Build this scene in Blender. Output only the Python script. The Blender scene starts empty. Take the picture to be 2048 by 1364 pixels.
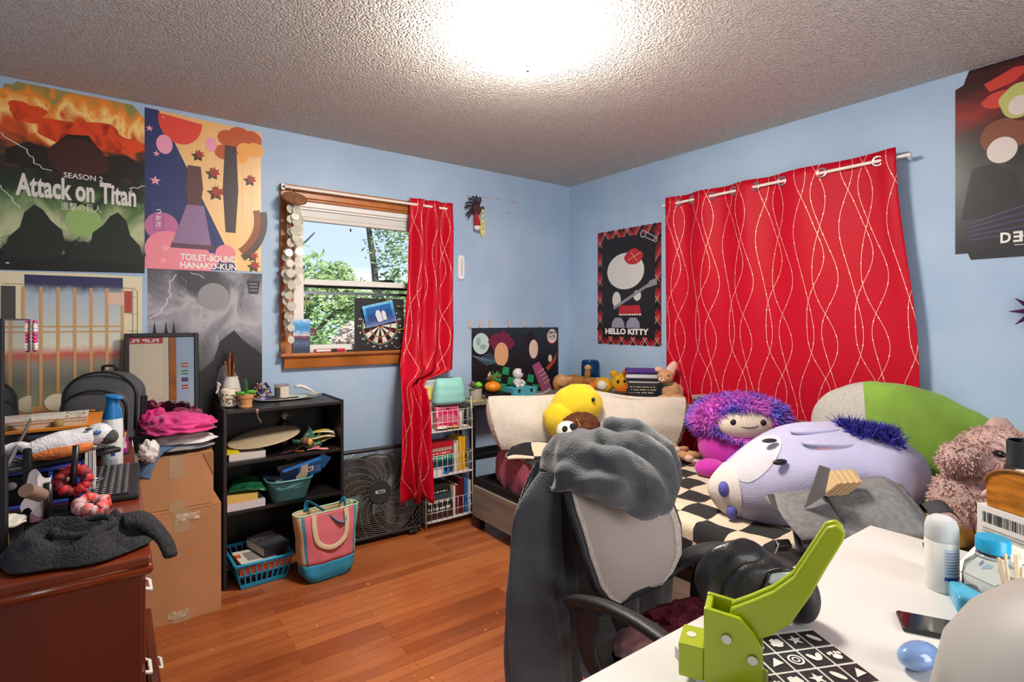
import bpy, math, random
from math import sin, cos, pi, radians, sqrt, atan2
from mathutils import Vector, Matrix, noise

# ------------------------------------------------ camera, sky, exposure
SC = bpy.context.scene
COL = SC.collection
cd = bpy.data.cameras.new('camera')
cd.sensor_fit = 'HORIZONTAL'; cd.sensor_width = 36.0
cd.lens = 36.0 * 1087 / 2048
cd.shift_y = -41 / 2048
cd.clip_start = 0.02
cam = bpy.data.objects.new('camera', cd); COL.objects.link(cam)
cam.location = (0, 0, 1.332)
cam.rotation_euler = (pi / 2, 0, -atan2(1478, 1087) + pi / 2 - pi / 2 + 0)
cam.rotation_euler[2] = -(pi / 2 - atan2(1478, 1087))
SC.camera = cam

w = bpy.data.worlds.new('sky'); SC.world = w; w.use_nodes = True
nt = w.node_tree; nt.nodes.clear()
def wn(t, **k):
    n = nt.nodes.new(t)
    for a, b in k.items(): setattr(n, a, b)
    return n
out = wn('ShaderNodeOutputWorld'); bg = wn('ShaderNodeBackground')
tc = wn('ShaderNodeTexCoord'); sep = wn('ShaderNodeSeparateXYZ')
nz = wn('ShaderNodeTexNoise'); nz.inputs['Scale'].default_value = 3.2; nz.inputs['Detail'].default_value = 7
mp = wn('ShaderNodeMapping'); mp.inputs['Scale'].default_value = (1, 1, 3.4)
rp = wn('ShaderNodeValToRGB'); rp.color_ramp.elements[0].position = .50; rp.color_ramp.elements[1].position = .68
hz = wn('ShaderNodeValToRGB')
hz.color_ramp.elements[0].position = .0; hz.color_ramp.elements[0].color = (.60, .72, .88, 1)
hz.color_ramp.elements[1].position = .75; hz.color_ramp.elements[1].color = (.16, .34, .74, 1)
mx = wn('ShaderNodeMixRGB'); mx.inputs['Color2'].default_value = (.95, .96, 1, 1)
L = nt.links.new
L(tc.outputs['Generated'], mp.inputs['Vector']); L(mp.outputs[0], nz.inputs['Vector'])
L(tc.outputs['Generated'], sep.inputs[0]); L(sep.outputs['Z'], hz.inputs[0])
L(nz.outputs['Fac'], rp.inputs[0]); L(rp.outputs[0], mx.inputs['Fac']); L(hz.outputs[0], mx.inputs['Color1'])
L(mx.outputs[0], bg.inputs[0]); bg.inputs[1].default_value = 1.05; L(bg.outputs[0], out.inputs[0])

sd = bpy.data.lights.new('sun', 'SUN'); sd.energy = 3.2; sd.angle = radians(2); sd.color = (1, .96, .88)
sun = bpy.data.objects.new('sun', sd); COL.objects.link(sun); sun.rotation_euler = (radians(42), 0, radians(25))

LAMP_POWER = 88.0
# added fill light behind the viewer, shining in through a made-up doorway
hd_ = bpy.data.lights.new('fill_light', 'AREA'); hd_.shape = 'RECTANGLE'; hd_.size = .78; hd_.size_y = 1.9; hd_.energy = 27; hd_.color = (1, .95, .9)
fill_obj = bpy.data.objects.new('fill_light', hd_); COL.objects.link(fill_obj); fill_obj.location = (1.25, -.96, 1.05); fill_obj.rotation_euler = (pi / 2, 0, 0)
SC.view_settings.view_transform = 'Standard'
SC.view_settings.look = 'None'
SC.view_settings.gamma = 1
SC.view_settings.use_curve_mapping = False
SC.view_settings.exposure = 0.38
SC.cycles.use_denoising = True
SC.cycles.max_bounces = 10
SC.cycles.diffuse_bounces = 6
SC.cycles.caustics_reflective = False
SC.cycles.caustics_refractive = False
SC.cycles.sample_clamp_indirect = 6

random.seed(7)
R = random.random
def ru(a, b): return a + (b - a) * R()

# ------------------------------------------------ materials
def lin(c):
    if isinstance(c, str):
        c = c.lstrip('#'); c = tuple(int(c[i:i + 2], 16) / 255 for i in (0, 2, 4))
    return tuple((x / 12.92 if x <= .04045 else ((x + .055) / 1.055) ** 2.4) for x in c) + (1,)
MATS = {}
def M(name, col='#888888', rough=.6, metal=0, nz=None, bump=None, trans=0, alpha=1, emit=None, sheen=0, coat=0, ior=1.45, col2=None, stretch=None, spec=None):
    """nz=(scale, amount): value variation (or mix towards col2); bump=(scale, strength)"""
    if name in MATS: return MATS[name]
    m = bpy.data.materials.new(name); MATS[name] = m; m.use_nodes = True
    t = m.node_tree; b = t.nodes['Principled BSDF']
    b.inputs['Base Color'].default_value = lin(col); b.inputs['Roughness'].default_value = rough
    b.inputs['Metallic'].default_value = metal; b.inputs['Transmission Weight'].default_value = trans
    b.inputs['Alpha'].default_value = alpha; b.inputs['Sheen Weight'].default_value = sheen
    b.inputs['Coat Weight'].default_value = coat; b.inputs['IOR'].default_value = ior
    if spec is not None: b.inputs['Specular IOR Level'].default_value = spec
    m.diffuse_color = lin(col)
    if emit:
        b.inputs['Emission Color'].default_value = lin(emit[0]); b.inputs['Emission Strength'].default_value = emit[1]
    co = None
    if nz or bump:
        tcn = t.nodes.new('ShaderNodeTexCoord'); mpn = t.nodes.new('ShaderNodeMapping')
        t.links.new(tcn.outputs['Object'], mpn.inputs['Vector']); co = mpn.outputs[0]
        if stretch: mpn.inputs['Scale'].default_value = stretch
    if nz:
        n = t.nodes.new('ShaderNodeTexNoise'); n.inputs['Scale'].default_value = nz[0]; n.inputs['Detail'].default_value = 4
        t.links.new(co, n.inputs['Vector'])
        r = t.nodes.new('ShaderNodeValToRGB'); c = lin(col)
        c2 = lin(col2) if col2 else tuple(x * (1 - nz[1]) for x in c[:3]) + (1,)
        c1 = c if col2 else tuple(min(1, x * (1 + nz[1] * .5)) for x in c[:3]) + (1,)
        r.color_ramp.elements[0].position = .36; r.color_ramp.elements[1].position = .64
        r.color_ramp.elements[0].color = c2; r.color_ramp.elements[1].color = c1
        t.links.new(n.outputs['Fac'], r.inputs[0]); t.links.new(r.outputs[0], b.inputs['Base Color'])
    if bump:
        n = t.nodes.new('ShaderNodeTexNoise'); n.inputs['Scale'].default_value = bump[0]; n.inputs['Detail'].default_value = 3
        t.links.new(co, n.inputs['Vector'])
        bn = t.nodes.new('ShaderNodeBump'); bn.inputs['Strength'].default_value = bump[1]; bn.inputs['Distance'].default_value = .01
        t.links.new(n.outputs['Fac'], bn.inputs['Height']); t.links.new(bn.outputs[0], b.inputs['Normal'])
    return m

def node_mat(name, rough=.6, coat=0):
    m = bpy.data.materials.new(name); MATS[name] = m; m.use_nodes = True
    b = m.node_tree.nodes['Principled BSDF']; b.inputs['Roughness'].default_value = rough; b.inputs['Coat Weight'].default_value = coat
    t = m.node_tree
    def N(k, **kw):
        n = t.nodes.new(k)
        for a, v in kw.items():
            if a in n.inputs: n.inputs[a].default_value = v
            else: setattr(n, a, v)
        return n
    return m, b, N, t.links.new

# ------------------------------------------------ mesh builder
class MB:
    def __init__(s):
        s.v = []; s.f = []; s.m = []; s.uv = []; s.mats = []; s.mi = 0; s.X = Matrix()
    def mat(s, m):
        if m not in s.mats: s.mats.append(m)
        s.mi = s.mats.index(m); return s
    def at(s, loc=(0, 0, 0), rz=0, rx=0, ry=0, sc=1):
        s.X = Matrix.Translation(loc) @ Matrix.Rotation(rz, 4, 'Z') @ Matrix.Rotation(ry, 4, 'Y') @ Matrix.Rotation(rx, 4, 'X') @ Matrix.Scale(sc, 4); return s
    def add(s, vs, fs, uv=None):
        o = len(s.v); X = s.X
        s.v += [tuple(X @ Vector(p)) for p in vs]
        s.uv += uv if uv else [(0, 0)] * len(vs)
        s.f += [tuple(i + o for i in f) for f in fs]; s.m += [s.mi] * len(fs); return s
    def box(s, c, d, rz=0, rx=0, ry=0):
        x, y, z = d[0] / 2, d[1] / 2, d[2] / 2
        T = Matrix.Translation(c) @ Matrix.Rotation(rz, 4, 'Z') @ Matrix.Rotation(ry, 4, 'Y') @ Matrix.Rotation(rx, 4, 'X')
        vs = [T @ Vector(p) for p in ((-x, -y, -z), (x, -y, -z), (x, y, -z), (-x, y, -z), (-x, -y, z), (x, -y, z), (x, y, z), (-x, y, z))]
        return s.add(vs, [(3, 2, 1, 0), (4, 5, 6, 7), (0, 1, 5, 4), (1, 2, 6, 5), (2, 3, 7, 6), (3, 0, 4, 7)])
    def bb(s, x0, x1, y0, y1, z0, z1): return s.box(((x0 + x1) / 2, (y0 + y1) / 2, (z0 + z1) / 2), (x1 - x0, y1 - y0, z1 - z0))
    def lathe(s, prof, c=(0, 0, 0), n=20, a0=0, a1=2 * pi):
        full = abs(a1 - a0 - 2 * pi) < 1e-6
        k = n if full else n + 1; vs = []; fs = []
        for r, z in prof:
            for i in range(k):
                a = a0 + (a1 - a0) * i / n; vs.append((c[0] + r * cos(a), c[1] + r * sin(a), c[2] + z))
        for j in range(len(prof) - 1):
            for i in range(n):
                i2 = (i + 1) % k
                fs.append((j * k + i, j * k + i2, (j + 1) * k + i2, (j + 1) * k + i))
        if full and prof[0][0] > 1e-5: fs.append(tuple(reversed(range(k))))
        if full and prof[-1][0] > 1e-5: fs.append(tuple((len(prof) - 1) * k + i for i in range(k)))
        return s.add(vs, fs)
    def cyl(s, p0, p1, r0, r1=None, n=12): return s.tube([p0, p1], [r0, r0 if r1 is None else r1], n)
    def tube(s, pts, r, n=8, closed=False, flat=1.0, up=None, cap=True):
        P = [Vector(p) for p in pts]; k = len(P)
        if not isinstance(r, (list, tuple)): r = [r] * k
        vs = []; fs = []; prev = None
        for i in range(k):
            a = P[(i - 1) % k] if (closed or i > 0) else P[i]; b = P[(i + 1) % k] if (closed or i < k - 1) else P[i]
            d = (b - a); d = d.normalized() if d.length > 1e-9 else Vector((0, 0, 1))
            if prev is None:
                u = Vector(up) if up else (Vector((0, 0, 1)) if abs(d.z) < .9 else Vector((1, 0, 0)))
            else: u = prev
            u = u - d * u.dot(d)
            u = u.normalized() if u.length > 1e-6 else d.orthogonal().normalized()
            prev = u; wv = d.cross(u)
            for j in range(n):
                t = 2 * pi * j / n; vs.append(P[i] + (u * cos(t) * flat + wv * sin(t)) * r[i])
        for i in range(k if closed else k - 1):
            i2 = (i + 1) % k
            for j in range(n):
                j2 = (j + 1) % n; fs.append((i * n + j, i * n + j2, i2 * n + j2, i2 * n + j))
        if cap and not closed:
            fs.append(tuple(reversed(range(n)))); fs.append(tuple((k - 1) * n + j for j in range(n)))
        return s.add(vs, fs)
    def ell(s, c, r, n=20, m=12, rz=0, rx=0, ry=0, amp=0, freq=6, fn=None):
        if not isinstance(r, (list, tuple)): r = (r, r, r)
        T = Matrix.Translation(c) @ Matrix.Rotation(rz, 4, 'Z') @ Matrix.Rotation(ry, 4, 'Y') @ Matrix.Rotation(rx, 4, 'X')
        vs = []; fs = []
        for j in range(m + 1):
            ph = pi * j / m
            for i in range(n):
                th = 2 * pi * i / n
                d = Vector((sin(ph) * cos(th), sin(ph) * sin(th), cos(ph)))
                k = 1 + (amp * noise.noise(d * freq + Vector(c) * 9) if amp else 0)
                p = Vector((d.x * r[0] * k, d.y * r[1] * k, d.z * r[2] * k))
                if fn: p = Vector(fn(p, d))
                vs.append(T @ p)
        for j in range(m):
            for i in range(n):
                i2 = (i + 1) % n; fs.append((j * n + i, (j + 1) * n + i, (j + 1) * n + i2, j * n + i2))
        return s.add(vs, fs)
    def grid(s, fn, nu, nv, cu=False, uvs=None):
        vs = []; fs = []; uv = []; ku = nu if cu else nu + 1
        for j in range(nv + 1):
            for i in range(ku):
                u = i / nu; v = j / nv; vs.append(fn(u, v)); uv.append(uvs(u, v) if uvs else (u, v))
        for j in range(nv):
            for i in range(nu):
                i2 = (i + 1) % ku; fs.append((j * ku + i, j * ku + i2, (j + 1) * ku + i2, (j + 1) * ku + i))
        return s.add(vs, fs, uv)
    def prism(s, pts, z0, z1):
        n = len(pts); a = sum(pts[i][0] * pts[(i + 1) % n][1] - pts[(i + 1) % n][0] * pts[i][1] for i in range(n))
        if a < 0: pts = pts[::-1]
        vs = [(p[0], p[1], z0) for p in pts] + [(p[0], p[1], z1) for p in pts]
        fs = [tuple(reversed(range(n))), tuple(range(n, 2 * n))] + [(i, (i + 1) % n, n + (i + 1) % n, n + i) for i in range(n)]
        return s.add(vs, fs)
    def tri(s, pts): return s.add(pts, [tuple(range(len(pts)))])
    # ---- flat artwork: local x right, y up, layers along local z
    LZ = .00045; cnt = 0
    def poly(s, pts, layer=1):
        n = len(pts); a = sum(pts[i][0] * pts[(i + 1) % n][1] - pts[(i + 1) % n][0] * pts[i][1] for i in range(n))
        if a < 0: pts = pts[::-1]
        s.cnt = (s.cnt + 1) % 18
        return s.add([(p[0], p[1], layer * s.LZ + s.cnt * 2.2e-5) for p in pts], [tuple(range(n))])
    def rect(s, x0, y0, x1, y1, layer=1): return s.poly([(x0, y0), (x1, y0), (x1, y1), (x0, y1)], layer)
    def disc(s, x, y, rx, ry=None, layer=1, n=28, a0=0, rot=0):
        ry = rx if ry is None else ry
        return s.poly([(x + rx * cos(a) * cos(rot) - ry * sin(a) * sin(rot), y + rx * cos(a) * sin(rot) + ry * sin(a) * cos(rot)) for a in [2 * pi * i / n for i in range(n)]], layer)
    def ring(s, x, y, r0, r1, layer=1, n=32, a0=0, a1=2 * pi):
        for i in range(n):
            a = a0 + (a1 - a0) * i / n; b = a0 + (a1 - a0) * (i + 1) / n
            s.poly([(x + r0 * cos(a), y + r0 * sin(a)), (x + r1 * cos(a), y + r1 * sin(a)), (x + r1 * cos(b), y + r1 * sin(b)), (x + r0 * cos(b), y + r0 * sin(b))], layer)
        return s
    def star(s, x, y, r, layer=1, k=5, q=.42, rot=pi / 2):
        return s.poly([(x + (r if i % 2 == 0 else r * q) * cos(rot + pi * i / k), y + (r if i % 2 == 0 else r * q) * sin(rot + pi * i / k)) for i in range(2 * k)], layer)
    def line(s, pts, wd, layer=1):
        for (x0, y0), (x1, y1) in zip(pts, pts[1:]):
            dx, dy = x1 - x0, y1 - y0; l = sqrt(dx * dx + dy * dy) or 1; nx, ny = -dy / l * wd / 2, dx / l * wd / 2
            s.poly([(x0 + nx, y0 + ny), (x1 + nx, y1 + ny), (x1 - nx, y1 - ny), (x0 - nx, y0 - ny)], layer)
        return s
    def text(s, body, x, y, wd, ht, layer=2, bold=.0, mirror=False, rot=0):
        """lettering fitted into the box x..x+wd, y..y+ht"""
        cu = bpy.data.curves.new('t', 'FONT'); cu.body = body; cu.size = 1; cu.offset = bold; cu.fill_mode = 'FRONT'; cu.resolution_u = 3
        o = bpy.data.objects.new('t', cu); COL.objects.link(o)
        dg = bpy.context.evaluated_depsgraph_get(); me = bpy.data.meshes.new_from_object(o.evaluated_get(dg))
        vs = [v.co.copy() for v in me.vertices]; fs = [tuple(p.vertices) for p in me.polygons]
        bpy.data.objects.remove(o); bpy.data.curves.remove(cu); bpy.data.meshes.remove(me)
        if not vs: return s
        a = min(v.x for v in vs); b = max(v.x for v in vs); c = min(v.y for v in vs); d = max(v.y for v in vs)
        q = []
        for v in vs:
            px = (v.x - a) / max(b - a, 1e-6); py = (v.y - c) / max(d - c, 1e-6)
            if mirror: px = 1 - px
            px *= wd; py *= ht
            q.append((x + px * cos(rot) - py * sin(rot), y + px * sin(rot) + py * cos(rot), layer * s.LZ))
        return s.add(q, fs)
    def build(s, name, mat=None, parent=None, smooth=False, bevel=0, sub=0, solid=0, loc=None, rot=None, seg=2, angle=None):
        me = bpy.data.meshes.new(name); me.from_pydata(s.v, [], s.f)
        mats = s.mats if s.mats else [mat]
        for m in mats: me.materials.append(m)
        if len(mats) > 1: me.polygons.foreach_set('material_index', s.m)
        if any(u != (0, 0) for u in s.uv):
            ul = me.uv_layers.new(name='UVMap')
            li = [0] * len(me.loops); me.loops.foreach_get('vertex_index', li)
            ul.data.foreach_set('uv', [c for i in li for c in s.uv[i]])
        if smooth: me.polygons.foreach_set('use_smooth', [True] * len(me.polygons))
        me.update()
        o = bpy.data.objects.new(name, me); COL.objects.link(o)
        if parent: o.parent = parent
        if loc: o.location = loc
        if rot: o.rotation_euler = rot
        if solid:
            d = o.modifiers.new('s', 'SOLIDIFY'); d.thickness = solid; d.offset = 0
        if bevel:
            d = o.modifiers.new('b', 'BEVEL'); d.width = bevel; d.segments = seg; d.limit_method = 'ANGLE'; d.angle_limit = radians(35)
        if sub:
            d = o.modifiers.new('u', 'SUBSURF'); d.levels = sub; d.render_levels = sub
        if smooth and angle:
            try: me.set_sharp_from_angle(angle=radians(angle))
            except Exception: pass
        return o

def tag(o, label, cat, group=None, kind=None):
    o['label'] = label; o['category'] = cat
    if group: o['group'] = group
    if kind: o['kind'] = kind
    return o
def T(name, label, cat, loc=(0, 0, 0), rz=0, group=None, rot=None):
    o = bpy.data.objects.new(name, None); COL.objects.link(o); o.empty_display_size = .05
    o.location = loc; o.rotation_euler = rot if rot else (0, 0, rz)
    return tag(o, label, cat, group)
def S(name, mb, mat=None, parent=None, **k):
    o = mb.build(name, mat, parent, **k)
    if not parent: o['kind'] = 'structure'
    return o
def nv(p, f=1.0, s=0): return noise.noise(Vector(p) * f + Vector((s, s * 1.7, s * .6)))
def sm(a, b, x):
    t = max(0, min(1, (x - a) / (b - a))); return t * t * (3 - 2 * t)
def lerp(a, b, t): return a + (b - a) * t
def vl(p, q, t): return tuple(a + (b - a) * t for a, b in zip(p, q))
def interp(tab, x):
    if x <= tab[0][0]: return tab[0][1]
    for (a, p), (b, q) in zip(tab, tab[1:]):
        if x <= b: return lerp(p, q, (x - a) / (b - a))
    return tab[-1][1]
def spline(pts, n=8):
    P = [Vector(p) for p in pts]; P = [P[0]] + P + [P[-1]]; o = []
    for i in range(1, len(P) - 2):
        for k in range(n):
            t = k / n; a, b, c, d = P[i - 1], P[i], P[i + 1], P[i + 2]
            o.append(.5 * ((2 * b) + (c - a) * t + (2 * a - 5 * b + 4 * c - d) * t * t + (3 * b - a - 3 * c + d) * t ** 3))
    o.append(P[-2]); return o
WA, WB, ZC = 3.357, 3.063, 2.442        # wall with the window, wall with the big curtain, ceiling
X0, Y0 = -.46, -.85                     # left wall, wall behind the viewer
# ------------------------------------------------ room shell
m, b, N, LK = node_mat('wall_blue', .55)
tcn = N('ShaderNodeTexCoord'); n1 = N('ShaderNodeTexNoise', Scale=2.2, Detail=5.0); n2 = N('ShaderNodeTexNoise', Scale=90.0, Detail=3.0)
r = N('ShaderNodeValToRGB'); r.color_ramp.elements[0].color = lin('#98b4d1'); r.color_ramp.elements[1].color = lin('#abc3dc')
r.color_ramp.elements[0].position = .3; r.color_ramp.elements[1].position = .7
bp = N('ShaderNodeBump', Strength=.12, Distance=.004)
LK(tcn.outputs['Object'], n1.inputs[0]); LK(tcn.outputs['Object'], n2.inputs[0]); LK(n1.outputs[0], r.inputs[0]); LK(r.outputs[0], b.inputs['Base Color'])
LK(n2.outputs[0], bp.inputs['Height']); LK(bp.outputs[0], b.inputs['Normal'])
wall = m
m, b, N, LK = node_mat('popcorn_ceiling', .9)
tcn = N('ShaderNodeTexCoord'); n1 = N('ShaderNodeTexNoise', Scale=135.0, Detail=2.0, Roughness=.6); n3 = N('ShaderNodeTexVoronoi', Scale=100.0)
ad = N('ShaderNodeMath', operation='SUBTRACT'); bp = N('ShaderNodeBump', Strength=.8, Distance=.012)
r = N('ShaderNodeValToRGB'); r.color_ramp.elements[0].color = lin('#b9b4ac'); r.color_ramp.elements[1].color = lin('#dad6d0'); r.color_ramp.elements[0].position = .35; r.color_ramp.elements[1].position = .6
LK(tcn.outputs['Object'], n1.inputs[0]); LK(tcn.outputs['Object'], n3.inputs[0]); LK(n1.outputs[0], ad.inputs[0]); LK(n3.outputs['Distance'], ad.inputs[1])
LK(ad.outputs[0], bp.inputs['Height']); LK(bp.outputs[0], b.inputs['Normal']); LK(n1.outputs[0], r.inputs[0]); LK(r.outputs[0], b.inputs['Base Color'])
ceil_m = m
m, b, N, LK = node_mat('strip_floor', .3)
tcn = N('ShaderNodeTexCoord')
br = N('ShaderNodeTexBrick', Scale=1.0); br.offset = .37; br.offset_frequency = 2
br.inputs['Brick Width'].default_value = .95; br.inputs['Row Height'].default_value = .057; br.inputs['Mortar Size'].default_value = .0009; br.inputs['Bias'].default_value = 0
br.inputs['Color1'].default_value = (0, 0, 0, 1); br.inputs['Color2'].default_value = (1, 1, 1, 1); br.inputs['Mortar'].default_value = (.2, .2, .2, 1)
mp = N('ShaderNodeMapping'); mp.inputs['Scale'].default_value = (1.6, 28, 1)
n1 = N('ShaderNodeTexNoise', Scale=3.0, Detail=6.0, Distortion=.6); n2 = N('ShaderNodeTexNoise', Scale=1.7, Detail=4.0)
ma = N('ShaderNodeMath', operation='MULTIPLY_ADD'); ma.inputs[1].default_value = .42
mb_ = N('ShaderNodeMath', operation='MULTIPLY_ADD'); mb_.inputs[1].default_value = .55
r = N('ShaderNodeValToRGB'); e = r.color_ramp.elements
e[0].position = .30; e[0].color = lin('#5c2a13'); e[1].position = .95; e[1].color = lin('#b2693a'); q = e.new(.6); q.color = lin('#8d4823')
mor = N('ShaderNodeMixRGB'); mor.inputs['Color2'].default_value = lin('#4a2210')
LK(tcn.outputs['Object'], br.inputs[0]); LK(tcn.outputs['Object'], mp.inputs[0]); LK(mp.outputs[0], n1.inputs[0]); LK(tcn.outputs['Object'], n2.inputs[0])
LK(br.outputs['Color'], ma.inputs[0]); LK(n1.outputs[0], mb_.inputs[0]); LK(mb_.outputs[0], ma.inputs[2]); LK(n2.outputs[0], mb_.inputs[2]); mb_.inputs[1].default_value = .45
sc_ = N('ShaderNodeMath', operation='MULTIPLY'); sc_.inputs[1].default_value = .78; LK(ma.outputs[0], sc_.inputs[0]); LK(sc_.outputs[0], r.inputs[0])
LK(br.outputs['Fac'], mor.inputs[0]); LK(r.outputs[0], mor.inputs[1])
n4 = N('ShaderNodeTexNoise', Scale=38.0, Detail=2.0); n5 = N('ShaderNodeTexNoise', Scale=2.6, Detail=5.0, Roughness=.7); g1 = N('ShaderNodeMath', operation='GREATER_THAN'); g1.inputs[1].default_value = .745; fl_ = N('ShaderNodeMixRGB'); fl_.inputs['Color2'].default_value = lin('#cfc4b4'); st_ = N('ShaderNodeMixRGB'); st_.inputs['Color2'].default_value = lin('#3a2014')
sr = N('ShaderNodeValToRGB'); sr.color_ramp.elements[0].position = .66; sr.color_ramp.elements[1].position = .80; sr.color_ramp.elements[1].color = (.7, .7, .7, 1)
LK(tcn.outputs['Object'], n4.inputs[0]); LK(tcn.outputs['Object'], n5.inputs[0]); LK(n4.outputs[0], g1.inputs[0]); LK(n5.outputs[0], sr.inputs[0]); LK(sr.outputs[0], st_.inputs[0]); LK(mor.outputs[0], st_.inputs[1]); LK(st_.outputs[0], fl_.inputs[1]); LK(g1.outputs[0], fl_.inputs[0]); LK(fl_.outputs[0], b.inputs['Base Color'])
floor_m = m

S('floor', MB().bb(X0 - .1, WB + .1, Y0 - .1, WA + .1, -.08, 0), floor_m)
S('ceiling', MB().bb(X0 - .1, WB + .1, Y0 - .1, WA + .1, ZC, ZC + .08), ceil_m)
# window openings: one in the wall ahead, one behind the big curtain
AX0, AX1, AZ0, AZ1 = .862, 1.80, 1.128, 2.045
def wall_with_hole(x0, x1, z0, z1, hx0, hx1, hz0, hz1, fr):
    q = MB()
    for a, b_, c, d in ((x0, hx0, z0, z1), (hx1, x1, z0, z1), (hx0, hx1, z0, hz0), (hx0, hx1, hz1, z1)): fr(q, a, b_, c, d)
    return q
S('wall_back', wall_with_hole(X0 - .1, WB + .1, 0, ZC, AX0, AX1, AZ0, AZ1, lambda q, a, b_, c, d: q.bb(a, b_, WA, WA + .12, c, d)), wall)
BY0, BY1 = 1.10, 2.22
S('wall_right', wall_with_hole(Y0, WA, 0, ZC, BY0, BY1, AZ0, AZ1, lambda q, a, b_, c, d: q.bb(WB, WB + .12, a, b_, c, d)), wall)
S('wall_left', MB().bb(X0 - .12, X0, Y0 - .1, WA, 0, ZC), wall)
DX0, DX1 = -.27, .53
S('wall_front', wall_with_hole(X0, WB, 0, ZC, .86, 1.64, 0, 2.03, lambda q, a, b_, c, d: q.bb(a, b_, Y0 - .12, Y0, c, d)), wall)  # the gap is an added opening that lets the fill light in
oak = M('stained_oak', '#a8652c', .35, nz=(5, .28), stretch=(1, 1, 1), bump=(40, .08))
oakd = M('dark_oak', '#6b3a1a', .4, nz=(5, .3))
cream = M('cream_paint', '#d9d2bd', .5)
white_v = M('white_vinyl', '#dfdfdc', .4)
S('baseboard_back', MB().bb(X0, WB, WA - .014, WA, 0, .085), oakd, bevel=.004)
S('baseboard_right', MB().bb(WB - .014, WB, Y0, WA - .014, 0, .085), oakd, bevel=.004)
# door at the viewer's back (seen only in the mirror)
d = MB(); d.bb(DX0 + .005, DX1 - .005, Y0, Y0 + .012, .01, 2.02)
for z0, z1 in ((.15, .95), (1.1, 1.88)):
    d.bb(DX0 + .12, DX1 - .12, Y0 + .010, Y0 + .016, z0, z1)
dr = S('door_1', d, M('cream_door', '#d8d2bc', .5), bevel=.004)
q = MB(); q.bb(DX0 - .07, DX0, Y0, Y0 + .018, 0, 2.10); q.bb(DX1, DX1 + .07, Y0, Y0 + .018, 0, 2.10); q.bb(DX0, DX1, Y0, Y0 + .018, 2.03, 2.10)
S('door_frame', q, oak, dr, bevel=.004)
S('door_handle', MB().ell((DX0 + .09, Y0 + .055, .97), .028).cyl((DX0 + .09, Y0 + .01, .97), (DX0 + .09, Y0 + .05, .97), .012), M('brass', '#b08d4a', .3, 1), dr, smooth=True)

q = MB(); q.bb(.79, .86, Y0, Y0 + .018, 0, 2.10); q.bb(1.64, 1.71, Y0, Y0 + .018, 0, 2.10); q.bb(.86, 1.64, Y0, Y0 + .018, 2.03, 2.10)
S('added_doorway', q, oak, bevel=.004)  # frame of the made-up doorway, added along with the fill light
# ------------------------------------------------ window_1 with casing, sashes and glass
w1 = bpy.data.objects.new('window_1', None); COL.objects.link(w1); w1['kind'] = 'structure'
q = MB(); yf = WA - .02
q.bb(AX0 - .076, AX0, yf, WA, 1.134, 2.131); q.bb(AX1, AX1 + .125, yf, WA, 1.134, 2.131); q.bb(AX0, AX1, yf, WA, 2.06, 2.131)
q.bb(AX0, AX1, yf + .004, WA, 2.045, 2.06)
S('casing', q, oak, w1, bevel=.005)
q = MB(); q.bb(AX0 - .085, AX1 + .055, WA - .062, WA, 1.118, 1.140)
S('window_sill', q, oak, w1, bevel=.007, seg=3)
q = MB(); q.prism([(WA - .03, 0), (WA, 0), (WA, .07), (WA - .045, .07)], AX0 - .06, AX1 + .035)
me_o = q.build('apron', oak, w1, bevel=.004)
me_o.matrix_local = Matrix(((0, 0, 1, 0), (1, 0, 0, 0), (0, 1, 0, 1.049), (0, 0, 0, 1)))
# jamb liner
q = MB(); q.bb(AX0, AX0 + .035, WA, WA + .115, AZ0, AZ1); q.bb(AX1 - .035, AX1, WA, WA + .115, AZ0, AZ1); q.bb(AX0, AX1, WA + .0, WA + .115, AZ1 - .03, AZ1); q.bb(AX0, AX1, WA + .001, WA + .115, AZ0, AZ0 + .02)
S('jamb_liner', q, white_v, w1)
gl = M('clear_glass', '#ffffff', 0, trans=1, ior=1.02, spec=.25)
def sash(nm, x0, x1, z0, z1, y, fw, mt):
    q = MB(); q.bb(x0, x0 + fw, y, y + .028, z0, z1); q.bb(x1 - fw, x1, y, y + .028, z0, z1); q.bb(x0 + fw, x1 - fw, y, y + .028, z1 - fw, z1); q.bb(x0 + fw, x1 - fw, y, y + .028, z0, z0 + fw)
    o = S(nm, q, mt, w1, bevel=.003)
    S('pane', MB().bb(x0 + fw, x1 - fw, y + .012, y + .015, z0 + fw, z1 - fw), gl, o)
sash('upper_sash', AX0 + .035, AX1 - .035, 1.535, AZ1 - .03, WA + .068, .04, white_v)
sash('lower_sash', AX0 + .035, AX1 - .035, AZ0 + .02, 1.585, WA + .034, .036, white_v)
alu = M('aluminium', '#b9c2c0', .35, .7)
sash('storm_window', AX0 + .035, AX1 - .035, AZ0 + .02, AZ1 - .03, WA + .100, .016, alu)
S('storm_rail', MB().bb(AX0 + .05, AX1 - .05, WA + .098, WA + .112, 1.497, 1.515), alu, w1)
S('sash_lock', MB().bb(1.42, 1.52, WA + .036, WA + .066, 1.585, 1.597).bb(1.45, 1.50, WA + .03, WA + .05, 1.59, 1.602), M('black_metal', '#16161a', .4, .6), w1, bevel=.003)
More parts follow.
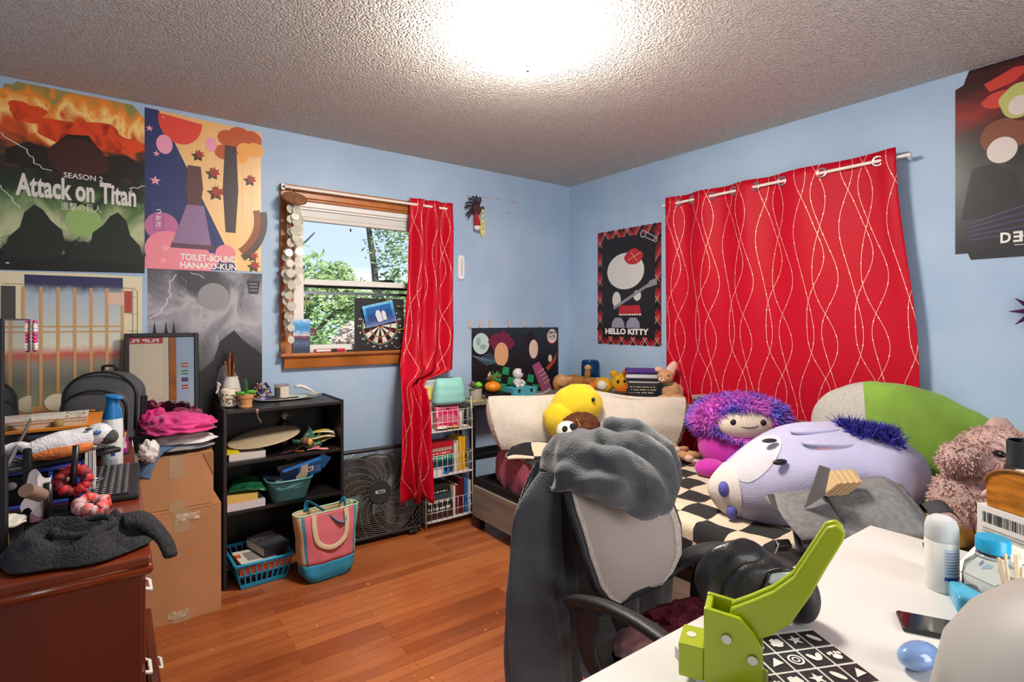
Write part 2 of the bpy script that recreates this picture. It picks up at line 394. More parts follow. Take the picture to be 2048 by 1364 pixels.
# blind rolled up under the head
blind = T('rolled_up_blind', 'white slatted blind pulled right up under the top of the window', 'blind', (AX0 + .04, WA + .015, 1.955))
q = MB()
for i in range(7): q.bb(0, AX1 - AX0 - .08, .004, .026, .004 + i * .0055, .0085 + i * .0055)
q.build('slat_bundle', white_v, blind)
MB().bb(0, AX1 - AX0 - .08, 0, .03, .045, .085).build('head_rail', white_v, blind, bevel=.003)
MB().bb(0, AX1 - AX0 - .08, .0, .03, -.022, .002).build('bottom_rail', M('blind_rail_white', '#cfccc6', .5), blind, bevel=.003)  # bottom rail in a slightly greyer white than the slats
MB().tube([(.31, .0, -.02), (.31, -.004, -.045)], .0012).build('pull_cord', white_v, blind)
MB().lathe([(.002, 0), (.006, -.012), (.005, -.02), (0, -.021)], (.31, -.004, -.042), 10).build('tassel', M('dark_tassel', '#33343c'), blind, smooth=True)

# ------------------------------------------------ window_2 hidden behind the big curtain (only its casing shows)
w2 = bpy.data.objects.new('window_2', None); COL.objects.link(w2); w2['kind'] = 'structure'
q = MB(); xf = WB - .02
q.bb(xf, WB, BY0 - .076, BY0, 1.134, 2.138); q.bb(xf, WB, BY1, BY1 + .076, 1.134, 2.138); q.bb(xf, WB, BY0, BY1, 2.045, 2.138)
S('casing', q, oak, w2, bevel=.005)
S('window_sill', MB().bb(WB - .05, WB, BY0 - .09, BY1 + .09, 1.115, 1.136), oak, w2, bevel=.006)
q = MB(); z0, z1 = AZ0, AZ1
q.bb(WB + .04, WB + .07, BY0, BY0 + .04, z0, z1); q.bb(WB + .04, WB + .07, BY1 - .04, BY1, z0, z1); q.bb(WB + .04, WB + .07, BY0, BY1, z0, z0 + .04); q.bb(WB + .04, WB + .07, BY0, BY1, z1 - .04, z1); q.bb(WB + .04, WB + .07, BY0, BY1, 1.55, 1.59)
S('sash', q, white_v, w2)
S('pane', MB().bb(WB + .053, WB + .056, BY0 + .04, BY1 - .04, z0 + .04, z1 - .04), gl, w2)

# ------------------------------------------------ ceiling lamp
lp = T('ceiling_lamp', 'round white glass flush-mount ceiling lamp, lit, with a small knob below', 'lamp', (1.285, 1.645, ZC))
glow = M('lamp_glass', '#fffaf2', .3, emit=('#fff4e6', LAMP_POWER))
MB().lathe([(.235, -.030), (.232, -.052), (.20, -.085), (.14, -.112), (.07, -.131), (0, -.135)][::-1], n=40).build('glass_dome', glow, lp, smooth=True)
MB().lathe([(.06, -.0), (.12, -.0), (.13, -.04), (.06, -.045)][::-1], n=40).build('rim', M('white_enamel', '#e8e6e2', .4), lp, smooth=True, angle=40)
MB().lathe([(0, -.158), (.006, -.156), (.009, -.150), (.005, -.142), (.012, -.138), (.014, -.132)], n=14).build('finial', M('nickel', '#9a9894', .35, .9), lp, smooth=True)
# ------------------------------------------------ garden beyond the window
S('garden_ground', MB().bb(-3, 16, 3.8, 26, -.7, -.6), M('lawn', '#6f8a4a', .9, nz=(1.5, .4)))
bark = M('bark', '#6a6256', .9, nz=(8, .4), stretch=(1, 1, .3))
def foliage(pts, n, size, rr):
    q = MB()
    for _ in range(n):
        c, r = rr.choice(pts); d = Vector((rr.gauss(0, 1), rr.gauss(0, 1), rr.gauss(0, 1))).normalized() * r * rr.random() ** .45
        p = Vector(c) + d; a = Vector((rr.gauss(0, 1), rr.gauss(0, 1), rr.gauss(0, .6))).normalized(); b_ = a.orthogonal().normalized()
        s_ = size * (.6 + .8 * rr.random())
        q.add([p - a * s_, p + b_ * s_ * .45, p + a * s_, p - b_ * s_ * .45], [(0, 1, 2, 3)])
    return q
def tree(lab, x, y, trunk, crown, n, size, lm, seed, name='tree', cat='tree', grp=None):
    rr = random.Random(seed); t = T(name, lab, cat, (x, y, -.6), group=grp)
    if trunk:
        q = MB()
        for pts, r in trunk: q.tube(spline(pts, 5), [lerp(r, r * .35, i / (len(pts) * 5 - 5)) for i in range(len(pts) * 5 - 4)], 8)
        q.build('trunk', bark, t, smooth=True)
    foliage(crown, n, size, rr).build('foliage', lm, t)
    return t
def leafm(n, c, c2): return M(n, c, .6, nz=(2.5, .5), col2=c2)
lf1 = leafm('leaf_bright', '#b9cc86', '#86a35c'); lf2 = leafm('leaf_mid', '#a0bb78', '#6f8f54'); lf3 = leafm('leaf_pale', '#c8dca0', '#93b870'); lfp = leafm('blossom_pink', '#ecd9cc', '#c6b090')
tree('leafy tree standing left of centre outside the window', 2.15, 8.0, [([(0, 0, 0), (.02, 0, 1.2), (.15, .1, 2.2)], .08), ([(.05, 0, 1.55), (.5, .0, 2.05), (1.0, .1, 2.2), (1.5, .2, 2.25)], .035), ([(0, 0, 1.8), (-.3, .1, 2.5), (.2, 0, 3.2)], .03)],
     [((0, 0, 2.55), .5), ((.35, 0, 2.35), .45), ((.75, 0, 2.2), .4), ((-.4, 0, 2.6), .6), ((.55, .1, 2.55), .28), ((1.1, .2, 1.9), .4), ((-.3, .2, 1.9), .5)], 2600, .055, lf1, 3)
tree('tall tree with a thick leaning trunk at the right of the garden', 3.95, 9.6, [([(.1, 0, 0), (-.08, 0, 1.6), (-.02, 0, 2.6), (-.22, 0, 4.0)], .12), ([(-.05, 0, 2.3), (.5, .1, 2.9)], .05)],
     [((.35, 0, 3.3), .6), ((.45, 0, 2.5), .5), ((.3, 0, 3.9), .5), ((.6, .1, 2.0), .5)], 1900, .055, lf2, 4)
tree('round green bush low at the right outside the window', 3.25, 6.9, None, [((0, 0, 1.45), .45), ((.35, 0, 1.25), .45), ((-.3, 0, 1.2), .35), ((.1, .0, 1.0), .5)], 1800, .045, lf1, 5, 'bush', 'bush')
tree('pale pink blossoming shrub seen through the lower sash', 2.0, 5.75, None, [((0, 0, 1.3), .38), ((.3, .1, 1.5), .36), ((.25, 0, 1.0), .42), ((.55, .1, 1.25), .3), ((.1, 0, 1.7), .22)], 2600, .04, lfp, 6, 'shrub', 'bush')
tree('green bush at the far left of the window view', 1.33, 4.75, None, [((-.05, 0, 1.35), .24), ((.0, 0, 1.0), .28), ((-.02, 0, 1.7), .2), ((0, 0, .3), .33)], 1100, .04, lf2, 8, 'bush', 'bush')
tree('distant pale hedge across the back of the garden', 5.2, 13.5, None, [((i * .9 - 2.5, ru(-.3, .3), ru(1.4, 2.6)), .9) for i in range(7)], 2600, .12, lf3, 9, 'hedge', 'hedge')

# ------------------------------------------------ posters
def frame_A(x, z, y=WA - .0012): return Matrix(((1, 0, 0, x), (0, 0, -1, y), (0, 1, 0, z), (0, 0, 0, 1)))
def frame_B(yy, z, x=WB - .0012): return Matrix(((0, 0, -1, x), (-1, 0, 0, yy), (0, 1, 0, z), (0, 0, 0, 1)))
def place(o, mtx): o.matrix_world = mtx; return o
def P(n, c, r=.45, **k): return M('print_' + n, c, r, **k)
white = P('white', '#ece9e2'); black = P('black', '#17161a', .35); red = P('red', '#b3202a'); paper = P('paper', '#e9e4d4')
def ramp_art(name, stops, scale, dist, amt, axis='Y', rough=.35, stretch=(1, 1, 1), detail=6):
    """printed art: a colour ramp across the sheet, broken up by noise"""
    m, b, N, LK = node_mat(name, rough)
    tcn = N('ShaderNodeTexCoord'); mp = N('ShaderNodeMapping'); mp.inputs['Scale'].default_value = stretch
    n = N('ShaderNodeTexNoise', Scale=scale, Detail=float(detail), Distortion=float(dist)); sp = N('ShaderNodeSeparateXYZ')
    ma = N('ShaderNodeMath', operation='MULTIPLY_ADD'); ma.inputs[1].default_value = amt; sb = N('ShaderNodeMath', operation='SUBTRACT'); sb.inputs[1].default_value = .5
    r = N('ShaderNodeValToRGB'); e = r.color_ramp.elements
    for i, (p, c) in enumerate(stops):
        q = e[i] if i < 2 else e.new(p)
        q.position = p; q.color = lin(c)
    LK(tcn.outputs['Generated'], mp.inputs[0]); LK(mp.outputs[0], n.inputs[0]); LK(tcn.outputs['Generated'], sp.inputs[0])
    LK(n.outputs[0], sb.inputs[0]); LK(sb.outputs[0], ma.inputs[0]); LK(sp.outputs[axis], ma.inputs[2]); LK(ma.outputs[0], r.inputs[0]); LK(r.outputs[0], b.inputs['Base Color'])
    return m
def blob(cx, cy, rx, ry, k, seed, n=40, amp=.25):
    return [(cx + rx * cos(a) * (1 + amp * nv((cos(a), sin(a), seed), k)), cy + ry * sin(a) * (1 + amp * nv((cos(a), sin(a), seed), k))) for a in [2 * pi * i / n for i in range(n)]]
def bolt(q, pts, w_, layer):
    rr = random.Random(int(pts[0][0] * 999)); o = []
    for (a, b_), (c, d_) in zip(pts, pts[1:]):
        for i in range(5): t = i / 5; o.append((lerp(a, c, t) + rr.uniform(-.008, .008), lerp(b_, d_, t) + rr.uniform(-.006, .006)))
    q.line(o, w_, layer)

# 1: fire over a dark city and green haze; lettering kept, art plain
W_, H_ = .545, .865
q = MB(); art = ramp_art('fire_art', [(0, '#10120f'), (.10, '#171d14'), (.2, '#b9bf98'), (.36, '#5c7a48'), (.44, '#22301f'), (.56, '#1c1a17'), (.66, '#5a3418'), (.74, '#d0541a'), (.83, '#f6d887'), (.9, '#ea8a2a'), (1.0, '#8f8a52')], 4.2, 1.2, .62)
q.mat(art); pts = [(0, 0), (W_, .012), (W_, .80), (W_ - .035, .845), (W_ - .05, .862), (.06, .868), (.045, .85), (.02, .848), (.012, .825), (0, .822)]
q.poly(pts, 1)
ember = ramp_art('ember_art', [(.3, '#3a0d08'), (.6, '#8a1c10'), (.8, '#d8481c')], 9, 1, .9)
q.mat(ember).poly(blob(.30, .66, .19, .075, 1.4, 3, amp=.5), 2); q.poly(blob(.09, .735, .065, .05, 1.6, 7, amp=.5), 2)
q.mat(P('char', '#1d1210')).poly([(.02, .55), (.10, .60), (.17, .58), (.24, .66), (.32, .67), (.38, .58), (.47, .60), (.545, .56), (.545, .50), (.36, .47), (.2, .47), (.02, .49)], 3)
q.mat(P('deep_brown', '#3c1a12')).poly(blob(.285, .555, .12, .085, 1.2, 5, amp=.25), 4)
q.mat(P('grass_black', '#0f1410')).poly([(0, 0), (W_, .012), (W_, .10), (.46, .07), (.4, .12), (.33, .06), (.25, .10), (.18, .06), (.1, .11), (.03, .08), (0, .1)], 3)
dgreen = P('moss_cloak', '#1b241b')
for cx, sx in ((.13, 1), (.425, -1)):
    q.mat(dgreen).poly([(cx - .12 * sx, .06), (cx - .10 * sx, .15), (cx - .06 * sx, .20), (cx - .045 * sx, .27), (cx - .01 * sx, .31), (cx + .02 * sx, .29), (cx + .05 * sx, .24), (cx + .09 * sx, .20), (cx + .10 * sx, .13), (cx + .08 * sx, .06)], 4)
q.mat(P('haze_green', '#8fb06a')).disc(.30, .25, .07, .075, 3); q.mat(dgreen).poly([(.24, .06), (.28, .15), (.31, .155), (.36, .06)], 4)
q.mat(P('bolt', '#dfeae0')); bolt(q, [(.0, .62), (.09, .56), (.12, .50), (.19, .465)], .003, 4); bolt(q, [(.0, .38), (.04, .33), (.07, .27)], .003, 4); bolt(q, [(W_, .46), (.49, .44), (.48, .41)], .003, 4)
q.mat(P('silver_ink', '#d9d6d0')).text('Attack on Titan', .055, .345, .455, .105, 6, .035); q.text('SEASON 2', .225, .452, .15, .026, 6, .015); q.text('進撃の巨人', .215, .298, .155, .038, 6, .0)
q.mat(white).rect(.022, .03, .034, .035, 6)
o = place(q.build('poster'), frame_A(-.412, 1.562)); tag(o, 'large anime poster of fire, dark ruins and green haze, top left on the wall', 'poster')
# 2: navy and peach halves
W_, H_ = .552, .83
q = MB(); peach = ramp_art('peach_art', [(0, '#eec27a'), (.5, '#efc98c'), (1, '#e8b676')], 30, 0, .5, stretch=(1, .05, 1))
q.mat(peach).poly([(0, 0), (W_, .012), (W_, .805), (0, H_ - .005)], 1)
navy = P('navy', '#2a3468'); q.mat(navy).poly([(0, 0), (.43, .01), (.06, H_ - .008), (0, H_ - .006)], 2)
q.mat(P('sun_red', '#dd4637')).poly([(.06, .81), (.255, .79)] + [(.157 + .10 * cos(a), .79 - .115 * sin(a) * 1.1) for a in [i * pi / 14 for i in range(15)]], 3)
rust = P('rust', '#b8542c'); amber = P('amber', '#e9a552')
for x, y, r, m_ in ((.38, .74, .05, rust), (.44, .76, .06, rust), (.50, .755, .055, rust), (.36, .66, .045, rust), (.41, .68, .05, rust), (.47, .69, .045, amber), (.52, .70, .045, amber), (.40, .62, .035, amber), (.45, .64, .03, amber)):
    q.mat(m_).disc(x, y, r, r * .9, 3 if m_ is rust else 4)
q.mat(P('plank_line', '#d9a55e'))
for i in range(9): q.line([(.14 + i * .045, .72 - .0 * i), (.14 + i * .045, .70 - i * .06 if .70 - i * .06 > .18 else .18)], .0015, 2)
pink = P('pink_cloud', '#e58a98'); mauve = P('mauve_cloud', '#b76c98')
for x, y, r, m_ in ((.03, .22, .075, mauve), (.10, .19, .06, mauve), (.03, .10, .10, pink), (.13, .09, .085, pink), (.22, .05, .075, pink), (.3, .06, .04, pink), (.37, .10, .05, pink)): q.mat(m_).disc(max(x, r * .99), max(y, r), r, r, 3 if m_ is mauve else 4)
q.mat(pink).rect(0, .0, .30, .06, 4)
st = P('star_pink', '#e9a0ac')
for x, y, r in ((.02, .72, .018), (.05, .595, .017), (.045, .455, .026), (.08, .79, .009), (.15, .64, .007), (.09, .11, .026), (.08, .045, .02), (.27, .22, .01)): q.mat(st).star(x, y, r, 6)
fl = P('flower_red', '#a03424'); lf = P('leaf_dark', '#2d3428')
for x, y, r in ((.245, .625, .028), (.315, .54, .032), (.33, .435, .038), (.50, .53, .03), (.515, .10, .026), (.52, .045, .03)):
    q.mat(lf).star(x - .01, y - .01, r * 1.15, 5, 5, .5, .4); q.mat(fl).star(x, y, r, 6, 7, .5)
q.mat(P('rosy', '#e69bb6')).disc(.085, .65, .036, .05, 4); q.disc(.30, .69, .026, .04, 5)        # plain rounded blobs
for x, wd, c, y0, y1 in ((.395, .07, '#3a2f33', .22, .70), (.22, .075, '#5a3a3a', .33, .56)):         # plain upright blocks of colour
    q.mat(P('block' + c, c)).poly([(x - wd * .35, y0), (x + wd * .35, y0), (x + wd * .55, lerp(y0, y1, .5)), (x + wd * .4, y1), (x - wd * .4, y1), (x - wd * .55, lerp(y0, y1, .5))], 6)
q.mat(P('mauve_robe', '#8d6f94')).poly([(.12, .14), (.30, .14), (.265, .35), (.185, .35)], 7); q.mat(P('robe_hem', '#5b3f4c')).poly([(.11, .115), (.32, .115), (.30, .15), (.12, .15)], 6)
q.mat(P('wheel_rust', '#8f4a2c')); q.ring(.30, .30, .215, .25, 5, 20, -.9, .25); q.mat(P('wheel_dark', '#4b3c35')); q.ring(.30, .30, .25, .285, 5, 20, -.95, .2)
q.mat(white).text('TOILET-BOUND', .155, .052, .27, .036, 9, .03); q.text('HANAKO-KUN', .155, .010, .27, .035, 9, .03)
for i, ch in enumerate('つかさ'): q.text(ch, .048, .285 - i * .033, .022, .024, 9, .02)
q.mat(P('frame_line', '#55609a')).line([(.038, .20), (.08, .20), (.08, .335), (.038, .335), (.038, .20)], .002, 5)
o = place(q.build('poster'), frame_A(.134, 1.60)); tag(o, 'bright navy, peach and pink anime poster with red flowers', 'poster')
# 3: room with lattice screen (plain stand-in for a known print)
W_, H_ = .535, .76
q = MB(); q.mat(P('print_cream', '#dcd3b2')).poly([(0, 0), (W_, 0), (W_, H_ - .005), (.3, H_), (0, H_ - .004)], 1)
land = ramp_art('lattice_view', [(0, '#8a9068'), (.2, '#75766a'), (.33, '#8d8878'), (.4, '#c65a48'), (.47, '#d8d6c4'), (.62, '#c2cbc6'), (.86, '#a8b6c4'), (.93, '#2f2f58')], 6, .5, .08)
q2 = MB(); q2.mat(land).rect(0, 0, .37, .62, 2)
q.mat(P('ochre_floor', '#c08a5a')).rect(.0, .0, W_ - .03, .13, 2)
q.mat(P('slate', '#45433e')).rect(.0, .0, W_ - .03, .05, 3); q.rect(.005, .52, .055, .69, 3)
lat = P('lattice', '#c69a66')
for i in range(7): q.mat(lat).rect(.075 + i * .062, .12, .087 + i * .062, .69, 5)
q.mat(lat).rect(.08, .50, .46, .507, 5); q.rect(.08, .475, .46, .482, 5)
q.mat(P('slate_line', '#5a5546'))
for i in range(7): q.line([(.475, .14 + i * .085), (.515, .14 + i * .085)], .002, 4)
q.line([(.495, .1), (.495, .69)], .002, 4); q.line([(.01, .70), (.50, .695), (.515, .68), (.515, .1)], .002, 4)
q.mat(P('seal_red', '#a84638')).rect(.462, .57, .492, .68, 6); q.mat(P('note', '#d6b8a4')).rect(.395, .61, .46, .67, 6)
q.mat(P('pale_cushion', '#e6dcc2')).disc(.20, .145, .045, .04, 7)        # plain pale oval on the sill
o = q.build('poster'); q2.mat(land); t = q2.build('view', None, o, loc=(.085, .125, 0)); place(o, frame_A(-.412, .80)); tag(o, 'old-fashioned woodblock style poster of a lattice window over fields', 'poster')
# 4: grey storm
W_, H_ = .545, .885
q = MB(); storm = ramp_art('storm_art', [(0, '#141416'), (.25, '#2a2a2e'), (.45, '#46454c'), (.62, '#77757e'), (.75, '#a6a3ab'), (.9, '#5f5d66'), (1, '#2e2d34')], 3.4, 1.0, .8)
q.mat(storm).poly([(0, 0), (W_, 0), (W_, H_ - .004), (0, H_)], 1)
q.mat(P('rain', '#b4b2ba'))
rr = random.Random(5)
for i in range(150):
    x, y = rr.uniform(.03, .52), rr.uniform(.03, .84); l = rr.uniform(.012, .035); q.line([(x, y), (x - l * .3, y + l)], .0009, 2)
q.mat(P('storm_dark', '#1a191c')).poly([(0, 0), (W_, 0), (W_, .42), (.45, .5), (.4, .56), (.33, .5), (.3, .4), (.24, .34), (.16, .38), (.08, .28), (0, .3)], 3)
q.mat(P('storm_gap', '#8b8890')).poly(blob(.36, .26, .05, .11, 1, 2), 4); q.poly(blob(.06, .2, .03, .09, 1, 4), 4)
q.mat(P('moon_grey', '#8c8b90')).disc(.30, .745, .075, .073, 4)              # plain round moon
q.mat(P('bolt_white', '#d8d4dc')); bolt(q, [(.12, .86), (.09, .80), (.10, .74), (.06, .66), (.0, .62)], .004, 4); bolt(q, [(.19, .87), (.27, .84)], .003, 4)
q.mat(P('turret', '#101012'))
for x in (.02, .07, .105): q.poly([(x, .53), (x + .02, .53), (x + .01, .61)], 5)
q.mat(P('badge', '#2b2a30')).poly([(.475, .765), (.525, .765), (.535, .84), (.465, .84)], 5); q.mat(P('badge_line', '#84828c'))
for i in range(3): q.rect(.48, .782 + i * .018, .522, .788 + i * .018, 6)
o = place(q.build('poster'), frame_A(.146, .718, WA - .0004)); tag(o, 'black and grey poster of a rainy storm sky with a pale moon', 'poster')

# 5: night poster beside the corner
W_, H_ = .835, .52
q = MB(); night = ramp_art('night_art', [(0, '#141318'), (.5, '#17161c'), (.75, '#1c1d26'), (.95, '#22303c')], 5, 2, .7)
q.mat(night).rect(0, 0, W_, H_, 1)
q.mat(P('moon_pale', '#b9d3cf')).disc(.083, .405, .072, .078, 2); q.mat(P('moon_shade', '#8fb0b0')).disc(.06, .42, .02, .03, 3); q.disc(.1, .38, .03, .02, 3)
q.mat(P('wisp', '#5c8296'))
for i in range(7): q.line([(.0 + i * .02, .32 - i * .012), (.08 + i * .03, .30 - i * .006), (.16 + i * .02, .33 - i * .01)], .005, 4)
q.mat(P('burst', '#6e2440')).poly(blob(.27, .40, .10, .085, 2.2, 3, amp=.55), 4)
q.mat(P('warm_disc', '#dca77c')).disc(.265, .32, .065, .09, 5)
gr = P('check_green', '#2f9a62'); bk = P('check_black', '#171a18')
rr = random.Random(3)
for i in range(7):
    for j in range(4):
        x = .22 + i * .06 - j * .012; y = .245 - j * .062 - i * .018
        if y > .0: q.mat(gr if (i + j) % 2 else bk).poly([(x, y), (x + .058, y - .012), (x + .05, max(0, y - .07)), (x - .01, max(0, y - .056))], 6)
q.mat(P('plum_hair', '#241a24')).poly(blob(.54, .37, .075, .11, 1.5, 4, amp=.3), 4)
q.mat(P('warm_pale', '#e6c8b4')).disc(.575, .35, .045, .075, 5); q.mat(P('rose_cloth', '#a3527a')).poly([(.56, .22), (.63, .25), (.72, .13), (.77, .0), (.66, .0)], 6)
q.mat(P('stripe_cream', '#d8c49a'))
for i in range(4): q.line([(.62 + i * .02, .16 - i * .03), (.68 + i * .02, .19 - i * .03)], .007, 7)
q.mat(P('flame', '#b5402c')).poly([(.72, .17), (.80, .24), (.82, .32), (.77, .25), (.70, .2)], 5); q.mat(P('warm_pale', '')).disc(.745, .27, .02, .03, 6)
q.mat(red).disc(.765, .445, .056, .062, 5); q.mat(white).disc(.765, .45, .05, .055, 6); q.mat(black).text('DEMON', .725, .465, .08, .026, 8, .03); q.text('SLAYER', .725, .432, .08, .026, 8, .03)
q.mat(black).rect(.74, .42, .79, .424, 8)
o = place(q.build('poster'), frame_A(2.103, .757)); tag(o, 'wide dark anime poster with a pale moon, hanging beside the room corner', 'poster')

# 6: tartan bordered black poster on the right wall
W_, H_ = .612, .86
q = MB(); q.mat(P('tartan_base', '#6d1a24')).rect(0, 0, W_, H_, 1)
for i in range(18):
    q.mat(black).line([(-.0 + i * .05, 0), (max(0, i * .05 - .0), .0)], .001, 2)
rr = random.Random(1); tr = P('tartan_red', '#b02530'); tk = P('tartan_black', '#1a1218'); tw = P('tartan_line', '#cdbf9a')
def clip_line(x0, y0, dx, dy, wd, ly):
    t0, t1 = 0, 1
    pts = []
    for k in range(41):
        t = k / 40; x, y = x0 + dx * t, y0 + dy * t
        if -1e-6 <= x <= W_ + 1e-6 and -1e-6 <= y <= H_ + 1e-6: pts.append((x, y))
    if len(pts) > 1: q.line([pts[0], pts[-1]], wd, ly)
for i in range(-8, 9):
    for s_ in (1, -1):
        x0 = i * .11 if s_ > 0 else i * .11 + .055
        q.mat(tk); clip_line(x0 + .03 * s_, 0, s_ * H_ * .75, H_, .022, 2)
        q.mat(tr); clip_line(x0 - .02 * s_, 0, s_ * H_ * .75, H_, .014, 3)
        q.mat(tw); clip_line(x0, 0, s_ * H_ * .75, H_, .004, 4)
q.mat(P('panel_black', '#1b191b', .35)).rect(.05, .058, W_ - .052, H_ - .06, 6)
lg = P('light_grey', '#cfcdc8')
q.mat(lg).disc(.285, .545, .18, .135, 8)                      # a plain pale oval
q.mat(tr).poly(blob(.37, .645, .085, .055, 1.2, 2, amp=.2), 9); q.mat(tw).line([(.31, .62), (.43, .67)], .004, 10); q.line([(.34, .68), (.4, .61)], .004, 10)
q.mat(lg).disc(.20, .335, .042, .06, 8); q.disc(.40, .36, .036, .038, 8)
q.mat(P('mid_grey', '#85848a')).line([(.17, .27), (.53, .445)], .022, 9); q.poly([(.49, .41), (.58, .43), (.575, .475), (.51, .46)], 9)
q.mat(tr).poly([(.23, .29), (.42, .29), (.44, .225), (.22, .225)], 8); q.mat(white)
for i in range(9): q.disc(.235 + i * .024, .222, .010, .006, 9)
sh = P('lilac_grey', '#8f8ea2')
for x in (.215, .36): q.mat(sh).poly([(x - .065, .125), (x + .065, .125), (x + .06, .165), (x + .03, .20), (x - .03, .20), (x - .06, .165)], 8)
q.mat(P('pin_grey', '#a7a6ac')); q.ring(.455, .80, .02, .028, 8, 16); q.ring(.565, .745, .012, .018, 8, 14); q.line([(.47, .775), (.555, .735)], .006, 8); q.line([(.48, .81), (.58, .755)], .006, 8)
q.mat(white).text('HELLO KITTY', .085, .075 - .0, .42, .045, 9, .05)
q.mat(P('spot', '#4a4648'))
for i in range(30): q.disc(rr.uniform(.07, .54), rr.uniform(.08, .78), .0018, .0018, 7, 6)
o = place(q.build('poster'), frame_B(3.03, 1.153)); tag(o, 'black poster with a red tartan border on the right-hand wall', 'poster')

# 7: torn dark red poster at the right edge
W_, H_ = .62, .84
q = MB(); dn = ramp_art('dark_red_art', [(0, '#2c2a2c'), (.4, '#343236'), (.55, '#1e1a1c'), (.66, '#3a1416'), (.8, '#8c1f1c'), (.92, '#401214'), (1, '#1a1214')], 2.6, 1.6, .5, rough=.28)
q.mat(dn).poly([(.0, .03), (.045, .03), (.055, 0), (W_, 0), (W_, H_), (.05, H_ - .0), (.035, .80), (.03, .782), (.0, .77)], 1)
q.mat(P('crimson', '#c7382c')).poly(blob(.16, .68, .07, .035, 1, 2), 2); q.poly([(.10, .76), (.2, .8), (.26, .79), (.2, .74), (.12, .72)], 2)
q.mat(P('straw', '#b7ba6a')).poly(blob(.22, .66, .075, .07, 1.3, 5, amp=.2), 3); q.mat(P('pale_skin', '#d9cdc6')).disc(.215, .635, .035, .04, 4)      # plain ovals of colour
q.mat(P('chestnut', '#7a4028')).poly(blob(.17, .52, .09, .065, 1.4, 6, amp=.25), 3); q.mat(P('pale_skin', '')).disc(.16, .46, .05, .055, 4)
q.mat(P('coat', '#1f2024')).poly([(.02, .18), (.06, .40), (.13, .41), (.2, .36), (.24, .18)], 3); q.mat(P('pale_skin', '')).poly(blob(.26, .29, .03, .045, 1, 3), 4); q.mat(P('apple_red', '#c0301c')).disc(.285, .335, .032, .036, 5)
q.mat(P('violet_streak', '#5d5486'))
for i in range(5): q.line([(.05, .16 - i * .018), (.26, .22 - i * .03)], .003, 4)
q.mat(white).text('D', .155, .062, .034, .045, 6, .03); q.text('E', .196, .062, .03, .045, 6, .03, mirror=True); q.rect(.228, .082, .25, .09, 6); q.line([(.20, .05), (.26, .05)], .003, 6)
o = place(q.build('poster'), frame_B(.79, 1.60)); tag(o, 'torn-cornered dark red and grey anime poster at the right edge', 'poster')

# ------------------------------------------------ small things on the walls
fy = WA
t = T('toy_spider', 'brown plush spider pinned high on the blue wall', 'toy', (2.125, WA - .035, 2.135))
fur_b = M('brown_felt', '#4a3326', .9, nz=(60, .4), bump=(200, .4))
MB().ell((0, 0, 0), (.035, .03, .042), amp=.1).build('body', fur_b, t, smooth=True)
for i, a in enumerate((200, 170, 150, 125, 105, 85, 65, 215)):
    a = radians(a); MB().tube(spline([(.02 * cos(a), 0, .02 * sin(a)), (.06 * cos(a), -.012, .06 * sin(a) + .01), (.10 * cos(a + .15), 0, .10 * sin(a + .15))], 4), [.007] * 8 + [.004], 6).build('leg', M('dark_felt', '#2b2028', .9), t, smooth=True)
t = T('santa_hat', 'tiny red felt hat with white pompom hanging below the toy spider', 'ornament', (2.112, WA - .045, 2.08))
MB().tube(spline([(0, 0, .03), (.006, 0, -.01), (.014, 0, -.06)], 4), [.008, .011, .014, .017, .019, .021, .022, .023, .023], 10).build('cone', M('red_felt', '#a3212c', .9), t, smooth=True)
MB().ell((.012, 0, -.078), (.026, .02, .02), amp=.3, freq=5).build('pompom', M('white_fluff', '#e6e4e0', .95, bump=(150, .6)), t, smooth=True)
t = T('small_tie', 'small pale yellow necktie with dark stripes hanging on the wall', 'tie', (2.19, WA - .012, 2.15))
q = MB(); q.X = Matrix(((1, 0, 0, 0), (0, 0, -1, 0), (0, 1, 0, 0), (0, 0, 0, 1))); q.prism([(-.008, 0), (.008, 0), (.022, -.17), (0, -.215), (-.022, -.17)], 0, .007); q.build('blade', M('yellow_silk', '#d9cf86', .5), t, bevel=.002)
q = MB(); q.X = Matrix(((1, 0, 0, 0), (0, 0, -1, -.008), (0, 1, 0, 0), (0, 0, 0, 1))); q.mat(M('tie_stripe', '#57503a'))
for z in (-.04, -.08, -.12, -.155): q.line([(-.011, z), (.011, z + .02)], .004, 1)
q.build('stripe', None, t); MB().box((0, -.006, .008), (.022, .012, .022)).build('knot', M('tie_knot', '#2f3a34'), t, bevel=.004)
t = T('thermometer', 'white oval plastic thermometer on the blue wall beside the curtain', 'thermometer', (2.011, WA, 1.712))
q = MB(); q.X = Matrix(((1, 0, 0, 0), (0, 0, -1, 0), (0, 1, 0, 0), (0, 0, 0, 1)))
q.prism([(.027 * cos(a), .027 * sin(a) + (.062 if sin(a) >= 0 else -.062)) for a in [2 * pi * i / 28 for i in range(28)]], 0, .014); q.build('case', M('white_plastic', '#e6e6e8', .35), t, bevel=.004, smooth=True, angle=40)
q = MB(); q.X = Matrix(((1, 0, 0, 0), (0, 0, -1, -.0145), (0, 1, 0, 0), (0, 0, 0, 1))); q.mat(M('scale_grey', '#55555c'))
q.rect(-.0015, -.06, .0015, .06, 1)
for i in range(13): q.rect(.004, -.058 + i * .0095, .010 if i % 3 else .014, -.0568 + i * .0095, 1)
q.build('scale', None, t)
for i, x in enumerate((2.083, 2.172, 2.262, 2.436, 2.585, 2.735)):
    o = MB().box((0, -.004, .012), (.02, .008, .05)).box((0, -.012, -.014), (.014, .016, .008)).build('wall_hook', M('clear_peach', '#c9b2a4', .3), bevel=.002); o.location = (x, WA, 1.298)
    tag(o, 'small clear hook stuck in the row above the wide dark poster', 'hook', 'row of clear wall hooks')
